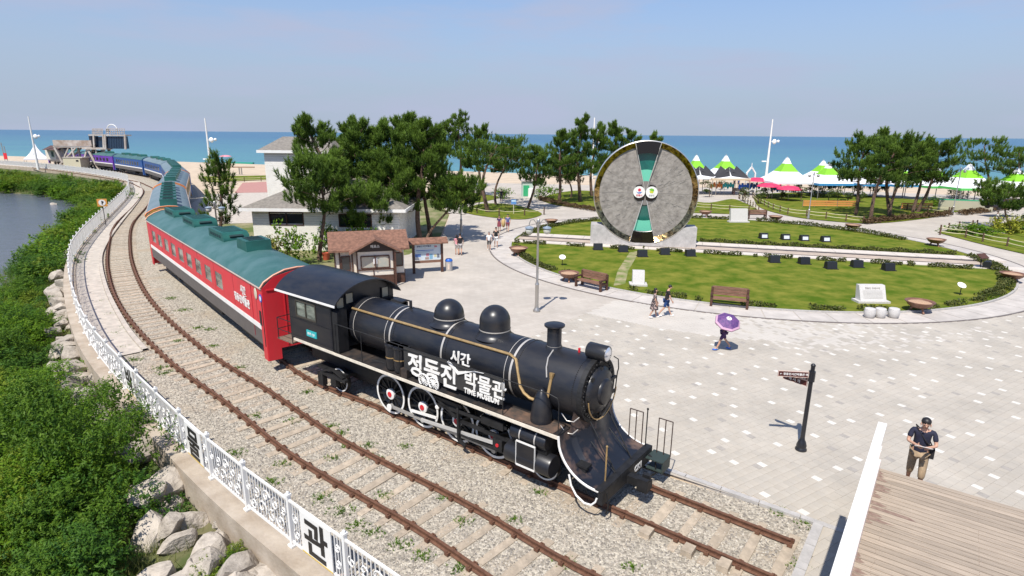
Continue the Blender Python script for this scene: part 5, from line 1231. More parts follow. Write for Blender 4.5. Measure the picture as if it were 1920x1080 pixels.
def bowl(label, loc, sc=1.0):
    t = thing('bronze_bowl', label, 'planter', loc, 0, 'bronze bowls round the lawn')
    s = MB(); s.lathe([(.22, .24), (.36, .27), (.52, .38), (.6, .52), (.66, .55), (.66, .58), (.56, .56), (.5, .5), (0, .5)], 24); s.build('bowl', BRONZE, t, True)
    s = MB(); s.lathe([(.54, .5), (.4, .54), (0, .55)], 20); s.build('soil', SOIL, t, True)
    for k in range(3):
        a = 2*math.pi*k/3+.5; s = MB(); s.tube([(.25*math.cos(a), .25*math.sin(a), .3), (.34*math.cos(a), .34*math.sin(a), .12), (.42*math.cos(a), .42*math.sin(a), 0)], [.06, .05, .06], 6); s.build('foot', BRONZE, t)
    t.scale = (sc,)*3; return t
for lab, x, y, sc in (('bronze bowl planter at the left tip of the round lawn', 972, 481, 1.15), ('bronze bowl planter left of the near bench', 1066, 529, 1.05), ('bronze bowl planter beside the three white stone tubs', 1721, 587, 1.1), ('bronze bowl planter at the right end of the ring path', 1895, 531, 1.1), ('bronze bowl planter where the ring path meets the cross path on the right', 1753, 463, 1.15), ('bronze bowl planter on the path behind the wheel', 1322, 407, 1.15), ('bronze bowl planter beside the far corner of the hedge on the right', 1598, 434, 1.15), ('bronze bowl planter beside the pale slab behind the lawn', 1453, 417, 1.15), ('bronze bowl planter behind the lamp globes on the left', 1033, 424, 1.1)):
    bowl(lab, P2(x, y), sc)
for k, x in enumerate((1629, 1649, 1674)):
    p = G(x, 597); t = thing('stone_tub', '%s white stone tub on the ring path in front of the engraved slab' % ('leftmost', 'middle', 'rightmost')[k], 'stone tub', (p.x, p.y, .055), 0, 'white stone tubs')
    MB().lathe([(.19, 0), (.26, .08), (.29, .3), (.26, .5), (.22, .52), (.0, .5)], 20).build('tub', STONE, t, True)
def slab(label, loc, rz, w_, h_, lean, lines):
    t = thing('stone_plaque', label, 'plaque', loc, rz)
    MB().box((0, 0, .06), (w_+.35, .75, .12)).build('base', STONE, t)
    s = MB(); s.prism([(-.25, .12), (-.25+lean, .12+h_), (.3, .12+h_-.03) if lean > .4 else (.05+lean, .12+h_), (.3, .12)], -w_/2, w_/2, ax=AXY); sb_ = s.build('slab', STONE, t)
    if lines:
        nrm = Vector((0, -h_, lean)).normalized(); upv = Vector((0, lean, h_)).normalized(); ax = (Vector((1, 0, 0)), upv, nrm)
        o_ = Vector((0, -.25, .12))+nrm*.006
        text('plaque_lettering', '정동진 모래시계', .13, o_+upv*(h_*.82), ax, mat('engraving_grey', (.2, .18, .16)), sb_, .001, .002, 'CENTER')
        s = MB()
        for k in range(7): s.box(o_+upv*(h_*(.7-k*.085)), (w_*.74, .02, .006), ax=ax)
        s.build('engraved_lines', mat('engraving_pale', (.36, .34, .31)), sb_)
    return t
p = G(1632, 569); slab('wide slanted stone plaque with engraved text on the near lawn', (p.x, p.y, .1), R_(0), 1.5, .85, .38, True)
p = G(1196, 537); slab('small blank slanted stone plaque on the near lawn beside the worn path', (p.x, p.y, .1), R_(-6), .75, .8, .3, False)
p = G(1384, 418); slab('pale upright stone slab at the far edge of the round lawn', (p.x, p.y, .1), R_(2), 1.9, 1.35, .3, False)
def board(label, px):
    p = G(*px); t = thing('round_label', label, 'sign', (p.x, p.y, .1), 0, 'round white plant labels')
    MB().cyl((0, 0, 0), (0, 0, .6), .025, n=6).build('stake', BLACK2, t)
    n_ = Vector((0, -.55, .83)); MB().cyl(Vector((0, 0, .62))-n_*.012, Vector((0, 0, .62))+n_*.012, .24, n=20).build('disc', WHITEP, t)
board('round white label on a stake left of the near lawn, behind the bronze bowl', (1054, 500)); board('round white label on a stake at the right end of the near lawn', (1799, 556))
def spot(label, px, front, loc=None, rz=0.0, grp='black floodlights along the stone strip'):
    p = loc or G(*px); t = thing('floodlight', label, 'floodlight', (p[0], p[1], .1), rz, grp)
    s = MB(); s.prism([(-.25, 0), (.3, 0), (.3, .38), (.18, .5), (-.12, .52)], -.36, .36, ax=AXY); s.build('housing', mat('black_powder_coat', (.012, .013, .016), rough=.45), t)
    MB().box((0, 0, .02), (.84, .7, .05)).build('base_plate', BLACK2, t)
    if front:
        MB().box((0, -.24, .25), (.5, .02, .3), ax=(Vector((1, 0, 0)), Vector((0, .97, -.24)), Vector((0, .24, .97)))).build('glass', mat('floodlight_glass', (.6, .62, .66), rough=.15), t)
for k, (x, y) in enumerate([(1121, 470), (1168, 474), (1204, 483), (1246, 479), (1294, 482), (1451, 494), (1507, 497), (1557, 506), (1606, 503), (1665, 509)]):
    spot('black floodlight box on the near lawn, %s from the left in the front row' % ORD[k], (x, y), False, rz=rnd.uniform(-.06, .06))
for k, (x, y) in enumerate([(1431, 449), (1472, 451), (1507, 453), (1547, 455)]):
    spot('black floodlight with its glass face showing, %s from the left behind the stone strip' % ORD[k], (x, y), True)
def globe_lamp(label, loc, H, rz=0.0, arms=True):
    t = thing('globe_lamp', label, 'street lamp', loc, rz, 'twin globe street lamps')
    s = MB(); s.lathe([(.2, 0), (.2, .06), (.13, .16), (.1, .3), (.1, H*.3), (.12, H*.31), (.065, H*.34), (.055, H-.1), (.09, H-.05), (.09, H+.12), (.03, H+.2), (0, H+.2)], 14); s.build('pole', STEEL, t, True)
    for sg in (-1, 1):
        s = MB(); s.tube([(sg*.06, 0, H-.25), (sg*.12, 0, H), (sg*.25, 0, H+.16), (sg*.4, 0, H+.12), (sg*.47, 0, H-.05), (sg*.47, 0, H-.2)], .022, 6)
        a_ = s.build('arm', STEEL, t, True)
        s = MB(); s.lathe([(.05, 0), (.2, -.06), (.24, -.1), (.24, -.12), (.1, -.08)], 16, (sg*.47, 0, H-.18)); s.build('shade', mat('lamp_shade_grey', (.35, .42, .48), rough=.3, metal=.5), a_, True)
        s = MB(); s.ball((sg*.47, 0, H-.42), (.2, .2, .2), 16, 10); s.build('globe', mat('clear_globe', (.5, .5, .42), rough=.1, spec=.9), a_, True)
    return t
p = G(1006, 585); globe_lamp('steel street lamp with two hanging globes standing on the plaza in front of the lawn', (p.x, p.y, .05), 4.85)
p = G(865, 441); globe_lamp('twin globe street lamp behind the walking couple', (p.x, p.y, .02), 4.6)
globe_lamp('twin globe street lamp rising behind the red carriage roof', (-21.6, 42.6, 0), 4.3)
def thin_lamp(label, px, H):
    p = G(*px); t = thing('slim_lamp', label, 'street lamp', (p.x, p.y, .05), 0, 'slim garden lamps')
    s = MB(); s.lathe([(.16, 0), (.16, .2), (.11, .35), (.11, 1.0), (.13, 1.05), (.05, 1.2), (.045, H), (.07, H), (.07, H+.35), (0, H+.45)], 10); s.build('pole', STEEL, t, True)
    s = MB()
    for sg in (-1, 1): s.tube([(0, 0, H), (sg*.3, 0, H+.3), (sg*.5, 0, H+.1)], .025, 5); s.ball((sg*.5, 0, H-.05), .17, 8, 6)
    s.build('lamp_heads', STEEL, t)
thin_lamp('slim grey garden lamp in front of the garden fence, right of the wheel', (1515, 411), 5.0); thin_lamp('slim lamp post at the corner of the brown hedge on the right', (1785, 404), 5.4)
thin_lamp('thin lamp post seen between the pines left of the wheel', (980, 345), 6.0)
# fingerpost
p = G(1501, 846)
fp = thing('fingerpost', 'black fingerpost with brown arrow boards pointing left, standing alone on the plaza', 'signpost', (p.x, p.y, .05))
MB().lathe([(.17, 0), (.17, .05), (.14, .1), (.15, .16), (.11, .3), (.075, .36), (.065, .45), (.06, 2.75), (.07, 2.76), (.07, 2.8), (.03, 2.84), (0, 2.84)], 16).build('post', BLACK, fp, True)
MB().cyl((0, 0, 2.28), (0, 0, 2.6), .095, n=14).build('collar', BLACK, fp, True)
def arm(dx, dy, z, L, h_, s_, size, ctr=False):
    d = Vector((dx, dy, 0)).normalized(); X = -d; Y = Vector((0, 0, 1)); Z = X.cross(Y)
    if Z.y > 0: pass
    c = d*(.1+L/2)+Vector((0, 0, z)); b = MB().box(c, (L, .03, h_), ax=(X, -Z, Y)).build('sign_board', SIGNB, fp)
    s = MB()
    for q in (-1, 1): s.box(c+Y*(q*h_/2), (L+.02, .036, .015), ax=(X, -Z, Y))
    for q in (-1, 1): s.box(c+X*(q*L/2), (.015, .036, h_+.02), ax=(X, -Z, Y))
    s.build('board_edge', mat('board_edge_peach', (.6, .45, .38)), b)
    if s_: text('board_lettering', s_, size, c-X*(L/2-.04)+Z*.018-Y*size*.36, (X, Y, Z), WHITEP, b, .001, .002)
arm(-1, .12, 2.48, .86, .17, '← 정동진시간박물관 매표소', .083); arm(-.75, .62, 2.34, .62, .1, '정동진 시간박물관', .07); arm(-.62, .8, 2.17, .74, .17, '← 해 시 계', .11)

# ================================================================ STAIR DECK (right foreground)
DX, DY = Vector((.8, -.6, 0)), Vector((.6, .8, 0)); DK = Vector((7.48, 10.62, 2.9))
deck = thing('stair_deck', 'raised deck of weathered brown boards with a white parapet in the near right corner', 'stairs', tuple(DK), math.atan2(-.6, .8))
# local x along the boards, y away from the camera
for k in range(46):
    L = 7.5; bd = MB().box((L/2+.02, -.068-k*.136, -.02), (L, .115, .04)).build('deck_board', DECKW, deck)
for k in range(16):
    st_ = MB(); st_.box((3.6, .02+.15+k*.285, -.1-.17*k-.085*0-.11), (7.2, .28, .06)); st_.box((3.6, .02+k*.285+.012, -.06-.17*k-.06), (7.2, .02, .17)); st_.build('stair_tread', DECKW, deck)
s = MB(); s.box((-.07, -3.3, .36), (.1, 6.75, 1.06)); pw_ = s.build('parapet', WHITEP, deck)
MB().box((-.07, -3.3, .91), (.15, 6.8, .06)).build('parapet_cap', WHITEP, pw_)
MB().box((.0, -3.3, .1), (.05, 6.5, .22)).box((-.015, -3.3, .5), (.03, 6.5, .02)).build('skirting', mat('pinkish_white_paint', (.66, .58, .55), rough=.5), pw_)
s = MB()
for y in (-.9, -2.4, -3.9, -5.4): s.box((-.07, y, .925), (.155, .012, .036))
s.build('cap_joints', mat('joint_grey', (.45, .42, .4), rough=.7), pw_)['kind'] = 'stuff'
s = MB()
for k in range(46):
    for x in (.25+.03*rnd.random(), 1.6, 4.2):
        if rnd.random() < .55: continue
        s.cyl((x, -.04-k*.136, -.001), (x, -.04-k*.136, .002), .005, n=6); s.cyl((x, -.095-k*.136, -.001), (x, -.095-k*.136, .002), .005, n=6)
s.build('board_screws', RUST, deck)['kind'] = 'stuff'
s = MB()
for k in range(46):
    if rnd.random() < .6:
        w_ = (.07+.2*rnd.random()**2)*(1.5 if 10 < k < 16 else 1); y0 = -.068-k*.136
        s.add([(.03, y0-.056, .0015), (w_*rnd.uniform(.6, 1), y0-.056, .0015), (w_*1.15, y0-.01, .0015), (w_*rnd.uniform(.5, 1), y0+.03, .0015), (w_*.7, y0+.056, .0015), (.03, y0+.056, .0015)], [(0, 1, 2, 3, 4, 5)])
s.add([(.05, -1.64, .002), (.75, -1.64, .002), (.62, -1.55, .002), (.05, -1.54, .002)], [(0, 1, 2, 3)])
s.build('water_stains', mat('deck_stain_brown', (.19, .12, .095), rough=.7, col2=(.3, .22, .17), vscale=9, lo=.35, hi=.7), deck)['kind'] = 'stuff'
s = MB(); s.prism([(0, -.15), (0, .12), (4.5, -2.65), (4.5, -2.88), (4.2, -2.88)], -.14, 0, ax=AXY, o=(-.03, 0, 0)); s.build('stringer', mat('stringer_grey', (.4, .39, .38), rough=.6), deck)
MB().box((3.6, -3.5, -.2), (7.2, 6.9, .25)).build('deck_frame', BLACK2, deck)
for x in (.3, 3.5, 6.8):
    for y in (-.6, -5.0): MB().cyl((x, y, -2.88), (x, y, -.3), .1, n=10).build('deck_column', STEEL, deck)
# ================================================================ GARDEN FENCES
postm = MB().cyl((0, 0, 0), (0, 0, .85), .075, .07, 8).mesh('fence_post', mat('post_brown', (.1, .055, .035), rough=.8))
def garden_fence(label, px, step=2.3, rope=True, one=False):
    P = [Vector(G(*p)) for p in px]; t = thing('garden_fence', label, 'fence')
    pts = arc_resample(P, step); pts.append(P[-1])
    for p in pts: inst(postm, 'fence_post', t, (p.x, p.y, .05))
    for z in ((.72, .36) if not one else (.6,)):
        for a, b in zip(pts[:-1], pts[1:]):
            if (b-a).length < .2: continue
            sag = .05 if not one else .14
            s = MB(); s.tube([a.lerp(b, q)+Vector((0, 0, .05+z-sag*4*q*(1-q))) for q in (0, .25, .5, .75, 1)], .035, 5); s.build('fence_rail', ROPE, t)
garden_fence('post and rail fence along the front of the back garden, left of the narrow path', [(1300, 392), (1350, 396), (1424, 401), (1402, 384), (1385, 373)])
garden_fence('post and rail fence from the narrow path to the leaning pines', [(1411, 371), (1420, 380), (1445, 393), (1475, 403), (1545, 411), (1618, 420)])
garden_fence('post and rail fence along the small lawn at the right edge of the photo', [(1762, 441), (1802, 445), (1846, 456), (1890, 464), (1960, 480)])
garden_fence('short row of fence posts behind the small lawn at the right edge', [(1762, 438), (1785, 432), (1808, 430), (1830, 428)], rope=False, one=True)
garden_fence('post and rail fence along the back of the garden under the right pines', [(1700, 395), (1742, 398), (1782, 402)])
garden_fence('rope fence hanging in curves round the planted island left of the lamp', [(875, 395), (900, 403), (960, 407), (985, 405), (1020, 403)], 3.4, one=True)
garden_fence('dark fence with low rails on the beach side of the red court', [(395, 342), (430, 342), (470, 341), (500, 340)], 3.0)
# ================================================================ TENTS
def tent(label, loc, w_, ze, zp, rz, val=TENTW, black=False, plain=False, walls=None):
    t = thing('pavilion_tent', label, 'tent', loc, rz, 'pointed pavilion tents along the beach')
    r = w_/2*math.sqrt(2); H = zp-ze
    prof = [(r, ze), (r*.72, ze+H*.17), (r*.47, ze+H*.38), (r*.44, ze+H*.41), (r*.2, ze+H*.7), (r*.17, ze+H*.75), (r*.05, ze+H), (0, ze+H*1.01)]
    bands = [0, 0, 0, 1, 1, 0, 0] if not plain else [0]*7
    s = MB(); s.lathe(prof, 4, ph=math.pi/4, mis=bands); c = s.build('canopy', [TENTW, TENTG], t)
    s = MB(); hw = w_/2
    for a in range(4):
        d = Vector((math.cos(a*math.pi/2), math.sin(a*math.pi/2), 0)); s.box(d*hw+Vector((0, 0, ze-.16)), (.03, w_, .34), rz=a*math.pi/2)
    s.build('valance', val, c)
    s = MB(); s.cyl((0, 0, zp-.1), (0, 0, zp+.25), .04, n=6); s.build('finial', mat('finial_grey', (.4, .35, .34)), c)
    for x in (-hw+.08, hw-.08):
        for y in (-hw+.08, hw-.08): MB().box((x, y, ze/2), (.09, .09, ze)).build('tent_leg', STEEL, t)
    if black:
        s = MB()
        for q in (-1, 1): s.add([(q*hw*.95, -hw-.02, ze+.05), (0 if q > 0 else -.0, -hw*.52, ze+H*.52), (q*.15, -hw*.9, ze+.1)], [(0, 1, 2) if q > 0 else (0, 2, 1)]); s.add([(q*hw*.97, -hw*.9, ze+.12), (q*hw*.42, -hw*.42, ze+H*.55), (q*hw*.1, -hw*.75, ze+H*.28)], [(0, 1, 2) if q > 0 else (0, 2, 1)])
        s.build('mesh_flap', TENTK, c)
    return t
def TP(x, y, Y): p = YP(x, y, Y); return (p.x, p.y, 0.0)
TD = [(1302, 98, 5.4, 2.9, 6.2, .1, 1, TENTW, 'green and white pointed tent with black flaps half hidden behind the wheel'),
      (1357, 98, 6.2, 2.8, 6.2, .05, 1, mat('valance_cream', (.6, .48, .33)), 'green and white pointed tent with black mesh flaps and cream valance'),
      (1471, 94, 6.2, 2.6, 6.1, .0, 0, TENTW, 'green and white pointed tent behind the three red parasols'),
      (1539, 99, 5.4, 2.6, 5.5, .1, 0, TENTW, 'green and white pointed tent, rear one of the overlapping pair'),
      (1550, 94, 5.6, 2.4, 5.3, .05, 0, mat('valance_blue', (.05, .25, .5)), 'green and white pointed tent, front one of the overlapping pair'),
      (1628, 95, 5.4, 2.3, 5.0, .1, 0, mat('valance_blue', (.05, .25, .5)), 'pointed tent seen through the crown of the first right pine'),
      (1690, 94, 5.4, 2.3, 4.9, .0, 0, mat('valance_blue', (.05, .25, .5)), 'pointed tent hidden behind the middle of the right pines'),
      (1752, 92, 5.6, 2.3, 5.1, .05, 0, mat('valance_green', (.1, .42, .1)), 'pointed tent with green valance behind the last right pine'),
      (1813, 88, 6.4, 2.4, 5.6, .03, 0, mat('valance_bright_green', (.12, .55, .12)), 'green topped white tent with bright green valance right of the pines'),
      (1905, 84, 6.2, 2.3, 5.3, .0, 0, TENTW, 'green topped white tent at the right edge of the photo')]
for x, Y, w_, ze, zp, rz, bk, val, lab in TD: tent(lab, TP(x, 340, Y), w_, ze, zp, rz, val, bk)
tent('white tent with concave roof beside the light pole at the far left', TP(70, 300, 165), 5.4, 1.7, 5.6, .6, plain=True)
def parasol(label, loc, r, z, c=REDPL):
    t = thing('parasol', label, 'parasol', loc, 0, 'beach parasols')
    s = MB(); s.lathe([(r, z-.55), (r*.8, z-.25), (r*.4, z-.05), (0, z)], 12); s.build('canopy', c, t); MB().cyl((0, 0, 0), (0, 0, z), .03, n=6).build('pole', STEEL, t)
for x, Y, r, z, lab in ((1420, 96, 1.9, 2.9, 'leftmost red parasol in front of the tents'), (1443, 91, 1.8, 2.45, 'middle red parasol, lowest of the three'), (1482, 88, 1.8, 2.3, 'rightmost red parasol in front of the green topped tent')): parasol(lab, TP(x, 340, Y), r, z)
p = G(424, 305, -1.2); parasol('pink parasol at the water edge above the small pine', (p.x, p.y, -1.2), 2.0, 2.6, PINKC)
# orange benches and planters below the tents
for k, (x0, x1, Y) in enumerate(((1508, 1572, 80), (1573, 1612, 80), (1694, 1752, 78))):
    a, b = YP(x0, 366, Y), YP(x1, 366, Y); t = thing('orange_barrier', ('long orange slatted barrier left of the right pines', 'short orange slatted barrier touching the right pines', 'orange slatted barrier seen between the trunks of the right pines')[k], 'barrier', (a.x, a.y, 0), math.atan2(b.y-a.y, b.x-a.x), 'orange slatted barriers'); L = (b-a).length
    for z in (.35, .62, .89): MB().box((L/2, 0, z), (L, .05, .2)).build('slat', mat('barrier_orange', (.62, .26, .07), rough=.7, rand=.1), t)
    s = MB()
    for q in np.arange(0, L+.1, 1.6): s.box((q, .04, .5), (.08, .05, 1.0))
    s.build('barrier_legs', STEEL, t)
# goods hanging in tent, crowd strip as individual simple stalls
for k, (x, Y, c1_, lab) in enumerate(((1345, 97, ORANGE, 'orange beach goods hanging under the tent with black flaps'), (1366, 97, TEALPL, 'teal beach goods hanging under the tent with black flaps'), (1398, 96, BLUEPL, 'stack of blue swim rings beside the white frame'), (1460, 92, BLUEPL, 'blue goods under the parasol tent'), (1415, 97, BLUEPL, 'blue swim rings right of the white frame'))):
    t = thing('goods_rack', lab, 'rack', TP(x, 345, Y), 0)
    for q in range(5): 
        s = MB(); s.ball((-.9+.42*q, 0, 1.4+.2*(q % 2)), (.24, .12, .45), 8, 5); s.build('hanging_goods', c1_, t)
    MB().cyl((-1.2, 0, 1.95), (1.2, 0, 1.95), .03, n=6).build('rack_bar', STEEL, t)
    for q in (-1.2, 1.2): MB().cyl((q, 0, 0), (q, 0, 1.95), .03, n=6).build('rack_post', STEEL, t)
t = thing('beach_gate', 'small white gabled frame standing between the tents and the parasols', 'gate', TP(1406, 345, 99), 0)
s = MB()
for x in (-.7, .7): s.box((x, 0, 1.7), (.18, .3, 3.4))
s.beam((-.75, 0, 3.35), (0, 0, 4.4), .25, .2); s.beam((.75, 0, 3.35), (0, 0, 4.4), .25, .2); s.box((0, 0, 4.6), (.08, .08, .9)); s.build('frame_posts', WHITEP, t); MB().box((0, 0, .6), (1.3, .2, .5)).build('frame_panel', WHITEP, t)
# low wall and hedge of the court at right, green screen
a, b = YP(1758, 395, 78), YP(1860, 397, 76); t = thing('court_screen', 'low green topped net screen beside the parking strip on the right', 'screen', (a.x, a.y, 0), math.atan2(b.y-a.y, b.x-a.x)); L = (b-a).length
MB().box((L/2, 0, .8), (L, .04, 1.3)).build('screen_cloth', mat('screen_pale', (.4, .38, .28), rough=.9), t); MB().box((L/2, 0, 1.5), (L, .06, .15)).build('top_band', mat('screen_green', (.05, .35, .18)), t)
for k, q in enumerate((0, .5, 1)): MB().box((L*q, .05, .8), (.08, .08, 1.6)).build('screen_post', STEEL, t)
# ================================================================ LIGHT POLES, SIGN
def light_pole(label, loc, H):
    t = thing('light_pole', label, 'light pole', loc, 0, 'tall white beach light poles')
    MB().cyl((0, 0, 0), (0, 0, H), .3, .12, 12).build('pole', WHITEP, t, True)
    for z, d, k in ((H*.63, 1, 0), (H*.3, -1, 1)):
        s = MB(); s.box((d*.45, 0, z), (1.0, .1, .1)); b = s.build('bracket', WHITEP, t)
        s = MB()
        if k == 0: s.ball((.9, -.1, z), (.5, .3, .55), 12, 8); s.ball((1.75, -.1, z+.1), (.3, .25, .3), 10, 6)
        else: s.box((-.9, 0, z), (.9, .4, .25))
        s.build('floodlamp', mat('lamp_white', (.8, .8, .8), rough=.3), b, True)
for (bx, by), (tx, ty), lab in (((1436, 335), (1449, 223), 'tall white light pole between the pointed tents'), ((397, 330), (389, 221), 'tall white light pole on the beach left of the white house'), ((72, 318), (57, 218), 'tall white light pole beside the white tent at the far left'), ((1110, 335), (1097, 220), 'white light pole rising from the pines left of the wheel')):
    p = G(bx, by); light_pole(lab, (p.x, p.y, -.05), HG(bx, by, tx, ty))
p = G(199, 424); t = thing('warning_sign', 'small orange edged warning sign on a thin post behind the white railing', 'sign', (p.x, p.y, .05), R_(25))
hh = HG(199, 424, 193, 375); MB().cyl((0, 0, 0), (0, 0, hh), .035, n=6).build('post', BLACK2, t)
s = MB().box((0, -.05, hh-.3), (.85, .03, .75)); b = s.build('sign_plate', mat('sign_orange', (.62, .28, .06)), t)
MB().cyl((0, -.07, hh-.3), (0, -.085, hh-.3), .3, n=20).build('white_disc', WHITEP, b); MB().box((0, -.095, hh-.3), (.09, .01, .36)).box((.08, -.095, hh-.25), (.1, .01, .16)).build('sign_symbol', BLACK2, b)
for k, (x, lab) in enumerate(((672/3.84+0, 'a'),)): pass
# ================================================================ STEEL TOWER BY THE FAR CARRIAGES
TY = 146.0
def T(x, y, dY=0.0): return YP(x, y, TY+dY)
tw = thing('steel_tower', 'viewing tower with navy glass cabin on white slanting steel legs over the purple carriage', 'tower')
WSTEEL = mat('weathered_white_steel', (.5, .46, .42), rough=.6, col2=(.36, .3, .25), vscale=.8)
for (a, b, w_) in (((165, 279), (186, 318), .5), ((163, 279), (155, 311), .3), ((196, 279), (186, 318), .35), ((192, 279), (204, 318), .35), ((180, 281), (185, 318), .3), ((103, 277), (118, 305), .45), ((135, 277), (140, 297), .35), ((142, 277), (110, 311), .3), ((128, 278), (120, 296), .25)):
    p, q = T(*a), T(*b, 0); q.z = max(q.z, -.1)
    for dy in (0, 2): MB().beam(p+Vector((0, dy, 0)), q+Vector((0, dy, 0)), w_, w_).build('leg', WSTEEL, tw)
def tbox(x0, y0, x1, y1, dep, nm, mm, dY=0.0, par=None):
    a, b = T(x0, y0, dY), T(x1, y1, dY); s = MB().box(((a.x+b.x)/2, TY+dY+dep/2, (a.z+b.z)/2), (abs(b.x-a.x), dep, abs(a.z-b.z))); return s.build(nm, mm, par or tw)
tbox(99, 274, 172, 277, 3, 'platform', WSTEEL, -.2); tbox(98, 262.5, 172, 274, .3, 'parapet', mat('stained_parapet', (.5, .44, .4), rough=.8, col2=(.28, .2, .15), vscale=.6), -.3)
tbox(153, 276.5, 199, 280.5, 2.5, 'walkway', WSTEEL, -.5)
tbox(166, 255, 178, 276, 1.8, 'dark_cabin', mat('dark_cabin_wall', (.03, .035, .05), rough=.3), .2); tbox(197.5, 255.5, 235, 279, 1.6, 'glass_cabin', DARKGL); tbox(178, 256.5, 193, 276, 1.6, 'glass_bay', DARKGL, .3)
s = MB()
for x in (175.5, 193.5, 197, 234): 
    a, b = T(x, 252, -.3), T(x+1.5, 280, -.3); s.beam(a, b, .35, .35)
for k in range(8): 
    a, b = T(199+k*4.6, 256, -.1), T(199.5+k*4.6, 279, -.1); pass
s.build('cabin_frame', WSTEEL, tw); s = MB()
for k in range(8):
    a, b = T(199+k*4.6, 256, -.05), T(199.5+k*4.6, 279, -.05); s.beam(a, b, .08, .05)
s.build('mullions', mat('mullion_blue', (.05, .09, .15), rough=.4), tw); tbox(165, 252, 236, 255, 2.2, 'cabin_roof', WSTEEL, -.4)
for x0, x1 in ((173, 192.5), (199, 233)):
    s = MB(); 
    for k in range(9):
        a, b = T(x0+(x1-x0)*k/8, 241.5, -.2), T(x0+(x1-x0)*k/8, 252, -.2); s.beam(a, b, .1, .1)
    for y in (241.5, 245, 249): s.beam(T(x0, y, -.2), T(x1, y, -.2), .1, .12)
    s.build('roof_railing', mat('beige_railing', (.45, .38, .32), rough=.7), tw)
s = MB()
c = T(210, 240); 
s.tube([c+Vector((1.15*math.cos(a), 0, 1.0*math.sin(a)-.2)) for a in np.linspace(0, math.pi, 13)], .12, 6); s.tube([c+Vector((-1.15, 0, -.2)), c+Vector((-1.2, 0, -2))], .12, 6); s.tube([c+Vector((1.15, 0, -.2)), c+Vector((1.2, 0, -2))], .12, 6); s.build('roof_arch', WHITEP, tw)
tbox(199, 241, 203, 247, .5, 'bell_box', BLACK2)
bt = thing('beige_block', 'small beige flat roofed block in front of the tower legs', 'hut'); tbox(117, 296, 153, 317.5, 3, 'block_wall', mat('beige_wall', (.5, .46, .33), rough=.8), -3, bt); tbox(116, 294.8, 154, 296.4, 3.3, 'block_roof', WSTEEL, -3.1, bt); tbox(142, 300, 147, 303, .1, 'block_vent', BLACK2, -3.05, bt)
ht = thing('beach_hut', 'little cream hut with dark roof and green window left of the tower', 'hut'); tbox(84, 281, 106, 299, 4, 'hut_wall', CREAMW, 2, ht); f = tbox(95, 284, 101, 294, .1, 'window', mat('hut_green', (.1, .25, .15)), 1.9, ht); tbox(96.2, 285.5, 99.8, 292.5, .1, 'pane', WIND, 1.84, f)
a, b = T(81, 281, 1), T(109, 281, 1); s = MB().prism([(-.5, 0), (2.5, 1.0), (5.5, 0)], 0, b.x-a.x, ax=AXY, o=(a.x, TY+1, a.z)); s.build('roof', mat('hut_dark_roof', (.09, .05, .045), rough=.8), ht)
p = G(12, 303); t = thing('red_board_post', 'twin dark posts with a red board at the far left edge', 'sign', (p.x, p.y, 0)); MB().cyl((-.3, 0, 0), (-.5, 0, 5.5), .12, n=6).cyl((.4, 0, 0), (.2, 0, 4.5), .12, n=6).build('post', STEEL, t); MB().box((.1, -.1, 1.6), (1.0, .1, 1.8)).build('red_board', REDP, t)
t = thing('beach_signboard', 'thin beach board on two legs between the pole and the white house', 'sign', tuple(G(447, 327)), 0); MB().box((0, 0, 1.6), (7.5, .3, .25)).build('top_board', mat('board_brown', (.3, .2, .13)), t)
for x in (.3, .8): MB().box((x, 0, .8), (.2, .2, 1.6)).build('post', STEEL, t)
p = G(455, 307, -2.2); t = thing('green_float', 'long green float drifting in the shallow water', 'float', (p.x, p.y, -2.15)); MB().box((0, 0, .2), (8, 1.6, .5)).build('hull', mat('float_green', (.02, .3, .2)), t)
t = thing('toilet_booth', 'green and white booth with grey flat roof between the two pine groups', 'booth', tuple(G(988, 369)), .1)
MB().box((0, 0, 1.2), (1.6, 1.4, 2.4)).build('booth_wall', mat('booth_pale_green', (.45, .55, .48)), t); MB().box((-.2, -.72, 1.0), (.9, .04, 1.6)).build('booth_door', mat('booth_green', (.03, .35, .15)), t); MB().box((0, 0, 2.5), (2.0, 1.8, .2)).build('booth_roof', mat('booth_roof', (.55, .48, .46)), t)
t = thing('white_barrel', 'white ribbed container beside the green booth', 'container', tuple(G(996, 370)), 0); MB().lathe([(.5, 0), (.5, 1.3), (.45, 1.35), (0, 1.35)], 14).build('drum', WHITEP, t, True)
t = thing('blue_notice', 'small blue picture sign on a thin stake in the planted island', 'sign', tuple(G(963, 402)), 0); MB().cyl((0, 0, 0), (0, 0, 1.3), .04, n=6).build('stake', CREAMP, t); bp_ = MB().box((0, -.03, 1.5), (.62, .04, .55)).build('sign_plate', mat('notice_blue', (.1, .25, .55)), t); MB().box((0, -.055, 1.62), (.5, .01, .18)).build('sign_picture', mat('notice_pale', (.5, .65, .75)), bp_)
t = thing('picture_stand', 'slanted dark information panel at the right end of the lawn', 'sign', tuple(G(1838, 505)), .3); MB().cyl((0, 0, 0), (0, .1, .9), .04, n=6).build('stake', BLACK2, t); MB().box((0, 0, 1.0), (.8, .5, .04), ax=(Vector((1, 0, 0)), Vector((0, .8, .6)), Vector((0, -.6, .8)))).build('panel', WOODD, t)
p = G(1851, 505); spot('small round black spotlight at the right end of the lawn', None, False, (p.x, p.y, .1), .8, 'small lights')
t = thing('parked_car', 'dark car parked behind the right edge pine', 'car', tuple(YP(1880, 392, 72)), .1)
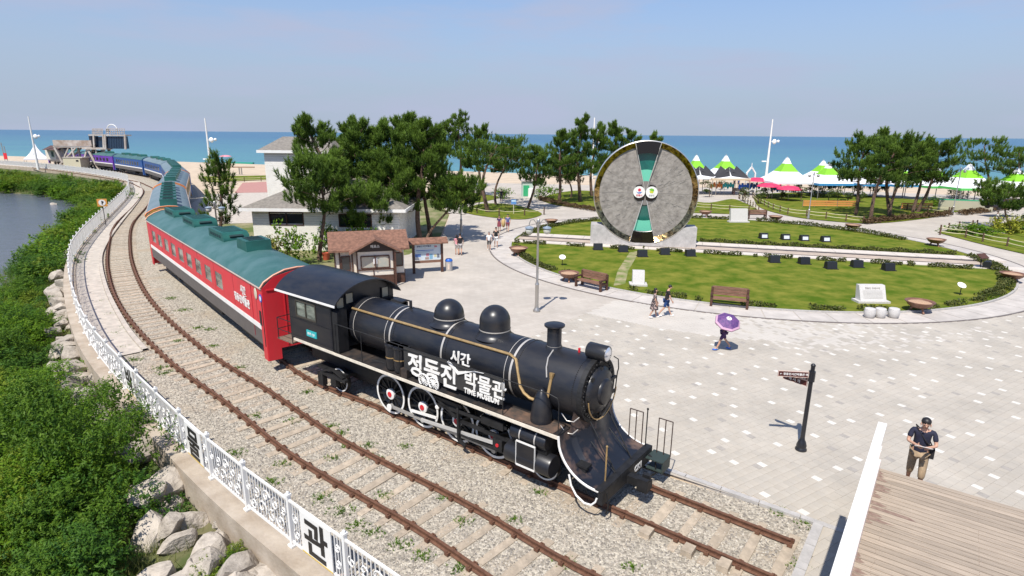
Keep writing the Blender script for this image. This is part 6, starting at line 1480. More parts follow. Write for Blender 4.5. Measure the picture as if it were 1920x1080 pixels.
s = MB(); s.prism([(-2.1, .3), (-2.15, .75), (-1.4, .85), (-.9, 1.35), (.7, 1.38), (1.4, .9), (2.1, .75), (2.15, .3)], -.85, .85, ax=XZ); s.build('body', mat('car_dark_paint', (.015, .015, .025), rough=.25), t, True)
for x in (-1.3, 1.3):
    for y in (-.8, .8): MB().cyl((x, y-.1, .32), (x, y+.1, .32), .32, n=14).build('wheel', BLACK2, t)
MB().box((-.1, -.86, 1.1), (1.5, .02, .3)).build('window', WIND, t)

# ================================================================ TREES
def pine(label, base, H, R, cb=.35, lean=(0, 0), style='tall', seed=0, n=420, group='coastal pines', ln=.34, wdt=.03, thick=1.0):
    r = random.Random(seed); g = np.random.default_rng(seed)
    t = thing('pine_tree', label, 'pine tree', base, 0, group)
    def tp(q): return Vector((lean[0]*q**1.4+.12*R*math.sin(q*5+seed), lean[1]*q**1.4+.12*R*math.cos(q*4+seed), H*.97*q))
    w_ = MB(); w_.tube([tp(q) for q in np.linspace(0, 1, 10)], [thick*H*.022*(1-.85*q)+.02 for q in np.linspace(0, 1, 10)], 8)
    nb = 16 if style != 'flat' else 13; P, A, S = [], [], []
    per = max(9, int(n*1.35)//nb)
    az = r.uniform(0, 6.28)
    for k in range(nb):
        f = k/(nb-1); h = cb+(.96-cb)*f; az += 2.4+r.uniform(-.5, .5)
        if style == 'tall': L = R*(1.0-.72*f**1.2)*r.uniform(.7, 1.1)
        elif style == 'flat': L = R*(.55+.55*math.sin(min(1, f*1.15)*2.6))*r.uniform(.75, 1.1)
        else: L = R*(.75+.35*math.sin(f*3.1))*(1-.45*f)*r.uniform(.75, 1.15)
        rise = (.55 if style != 'flat' else .18)*L*(.4+.6*f) - (.1*L if f < .3 else 0)
        b0 = tp(h); d = Vector((math.cos(az), math.sin(az), 0)); side = Vector((-d.y, d.x, 0))
        bp = [b0+d*(L*q)+Vector((0, 0, rise*q*q+.06*L*math.sin(q*6+k))) for q in (0, .35, .7, 1)]
        w_.tube(bp, [thick*(.012*H*(1-h)+.025), .03, .022, .01], 5)
        npad = 5; pads = []
        for a in range(npad):
            q = .3+.72*(a+r.random())/npad; i = min(2, int(q/.34)); p = bp[i].lerp(bp[i+1], min(1.1, (q-(0, .35, .7)[i])/.35))
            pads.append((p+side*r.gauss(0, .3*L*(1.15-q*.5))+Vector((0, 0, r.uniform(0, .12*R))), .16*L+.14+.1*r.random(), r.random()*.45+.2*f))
        for j in range(per):
            c, pr, tone = r.choice(pads)
            while True:
                o_ = Vector((r.uniform(-1, 1), r.uniform(-1, 1), r.uniform(-.4, 1)))
                if o_.length < 1: break
            p = c+Vector((o_.x*pr, o_.y*pr, o_.z*pr*(.62 if style != 'flat' else .4)))
            ax = Vector((d.x*.22+o_.x*.25, d.y*.22+o_.y*.25, .95)).normalized()
            tone = tone+.22*max(0, o_.z)+r.uniform(-.08, .12)  # tone rises towards pad tops, highlights put into the needle colour
            m_ = 3 if r.random() < .7 else 5
            for z in range(m_):
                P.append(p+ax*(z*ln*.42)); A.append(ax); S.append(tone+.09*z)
    for k in range(20 if style != 'flat' else 3):       # leader and the spires round it
        q = .84+.16*r.random(); c = tp(q)+Vector((r.gauss(0, (.03+1.5*(1-q))*R), r.gauss(0, (.03+1.5*(1-q))*R), -.02*H)); hgt = .065*H*r.uniform(.5, 1.2)
        if style == 'flat': hgt *= .5
        for z in np.arange(0, hgt, ln*.4): P.append(c+Vector((0, 0, z))); A.append(Vector((r.gauss(0, .15), r.gauss(0, .15), 1)).normalized()); S.append(.45)
    w_.build('trunk', BARK, t, True)
    P = np.array([tuple(x) for x in P]); A = np.array([tuple(x) for x in A]); m_ = 10
    V = needles(P, A, m_, ln, wdt, .46, g)
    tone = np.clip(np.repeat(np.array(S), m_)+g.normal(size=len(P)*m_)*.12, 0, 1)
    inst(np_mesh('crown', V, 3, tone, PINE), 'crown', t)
    return t
def PT(label, bx, by, tx, ty, wpx, style='tall', cb=.35, seed=1, n=420, base=None, **kw):
    b = base if base is not None else G(bx, by)
    b = Vector((b[0], b[1], 0)); d = ray(tx, ty); q = b.y/d.y if False else math.hypot(b.x, b.y)/math.hypot(d.x, d.y)
    top = CO+d*q; H = top.z; lean = (top.x-b.x, top.y-b.y)
    dep = (b-CO).dot(cF); R = wpx/2*dep/FPX*(1.0 if style == 'tall' else 1.12)
    return pine(label, (b.x, b.y, 0), H, R, cb, lean, style, seed, n, **kw)
PINES = [
 ('short leaning pine with bent trunk in front of the white house, left of the kiosk', 607, 487, 590, 300, 120, 'bush', .5, 11, 520, {}),
 ('tall sparse pine with a pointed tip in front of the square white block', 648, 452, 583, 226, 140, 'tall', .42, 12, 520, {}),
 ('tall pine with twin pointed tips right of the square white block', 688, 447, 668, 228, 120, 'tall', .44, 13, 560, {}),
 ('dense tall pine in the middle of the group behind the kiosk roof', 728, 444, 712, 236, 130, 'tall', .46, 14, 620, {}),
 ('tallest dense pine directly above the kiosk ridge', 765, 446, 748, 222, 130, 'tall', .46, 15, 620, {}),
 ('dense pine just left of the leaning lawn pine behind the notice board', 792, 455, 785, 232, 125, 'tall', .47, 16, 600, {}),
 ('crooked low pine leaning right over the plaza beside the notice board', 806, 455, 868, 345, 110, 'bush', .5, 17, 420, {}),
 ('small low pine at the corner of the white house wall', 683, 470, 690, 365, 95, 'bush', .45, 18, 320, {}),
 ('thin pine with several stems standing on the sand behind the tall group', 857, 350, 868, 217, 90, 'tall', .42, 19, 460, {}),
 ('slender pine right of the several stemmed one', 896, 368, 905, 238, 80, 'tall', .45, 20, 360, {}),
 ('thick trunked spreading pine on the planted island', 908, 398, 925, 268, 125, 'flat', .62, 21, 520, {'thick': 1.4}),
 ('smaller spreading pine right behind the thick trunked one', 930, 384, 955, 280, 80, 'flat', .58, 22, 340, {}),
 ('background pine between the tall group and the sea', 828, 352, 832, 232, 90, 'tall', .4, 23, 420, {}),
 ('young pine with open branches standing left of the white house', None, None, 412, 297, 62, 'bush', .3, 24, 140, {'base': (-23.6, 46.5)}),
 ('slanting double stemmed pine at the tip of the planted island', 990, 392, 1018, 284, 66, 'bush', .42, 25, 380, {}),
 ('pointed pine nearest to the booth, left of the wheel', 1045, 382, 1058, 247, 62, 'tall', .34, 26, 420, {}),
 ('tallest pine left of the wheel with a very narrow tip', 1083, 379, 1092, 222, 74, 'tall', .32, 27, 520, {}),
 ('broad pine touching the left rim of the wheel', 1108, 368, 1122, 236, 70, 'tall', .32, 28, 480, {}),
 ('pine standing behind the upper left rim of the wheel', 1150, 364, 1150, 232, 72, 'tall', .3, 29, 480, {}),
 ('pine peeping over the wheel just left of its top', 1182, 360, 1184, 246, 58, 'tall', .4, 30, 340, {}),
 ('little pine tip showing above the top of the wheel', 1226, 358, 1228, 251, 50, 'tall', .4, 31, 300, {}),
 ('low dark pine with bent stem under the tall ones left of the wheel', 1068, 372, 1060, 300, 70, 'bush', .4, 32, 320, {}),
 ('leftmost pine of the right group with slanting trunk', 1598, 404, 1628, 262, 85, 'bush', .42, 33, 480, {}),
 ('pale trunked pine leaning hard to the right in the right group', 1626, 416, 1688, 262, 80, 'bush', .5, 34, 420, {}),
 ('tallest pine of the right group', 1668, 404, 1655, 248, 95, 'tall', .4, 35, 540, {}),
 ('pine with forked trunk in the middle of the right group', 1672, 406, 1702, 268, 80, 'bush', .42, 36, 420, {}),
 ('straight pine right of the forked one in the right group', 1717, 399, 1728, 268, 75, 'bush', .42, 37, 420, {}),
 ('rightmost pine of the right group with slanting stem', 1722, 399, 1772, 268, 80, 'bush', .45, 38, 440, {}),
 ('lone flat crowned pine against the sea on the right', None, None, 1850, 266, 95, 'flat', .5, 39, 330, {'base': (70.5, 88.0)}),
 ('flat crowned pine cut by the right edge of the photo', None, None, 1912, 284, 80, 'flat', .5, 40, 320, {'base': (72.5, 84.0)}),
 ('background pine behind the two pointed tips', 640, 430, 628, 262, 100, 'tall', .36, 54, 420, {}),
 ('low branched pine between the kiosk and the house, right of the middle', 738, 455, 742, 306, 120, 'bush', .36, 51, 400, {}),
 ('pine with low arms right above the notice board roof', 800, 442, 806, 262, 100, 'bush', .38, 52, 430, {}),
 ('low spreading pine leaning left in front of the parked car', 1893, 432, 1880, 352, 90, 'flat', .5, 41, 360, {}),
 ('small dark pine in front of the blue valance tents, left one', 1545, 362, 1548, 325, 40, 'bush', .2, 42, 200, {}),
 ('small dark pine in front of the blue valance tents, second', 1572, 364, 1570, 322, 44, 'bush', .2, 43, 220, {}),
 ('small dark pine beside the slanting trunk of the right group', 1600, 366, 1602, 326, 40, 'bush', .2, 44, 200, {}),
 ('small dark pine under the right group crowns', 1640, 368, 1640, 330, 44, 'bush', .2, 45, 200, {}),
]
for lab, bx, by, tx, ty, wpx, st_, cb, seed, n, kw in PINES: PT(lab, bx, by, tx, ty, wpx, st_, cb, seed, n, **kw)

# leafy shrubs: a few meshes shared by many copies
def shrub_mesh(name, n, R, H, material, seed, leaf=.075, lumps=13, asp=.42, droop=.2, stalk=True):
    g = np.random.default_rng(seed)
    C = g.normal(size=(lumps, 3))*np.array([R*.48, R*.48, H*.2])+np.array([0, 0, H*.5]); r = R*g.uniform(.24, .46, lumps)
    k = g.integers(0, lumps, n); d = unit(g.normal(size=(n, 3))+np.array([0, 0, .45])); rad = r[k]*(.55+.5*g.random(n)**.6)
    P = C[k]+d*rad[:, None]*np.array([1, 1, .8*H/R if H < R else 1.0]); P[:, 2] = np.maximum(P[:, 2], .03)
    # leaflets gather on short sprays
    ns = max(1, n//9); sp = g.integers(0, n, ns); base_ = P[sp]; dir_ = unit(d[sp]+np.array([0, 0, .5])+g.normal(size=(ns, 3))*.35)
    q = np.tile(np.linspace(-.1, 1, 9), ns)[:, None]; PB = np.repeat(base_, 9, 0)+np.repeat(dir_, 9, 0)*q*leaf*4.2+g.normal(size=(ns*9, 3))*leaf*.45
    PB[:, 2] -= (q[:, 0]**2)*leaf*droop*3
    N = unit(np.repeat(dir_, 9, 0)*.35+np.array([0, 0, .8])+g.normal(size=(ns*9, 3))*.5)
    tone = np.repeat(g.random(ns)*.75, 9)+.25*q[:, 0]
    V = leaves(PB, N, leaf*g.uniform(.7, 1.2, ns*9), asp, g)
    return np_mesh(name, V, 4, np.clip(tone, 0, 1), material)
SHC = [('bright green', SHRUBL), ('yellowish green', leafmat('shrub_yellow_leaves', (.07, .13, .008), (.26, .33, .03), .4)), ('deep green', leafmat('shrub_deep_leaves', (.018, .07, .008), (.09, .19, .018), .35)), ('mid green', leafmat('shrub_mid_leaves', (.03, .095, .008), (.14, .24, .02), .4))]
SH = [shrub_mesh('shrub', 11000, 1.3, 1.3, SHC[k][1], 100+k, .042, asp=.34) for k in range(4)]
FARSH = [shrub_mesh('shrub', 2800, 1.3, 1.3, SHC[k][1], 120+k, .085) for k in range(4)]
stem = MB()
for a in range(5): stem.tube([(0, 0, 0), (.25*math.cos(a*1.3), .25*math.sin(a*1.3), .5), (.55*math.cos(a*1.3+.2), .55*math.sin(a*1.3+.2), 1.0)], [.035, .025, .012], 5)
stemm = stem.mesh('stem', BARK)
def put_shrub(p, s_, near=True, where='on the river bank below the white railing', tall=1.0):
    if near and min(math.hypot(p[0]-f.x, p[1]-f.y) for f in fo) < (.75+.78*s_ if s_ > .62 else 0): return
    k = rnd.choice((0, 0, 1, 2, 3, 3)); me = (SH if near else FARSH)[k]
    o = inst(me, 'bank_shrub', None, p, rnd.uniform(0, 6.28), (s_*rnd.uniform(.85, 1.2), s_*rnd.uniform(.85, 1.2), s_*tall*rnd.uniform(.6, .95)))
    tag(o, 'bushy %s shrub %s' % (SHC[k][0], where), 'shrub', '%s shrubs %s' % (SHC[k][0], where))
fo = offset(fence_line, -.45)
def bank_at(i, t): a, b = fo[i], bank_line[i]; p = a.lerp(b, t); return p, -.95-.9*t
cnt = 0
for i in range(0, len(fo)-22):
    L = (fo[i]-bank_line[i]).length; fp_ = fo[i]
    nearz = fp_.length < 45
    row = int(max(3, min(8, L/2.2))) if nearz else 3
    for k in range(row):
        t0 = .12 if nearz else .22; t1 = .93 if fp_.length < 26 else .66
        t = t0+(t1-t0)*(k+rnd.random())/row
        p, z = bank_at(i, t); d_ = L*t
        if nearz and d_ < (3.4 if fp_.length < 18 else 3.2)+rnd.uniform(-.2, .8): continue
        seg = (fo[min(i+1, len(fo)-1)]-fo[i]).length
        if rnd.random() > min(1.0, seg/1.5): continue
        px_y = (p-CO).dot(cF)
        if px_y < 3: continue
        X = 960+FPX*((Vector((p.x, p.y, z))-CO).dot(cR))/px_y
        if X < -200 or p.y < 5: continue
        zone = 'in the near left corner' if fp_.length < 17 else 'on the bank below the lettered railing' if fp_.length < 30 else 'on the bank beside the river bend' if nearz else 'on the far bank below the railing'
        sc_ = rnd.choice((.7, .85, 1.0, 1.2, 1.5, 1.7)) if nearz else rnd.uniform(1.0, 1.5)
        if t > .6 and nearz and fp_.length > 24: sc_ *= .7
        put_shrub((p.x+rnd.uniform(-.5, .5), p.y+rnd.uniform(-.5, .5), z-.25), sc_, nearz, zone); cnt += 1
for i in range(len(fo)-30, len(fo)-8):
    for k in range(4):
        p, z = bank_at(i, rnd.uniform(.15, .9)); put_shrub((p.x+rnd.uniform(-2, 2), p.y, z-.3), rnd.uniform(1.1, 1.9), False, 'on the green spit across the river')
for (x, y, s_) in ((410, 1075, .55), (440, 1068, .5), (380, 1085, .5), (490, 560, .5)):
    p = G(x, y, -.7); put_shrub((p.x, p.y, -1.0), s_, True, 'growing between the boulders')
for (x, y, s_) in ((40, 870, 1.2), (120, 850, 1.3), (150, 915, 1.35), (225, 935, 1.2), (80, 940, 1.2), (280, 960, .8), (190, 1000, 1.1), (20, 960, 1.1), (110, 1010, .9), (300, 1010, .6), (170, 830, 1.1), (235, 885, .8)):
    p = G(x, y, -.5); put_shrub((p.x, p.y, -1.05), s_*1.15, True, 'in the big clump above the reeds', 1.55)
# reeds and grass on the bank
NB = 20000; ki = nr.integers(0, len(fo)-22, NB); tt = nr.random(NB)**.8
fa = np.array([(p.x, p.y) for p in fo]); ba = np.array([(p.x, p.y) for p in bank_line])
fr_ = nr.random(NB)[:, None]; a_ = fa[ki]*(1-fr_)+fa[ki+1]*fr_; b_ = ba[ki]*(1-fr_)+ba[ki+1]*fr_
PP = a_*(1-tt[:, None])+b_*tt[:, None]; PP = np.concatenate([PP, (-.95-.9*tt)[:, None]], 1)
keep = (PP[:, 1] > 6); PP = PP[keep]; AA = unit(nr.normal(size=PP.shape)*.35+np.array([0, 0, 1.0]))
W = needles(PP, AA, 3, .5, .014, .4)
o = inst(np_mesh('bank_grass', W, 3, nr.random(len(W)//3), REED), 'bank_grass'); o['kind'] = 'stuff'
PP, AA = [], []
for (x, y, r) in ((60, 1040, 2.0), (180, 1060, 1.6), (310, 1030, .5), (30, 820, 1.5), (20, 880, 1.2), (110, 1080, 1.6)):
    c = G(x, y, -1.2)
    for k in range(int(520*r)):
        a = rnd.uniform(0, 6.28); q = r*math.sqrt(rnd.random()); PP.append((c.x+q*math.cos(a), c.y+q*math.sin(a), -1.5)); AA.append((math.cos(a)*.35*rnd.random(), math.sin(a)*.35*rnd.random(), 1))
W = needles(np.array(PP), unit(np.array(AA)), 4, .85, .016, .35)
o = inst(np_mesh('reeds', W, 3, nr.random(len(W)//3), REED), 'reeds'); o['kind'] = 'stuff'
# boulders under the wall
def boulder_mesh(seed):
    g = np.random.default_rng(seed); b_ = bmesh.new(); bmesh.ops.create_icosphere(b_, subdivisions=3, radius=1.0)
    pl = [(unit(g.normal(size=3)), g.uniform(.42, .8)) for _ in range(15)]
    for v in b_.verts:
        c = np.array(v.co); 
        for n_, d_ in pl:
            q = c@n_
            if q > d_: c = c-n_*(q-d_)
        v.co = Vector(c*(1+.03*math.sin(7*c[0]+3*c[1]+seed)))
    me = bpy.data.meshes.new('boulder'); b_.to_mesh(me); b_.free(); me.materials.append(BOULD); return me
BM = [boulder_mesh(k) for k in range(6)]
def put_rock(p, s_, lab='pale grey boulder piled against the concrete wall below the railing', grp=None):
    grp = grp or lab.replace('boulder', 'boulders')
    o = inst(rnd.choice(BM), 'boulder', None, p, rnd.uniform(0, 6.28), (s_*rnd.uniform(.8, 1.3), s_*rnd.uniform(.75, 1.1), s_*rnd.uniform(.6, .95))); o.rotation_euler = (rnd.uniform(-.5, .5), rnd.uniform(-.5, .5), rnd.uniform(0, 6.28)); tag(o, lab, 'boulder', grp)
for (x, y, s_) in ((355, 968, .62), (398, 935, .5), (385, 1035, .72), (468, 1068, .55), (418, 1005, .42), (345, 905, .5), (312, 940, .5), (445, 1020, .4), (330, 880, .36), (500, 1075, .55), (520, 1095, .5), (298, 850, .35), (325, 1010, .5), (360, 1075, .6), (430, 1095, .5), (172, 715, .35), (112, 655, .5), (105, 622, .45), (118, 585, .55), (128, 610, .35), (135, 668, .4), (100, 580, .5), (130, 555, .4), (150, 690, .35), (190, 735, .3), (110, 640, .45), (455, 1085, .42), (408, 975, .3), (372, 905, .3)):
    p = G(x, y, -.55); put_rock((p.x, p.y, -.72), s_*1.0, 'pale grey boulder below the lettered railing in the near left corner' if y > 800 else 'pale grey boulder beside the bend of the white railing')
for i in range(8, len(fo)-22):
    for k in range(2):
        if rnd.random() < .3: continue
        L = (fo[i]-bank_line[i]).length; p = fo[i].lerp(bank_line[i], (.55+.5*rnd.random()+k*.95)/L); put_rock((p.x+rnd.uniform(-.4, .4), p.y+rnd.uniform(-.4, .4), -.55-.3*k), rnd.uniform(.5, .9), 'pale grey boulder piled against the wall under the lettered panels' if fo[i].length < 26 else 'pale grey boulder piled against the wall at the bend of the railing' if fo[i].length < 60 else 'pale boulder under the far stretch of the railing')
for (x, y, s_) in ((150, 398, .9), (135, 413, 1.0), (100, 383, .7), (82, 490, .7), (76, 497, .6), (90, 485, .5)):
    p = G(x, y, -2.0); put_rock((p.x, p.y, -2.1), s_, 'flat pale rock lying at the river edge', 'rocks at the river edge')
# hedges round the lawn
def hedge(label, pts, w_, h_, dens, mm=HEDGEL, leaf=.09, grp='low clipped hedges', gaps=0.0, z=.1):
    h_ *= .85; g = np.random.default_rng(len(label)); P = [];
    for a, b in zip(pts[:-1], pts[1:]):
        L = (b-a).length; n = int(L*dens*.8); d = (b-a)/L; nn_ = Vector((-d.y, d.x, 0))
        for _ in range(n):
            q = rnd.random()*L; 
            if gaps and math.sin((a.x+d.x*q)*2.1+(a.y+d.y*q)*1.7)+.6*math.sin((a.x+d.x*q)*5.3) < gaps-1: continue
            c = a+d*q; ww = w_/2*math.sqrt(rnd.random()); an = rnd.uniform(0, math.pi); lump = .8+.2*math.sin(q*3.1+a.x*2)
            P.append((c.x+nn_.x*ww*math.cos(an)*1.1, c.y+nn_.y*ww*math.cos(an)*1.1, z+h_*lump*(.15+.85*math.sqrt(rnd.random()))*max(.35, math.sin(an)**.5)))
    P = np.array(P); N = unit(g.normal(size=P.shape)*.6+np.array([0, 0, .6])); V = leaves(P, N, leaf*g.uniform(.6, 1.2, len(P)), .5, g)
    o = inst(np_mesh('hedge', V, 4, g.random(len(P)), mm), 'hedge'); tag(o, label, 'hedge', grp); return o
def ARC(a0, a1, r, n=30): return [Vector((LC[0]+r*math.cos(R_(a)), LC[1]+r*math.sin(R_(a)), 0)) for a in np.linspace(a0, a1, n)]
hedge('low hedge curving along the left front edge of the near lawn', ARC(184, 222, 18.5), .7, .5, 230, gaps=.2)
hedge('patchy low shrubs along the front edge of the near lawn between the benches', ARC(228, 262, 18.55), .6, .4, 150, gaps=1.0)
hedge('patchy low shrubs along the front edge of the near lawn behind the white tubs', ARC(262, 300, 18.55), .6, .42, 170, gaps=.75)
hedge('thick hedge curving round the right end of the near lawn', ARC(300, 350, 18.4), .9, .6, 260, gaps=.1)
hedge('hedge along the back edge of the far lawn, right part with the clean cut end', ARC(14, 62, 18.3), .9, .6, 260)
hedge('hedge along the back edge of the far lawn behind the wheel', ARC(64, 118, 18.3), .8, .5, 240, gaps=.15)
hedge('hedge at the left end of the far lawn behind the lamp globes', ARC(120, 166, 18.3), .8, .5, 240)
hedge('clipped hedge behind the stone strip right of the wheel', [SP(5, 3.15), SP(25, 3.15)], .55, .5, 260)
hedge('low patchy hedge in front of the stone strip left of the wheel', [SP(-11, -2.5), SP(-4.6, -2.5)], .45, .45, 230, gaps=.75)
hedge('low patchy hedge in front of the stone strip under the wheel', [SP(-3.5, -2.5), SP(4.5, -2.5)], .45, .45, 260, gaps=.7)
hedge('low hedge in front of the stone strip right of the wheel', [SP(5.0, -2.5), SP(24.5, -2.5)], .5, .45, 230, gaps=.6)
hedge('brown dry hedge along the path below the right pines', [Vector(G(*p)) for p in ((1618, 421), (1660, 416), (1720, 410), (1780, 405))], 1.0, .8, 330, HEDGER, .11)
hedge('brown dry hedge along the path at the far right', [Vector(G(*p)) for p in ((1800, 404), (1850, 398), (1920, 388))], 1.2, .8, 260, HEDGER, .12)
hedge('brown edged hedge in front of the pines left of the wheel', [Vector(G(*p)) for p in ((1012, 375), (1060, 387), (1100, 394), (1125, 398))], 1.3, .7, 240, HEDGER, .12)
# bushes and small garden trees
def bush(label, loc, s_, mm=HEDGEL, seed=1, grp=None, n=1400, leaf=.09):
    o = inst(shrub_mesh('garden_bush', n, 1.0, 1.0, mm, seed, leaf), 'garden_bush', None, loc, rnd.uniform(0, 6), s_); tag(o, label, 'bush', grp)
bush('yellow green round bush under the low pine at the right edge', tuple(G(1880, 436)), 1.5, leafmat('yellow_leaves', (.16, .19, .02), (.4, .4, .04)), 5)
bush('dark leafy bush right of the yellow green one', tuple(G(1915, 432)), 1.5, SHRUBL, 6)
bush('wide low juniper bush on the small lawn at the right edge', tuple(G(1835, 442)), (2.6, 1.6, 1.0), SHRUBL, 7)
bush('green clipped bushes in front of the green topped tent', tuple(G(1800, 372)), (4.5, 1.2, 1.2), HEDGEL, 8)
bush('dark bush between the trunks of the right group', tuple(G(1765, 388)), (3.0, 1.3, 1.0), SHRUBL, 9)
bush('round bush under the pines behind the leaning lawn pine', tuple(G(940, 372)), 1.3, SHRUBL, 10)
bush('rounded bush against the clapboard wall right of the thick trunks', (-12.3, 46.2, 0), (1.6, 1.0, 2.0), SHRUBL, 11)
bush('upright bush against the clapboard wall behind the kiosk', (-14.4, 46.0, 0), (1.3, .9, 1.9), SHRUBL, 12)
bush('yellowing shrub with thin branches beside the red carriage roof', (-17.6, 40.8, 0), (1.7, 1.4, 1.9), leafmat('olive_leaves', (.09, .1, .02), (.25, .23, .05)), 13, None, 1100)
bush('open leafy shrub in front of the house window', (-15.8, 41.5, 0), (1.8, 1.3, 2.4), SHRUBL, 14, None, 900)
bush('small shrub on the grass behind the red carriage', (-19.6, 43.0, 0), (1.3, 1.3, 1.5), leafmat('olive_leaves', (.09, .1, .02), (.25, .23, .05)), 15, None, 700)
bush('low shrub at the corner of the retaining wall walkway', tuple(G(246, 372, .05)), (.8, .8, 1.0), SHRUBL, 16, None, 500)
bush('dark bush under the booth pines', tuple(G(1024, 372)), 1.6, SHRUBL, 17)
GT = [(1322, 352), (1352, 356), (1394, 378), (1422, 383), (1437, 374), (1466, 374), (1490, 370), (1502, 379), (1518, 366), (1535, 372), (1553, 382), (1496, 362), (1570, 378), (1588, 388), (1436, 358), (1612, 380), (1330, 370), (1530, 360)]
for k, (x, y) in enumerate(GT):
    p = G(x, y); t = thing('cloud_pruned_pine', 'little cloud pruned pine in the back garden, %s from the left' % ORD[sorted(q[0] for q in GT).index(x)], 'garden tree', (p.x, p.y, .08), rnd.uniform(0, 6), 'cloud pruned pines in the back garden')
    hh = rnd.uniform(1.2, 2.0); s = MB(); s.tube([(0, 0, 0), (.1, .05, hh*.4), (-.05, .1, hh*.8)], [.07, .06, .04], 6)
    pads = [(0, 0, hh, .55)]+[(rnd.uniform(-.7, .7), rnd.uniform(-.6, .6), hh*rnd.uniform(.45, .85), rnd.uniform(.3, .45)) for _ in range(3)]
    for q in pads[1:]: s.tube([(0, 0, q[2]*.7), (q[0], q[1], q[2])], [.04, .02], 5)
    s.build('trunk', BARK, t)
    P = []
    for q in pads:
        d = unit(nr.normal(size=(200, 3))+np.array([0, 0, .4])); P.append(np.array(q[:3])+d*q[3]*np.array([1, 1, .55]))
    P = np.concatenate(P); V = leaves(P, unit(nr.normal(size=P.shape)*.5+np.array([0, 0, .7])), np.full(len(P), .085), .5)
    inst(np_mesh('crown', V, 4, nr.random(len(P)), leafmat('pruned_needles', (.03, .065, .012), (.13, .17, .03))), 'crown', t)
# ================================================================ PEOPLE
def skinned(name, pts, edges, root, material, parent, sub=1):
    """one continuous surface grown round joints: pts name -> (x,y,z,r or (rx,ry))"""
    names = list(pts); me = bpy.data.meshes.new(name)
    me.from_pydata([pts[k][:3] for k in names], [(names.index(a), names.index(b)) for a, b in edges], [])
    o = bpy.data.objects.new(name, me); COL.objects.link(o)
    md = o.modifiers.new('skin', 'SKIN'); md.use_smooth_shade = True
    for i, k in enumerate(names):
        r = pts[k][3]; sv = me.skin_vertices[0].data[i]; sv.radius = r if isinstance(r, tuple) else (r, r); sv.use_root = (k == root)
    ss = o.modifiers.new('sub', 'SUBSURF'); ss.levels = sub; ss.render_levels = sub
    dg = bpy.context.evaluated_depsgraph_get(); m2 = bpy.data.meshes.new_from_object(o.evaluated_get(dg)); bpy.data.objects.remove(o)
    m2.name = name; m2.materials.clear(); m2.materials.append(material)
    ob = bpy.data.objects.new(name, m2); COL.objects.link(ob); ob.parent = parent; return ob
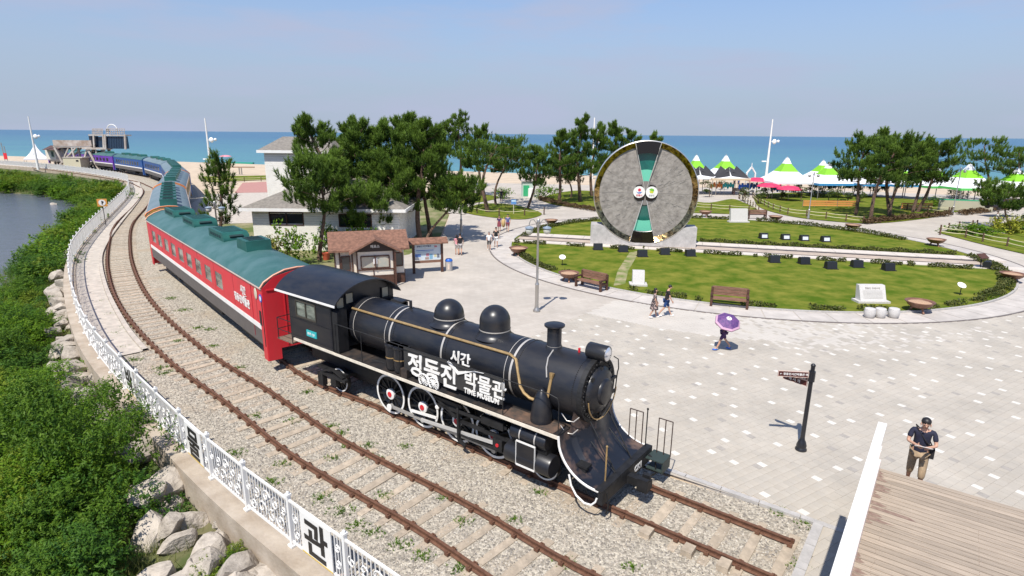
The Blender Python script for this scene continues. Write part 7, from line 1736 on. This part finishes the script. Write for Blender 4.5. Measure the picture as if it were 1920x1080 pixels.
def person(label, loc, rz, H=1.7, top=BLKC, bottom=NAVY, btype='shorts', shoes=WHTC, stride=.0, la=(.15, .1), ra=(.15, .1), hair='short', female=False, bend=0.0, group=None, head_tilt=0.0, skirt=None, hands_front=False, sole=True):
    """faces +y; stride>0: left leg forward; la/ra: how far arms swing forward / how bent"""
    t = thing('person', label, 'person', loc, rz, group); k = H/1.72; f = .92 if female else 1.0
    def V(x, y, z): return (x*k, y*k, z*k)
    sh = .185*f; hipw = .095; hz = .9
    lean = bend
    J = {}
    J['pel'] = (*V(0, 0, .93), (.135*k*f*1.05, .1*k)); J['waist'] = (*V(0, .02+lean*.3, 1.08), (.125*k*f, .09*k)); J['chest'] = (*V(0, .02+lean*.8, 1.28), (.15*k*f, .1*k)); J['neck0'] = (*V(0, .0+lean*1.1, 1.43), .06*k); J['neck'] = (*V(0, .02+lean*1.2, 1.49), .05*k)
    ht = head_tilt; J['chin'] = (*V(0, .05+lean*1.3+ht*.6, 1.54-ht*.2), .06*k); J['head'] = (*V(0, .035+lean*1.3+ht, 1.62-ht*.35), (.078*k, .09*k)); J['crown'] = (*V(0, .02+lean*1.3+ht*1.1, 1.69-ht*.4), (.06*k, .075*k))
    E_ = [('pel', 'waist'), ('waist', 'chest'), ('chest', 'neck0'), ('neck0', 'neck'), ('neck', 'chin'), ('chin', 'head'), ('head', 'crown')]
    legs = {}
    for s_, sg, fw in (('l', -1, stride), ('r', 1, -stride)):
        kz_ = .49+max(0, fw)*.02; J['hip'+s_] = (*V(sg*hipw, 0, .86), .088*k*f); J['kn'+s_] = (*V(sg*(hipw+.005), fw*.45+.03, kz_), .055*k)
        ay = fw*1.0-(.06 if fw < 0 else 0); az = .09+(.06 if fw < -.1 else 0)
        J['an'+s_] = (*V(sg*hipw, ay, az), .036*k); J['toe'+s_] = (*V(sg*(hipw+.02), ay+.15, .035+(.0 if fw >= -.1 else 0)), (.036*k, .026*k)); J['cal'+s_] = (*V(sg*(hipw+.005), (fw*.45+.03)*.6+ay*.4-.02, kz_*.6+az*.4), .052*k)
        E_ += [('pel', 'hip'+s_), ('hip'+s_, 'kn'+s_), ('kn'+s_, 'cal'+s_), ('cal'+s_, 'an'+s_), ('an'+s_, 'toe'+s_)]
    for s_, sg, (sw, bd) in (('l', -1, la), ('r', 1, ra)):
        sy = lean*.9; J['sh'+s_] = (*V(sg*sh, sy, 1.40), .052*k*f)
        ex, ey, ez = sg*(sh+.06), sy+.26*math.sin(sw), 1.40-.28*math.cos(sw)
        J['el'+s_] = (*V(ex, ey, ez), .038*k*f)
        a2 = sw+bd; inn = .55 if hands_front else .08
        wx, wy, wz_ = ex-sg*.25*inn, ey+.25*math.sin(a2)*(.85 if hands_front else 1), ez-.25*math.cos(a2)
        J['wr'+s_] = (*V(wx, wy, wz_), .027*k); dv_ = Vector((-sg*.25*inn, .25*math.sin(a2), -.25*math.cos(a2))).normalized()
        J['ha'+s_] = (*V(wx+dv_.x*.07, wy+dv_.y*.07, wz_+dv_.z*.07), (.036*k, .02*k))
        E_ += [('chest', 'sh'+s_), ('sh'+s_, 'el'+s_), ('el'+s_, 'wr'+s_), ('wr'+s_, 'ha'+s_)]
        sd_ = dv_.cross(Vector((sg, 0, 0))); sd_ = sd_.normalized() if sd_.length > .1 else Vector((0, 1, 0))
        for q, (off_, ln_) in enumerate(((-.03, .07), (-.01, .08), (.01, .078), (.028, .06))):
            a = 'f%d%s' % (q, s_); b0 = Vector(J['ha'+s_][:3])+(sd_*off_+dv_*.02)*k; b1 = b0+dv_*ln_*.55*k; b2 = b1+(dv_*.7+Vector((-sg*.5, 0, 0))).normalized()*ln_*.5*k
            J[a+'a'] = (*b0, .009*k); J[a+'b'] = (*b1, .0085*k); J[a+'c'] = (*b2, .007*k); E_ += [('ha'+s_, a+'a'), (a+'a', a+'b'), (a+'b', a+'c')]
        b0 = Vector(J['wr'+s_][:3])+(dv_*.035-sd_*.04)*k; b1 = b0+(dv_*.6-sd_*.6).normalized()*.045*k; J['t'+s_] = (*b0, .011*k); J['u'+s_] = (*b1, .009*k); E_ += [('ha'+s_, 't'+s_), ('t'+s_, 'u'+s_)]
    skinned('body', J, E_, 'pel', SKIN, t)
    hd = Vector(J['head'][:3]); cr = Vector(J['crown'][:3])
    s = MB(); up = (cr-hd).normalized(); fw_ = Vector((0, 1, 0)); fw_ = (fw_-up*fw_.dot(up)).normalized()
    for sg in (-1, 1): s.ball(hd+Vector((sg*.032*k, 0, 0))+fw_*.085*k-up*.015*k, .012*k, 6, 4)
    s.box(hd+fw_*.088*k-up*.065*k, (.045*k, .012*k, .012*k)); s.build('face', mat('dark_eyes', (.03, .02, .02)), t)
    s = MB(); s.ball(hd+fw_*.1*k-up*.035*k, (.014*k, .022*k, .02*k), 6, 4)
    for sg in (-1, 1): s.ball(hd+Vector((sg*.083*k, 0, 0))-up*.02*k, (.014*k, .025*k, .035*k), 6, 4)
    s.build('nose_and_ears', SKIN, t, True)
    s = MB(); c = hd+up*.042*k-fw_*.022*k; s.ball(c, (.09*k, .098*k, .088*k), 14, 8)
    if hair == 'long': s.ball(c-up*.12*k-fw_*.045*k, (.095*k, .07*k, .17*k), 12, 8)
    elif hair == 'hat': pass
    s.build('hair', HAIR if hair != 'hat' else mat('grey_hat', (.2, .2, .2)), t, True)
    g_ = 1.16
    def grow(keys, extra=1.16): return {q: (*J[q][:3], tuple(x*extra for x in J[q][3]) if isinstance(J[q][3], tuple) else J[q][3]*extra) for q in keys}
    T_ = grow(['pel', 'waist', 'chest', 'neck0', 'shl', 'shr'], 1.17); T_['hem'] = (J['pel'][0], J['pel'][1], .86*k, (.17*k*f, .13*k)); T_['pel'] = (*J['pel'][:3], (.168*k*f, .128*k)); T_['waist'] = (*J['waist'][:3], (.16*k*f, .118*k)); 
    for s_ in 'lr':
        a, b = Vector(J['sh'+s_][:3]), Vector(J['el'+s_][:3]); m_ = a.lerp(b, .78); T_['sl'+s_] = (*m_, .058*k*f)
    skinned('top', T_, [('hem', 'pel'), ('pel', 'waist'), ('waist', 'chest'), ('chest', 'neck0'), ('chest', 'shl'), ('chest', 'shr'), ('shl', 'sll'), ('shr', 'slr')], 'chest', top, t)
    if btype == 'dress':
        s = MB(); s.lathe([(.13*k, 1.1*k), (.16*k, .95*k), (.2*k, .75*k), (.24*k, .52*k), (.22*k, .52*k)], 18); s.build('skirt', bottom, t, True)
    else:
        cut = {'shorts': .95, 'pants': 1.0, 'cropped': 1.0}[btype]
        B_ = grow(['pel', 'hipl', 'hipr'], 1.12); ed = [('pel', 'hipl'), ('pel', 'hipr')]
        for s_ in 'lr':
            a, b = Vector(J['hip'+s_][:3]), Vector(J['kn'+s_][:3]); m_ = a.lerp(b, cut); B_['k'+s_] = (*m_, .078*k); ed.append(('hip'+s_, 'k'+s_))
            if btype != 'shorts':
                c_ = Vector(J['an'+s_][:3]); e_ = m_.lerp(c_, .9 if btype == 'pants' else .45); B_['c'+s_] = (*e_, .066*k); ed.append(('k'+s_, 'c'+s_))
        skinned('bottoms', B_, ed, 'pel', bottom, t)
    for s_ in 'lr':
        a, b = Vector(J['an'+s_][:3]), Vector(J['toe'+s_][:3]); s = MB(); c_ = (a+b)/2; s.ball((c_.x, c_.y-.01*k, max(c_.z-.02*k, .04*k)), (.05*k, .13*k, .045*k), 10, 6); s.build('shoe', shoes, t, True)
    t['hand_l'] = J['hal'][:3]; t['hand_r'] = J['har'][:3]
    return t
RT = -math.pi/2     # faces +x
def gp(x, y, z=.055): p = G(x, y); return (p.x, p.y, z)
person('woman in a dark patterned dress walking right beside the man in black', gp(1225, 598), RT-.15, 1.62, FLORAL, FLORAL, 'dress', WHTC, .16, (.2, .3), (.1, .2), 'long', True)
person('man in black t-shirt and blue shorts walking right with bowed head', gp(1247, 595), RT-.1, 1.74, BLKC, BLUEC, 'shorts', WHTC, .3, (-.2, .2), (.3, .2), 'short', bend=.06, head_tilt=.05)
up_ = person('person in dark clothes and blue sandals striding under a purple umbrella', gp(1354, 658), math.pi/2-.1, 1.66, PURPC, PURPC, 'shorts', BLUEPL, .3, (.5, 1.6), (-.2, .2), 'short')
p = G(1354, 658)
um = thing('open_umbrella', 'purple and pink umbrella with white flower centre held tilted by the striding person', 'umbrella', (p.x+.02, p.y-.3, 1.55))
axu = Vector((.02, -.5, .86)).normalized(); xa = axu.orthogonal().normalized(); ya = axu.cross(xa)
s = MB(); s.lathe([(.57, -.14), (.56, -.11), (.49, -.04), (.3, .07), (.12, .125), (0, .14)], 8, ax=(xa, ya, axu), mis=[0, 1, 2, 2, 3]); s.build('canopy', [mat('umbrella_rim_dark', (.08, .03, .06)), mat('umbrella_pink', (.55, .33, .45)), mat('umbrella_purple', (.055, .03, .13), col2=(.16, .06, .2), vscale=9), mat('umbrella_white', (.65, .58, .6))], um)
MB().cyl(axu*-.75, axu*.2, .012, n=6).build('shaft', BLACK2, um)
# man on the stairs
mp_ = DK+DX*.62+DY*.85
mn = person('man in navy v-neck t-shirt and khaki trousers climbing the stairs while reading a white paper', (mp_.x, mp_.y, 2.22), math.pi-.55+.0, 1.7, NAVY, KHAKI, 'cropped', BLKC, .12, (.35, 1.35), (.35, 1.35), 'short', bend=.04, head_tilt=.07, hands_front=True)
hl_, hr_ = Vector(mn['hand_l']), Vector(mn['hand_r']); c = (hl_+hr_)/2; M3 = Matrix.Rotation(math.pi-.55, 3, 'Z')
c_w = M3 @ (c+Vector((0, .05, .02)))+Vector((mp_.x, mp_.y, 2.22))
pp_ = thing('paper_sheet', 'white folded paper in the hands of the man on the stairs', 'paper', tuple(c_w), math.pi-.55)
MB().box((0, 0, 0), (.3, .2, .006), ax=(Vector((1, 0, 0)), Vector((0, .85, .5)), Vector((0, -.5, .85)))).build('sheet', WHTC, pp_)
bgm = thing('shoulder_bag', 'small black shoulder bag at the hip of the man on the stairs', 'bag', (mp_.x, mp_.y, 2.22), math.pi-.55)
s = MB(); s.box((-.2, .0, .92), (.08, .2, .22)); s.build('bag_body', BLKC, bgm); s = MB(); s.tube([(-.2, .1, 1.02), (-.05, .15, 1.2), (.12, .1, 1.42), (.14, -.04, 1.44), (-.1, -.13, 1.2), (-.2, -.08, 1.02)], .012, 5); s.build('strap', BLKC, bgm)
person('woman in white top and dark shorts with grey cap walking towards the train', gp(917, 470, .02), math.pi+.1, 1.58, WHTC, mat('dark_grey_shorts', (.05, .05, .055)), 'shorts', WHTC, .12, (.2, .9), (.2, .9), 'hat', True)
person('man in black shirt and white shorts walking beside the woman in white', gp(930, 464, .02), math.pi+.05, 1.72, BLKC, WHTC, 'shorts', BLKC, .14, (.1, .2), (.2, .7), 'short')
person('woman in purple dress walking behind the couple, a beige bag at her side', gp(936, 434, .02), math.pi, 1.6, PURPC, MAROON, 'dress', BLKC, .1, (.1, .2), (.1, .2), 'long', True)
person('man in blue striped shirt and maroon shorts walking behind the couple', gp(952, 435, .02), math.pi-.1, 1.74, mat('blue_stripe_cloth', (.09, .1, .25)), MAROON, 'shorts', BLKC, .12, (.1, .2), (.1, .2), 'short')
p = gp(944, 431, .02); bgb = thing('beach_bag', 'large yellow beige beach bag hanging between the man in blue and the woman in purple', 'bag', (p[0], p[1], .25)); s = MB(); s.ball((0, 0, .45), (.22, .3, .45), 10, 7); s.build('bag_body', mat('bag_straw', (.5, .36, .16), rough=.9), bgb, True); s = MB(); s.tube([(0, -.15, .8), (0, 0, 1.05), (0, .15, .8)], .02, 5); s.build('handle', mat('bag_straw', (.5, .36, .16)), bgb)
person('man in black t-shirt and pale shorts seen from behind near the notice board', gp(863, 479, .02), .05, 1.74, BLKC, GREYC, 'shorts', BLKC, .05, (.1, .2), (.1, .2), 'short')
person('woman in pink top half hidden left of the man in black near the notice board', gp(857, 478, .02), .2, 1.6, PINKC, GREYC, 'shorts', MAROON, .05, (.2, .6), (.1, .2), 'long', True)
person('man in dark clothes standing on the path behind the planted island', gp(940, 378, .02), .3, 1.74, NAVY, BLKC, 'pants', BLKC, .03, (.1, .1), (.1, .1), 'short')
for k, (x, y, c_, lab) in enumerate(((1450, 362, WHTC, 'distant person in white under the leftmost parasol'), (1376, 352, BLKC, 'distant person in black before the tent with black flaps'), (1384, 352, BLUEC, 'distant person in blue before the tent with black flaps'), (1462, 358, REDPL, 'distant person in red under the parasols'), (1476, 360, PINKC, 'distant person in pink under the rightmost parasol'), (1865, 425, WHTC, 'person in white beside the low pine at the right edge'))):
    person(lab, gp(x, y, .05), rnd.uniform(-1, 1)+math.pi, 1.66, c_, NAVY, 'shorts', WHTC, .05, group='people among the beach tents')
bpy.context.view_layer.update()
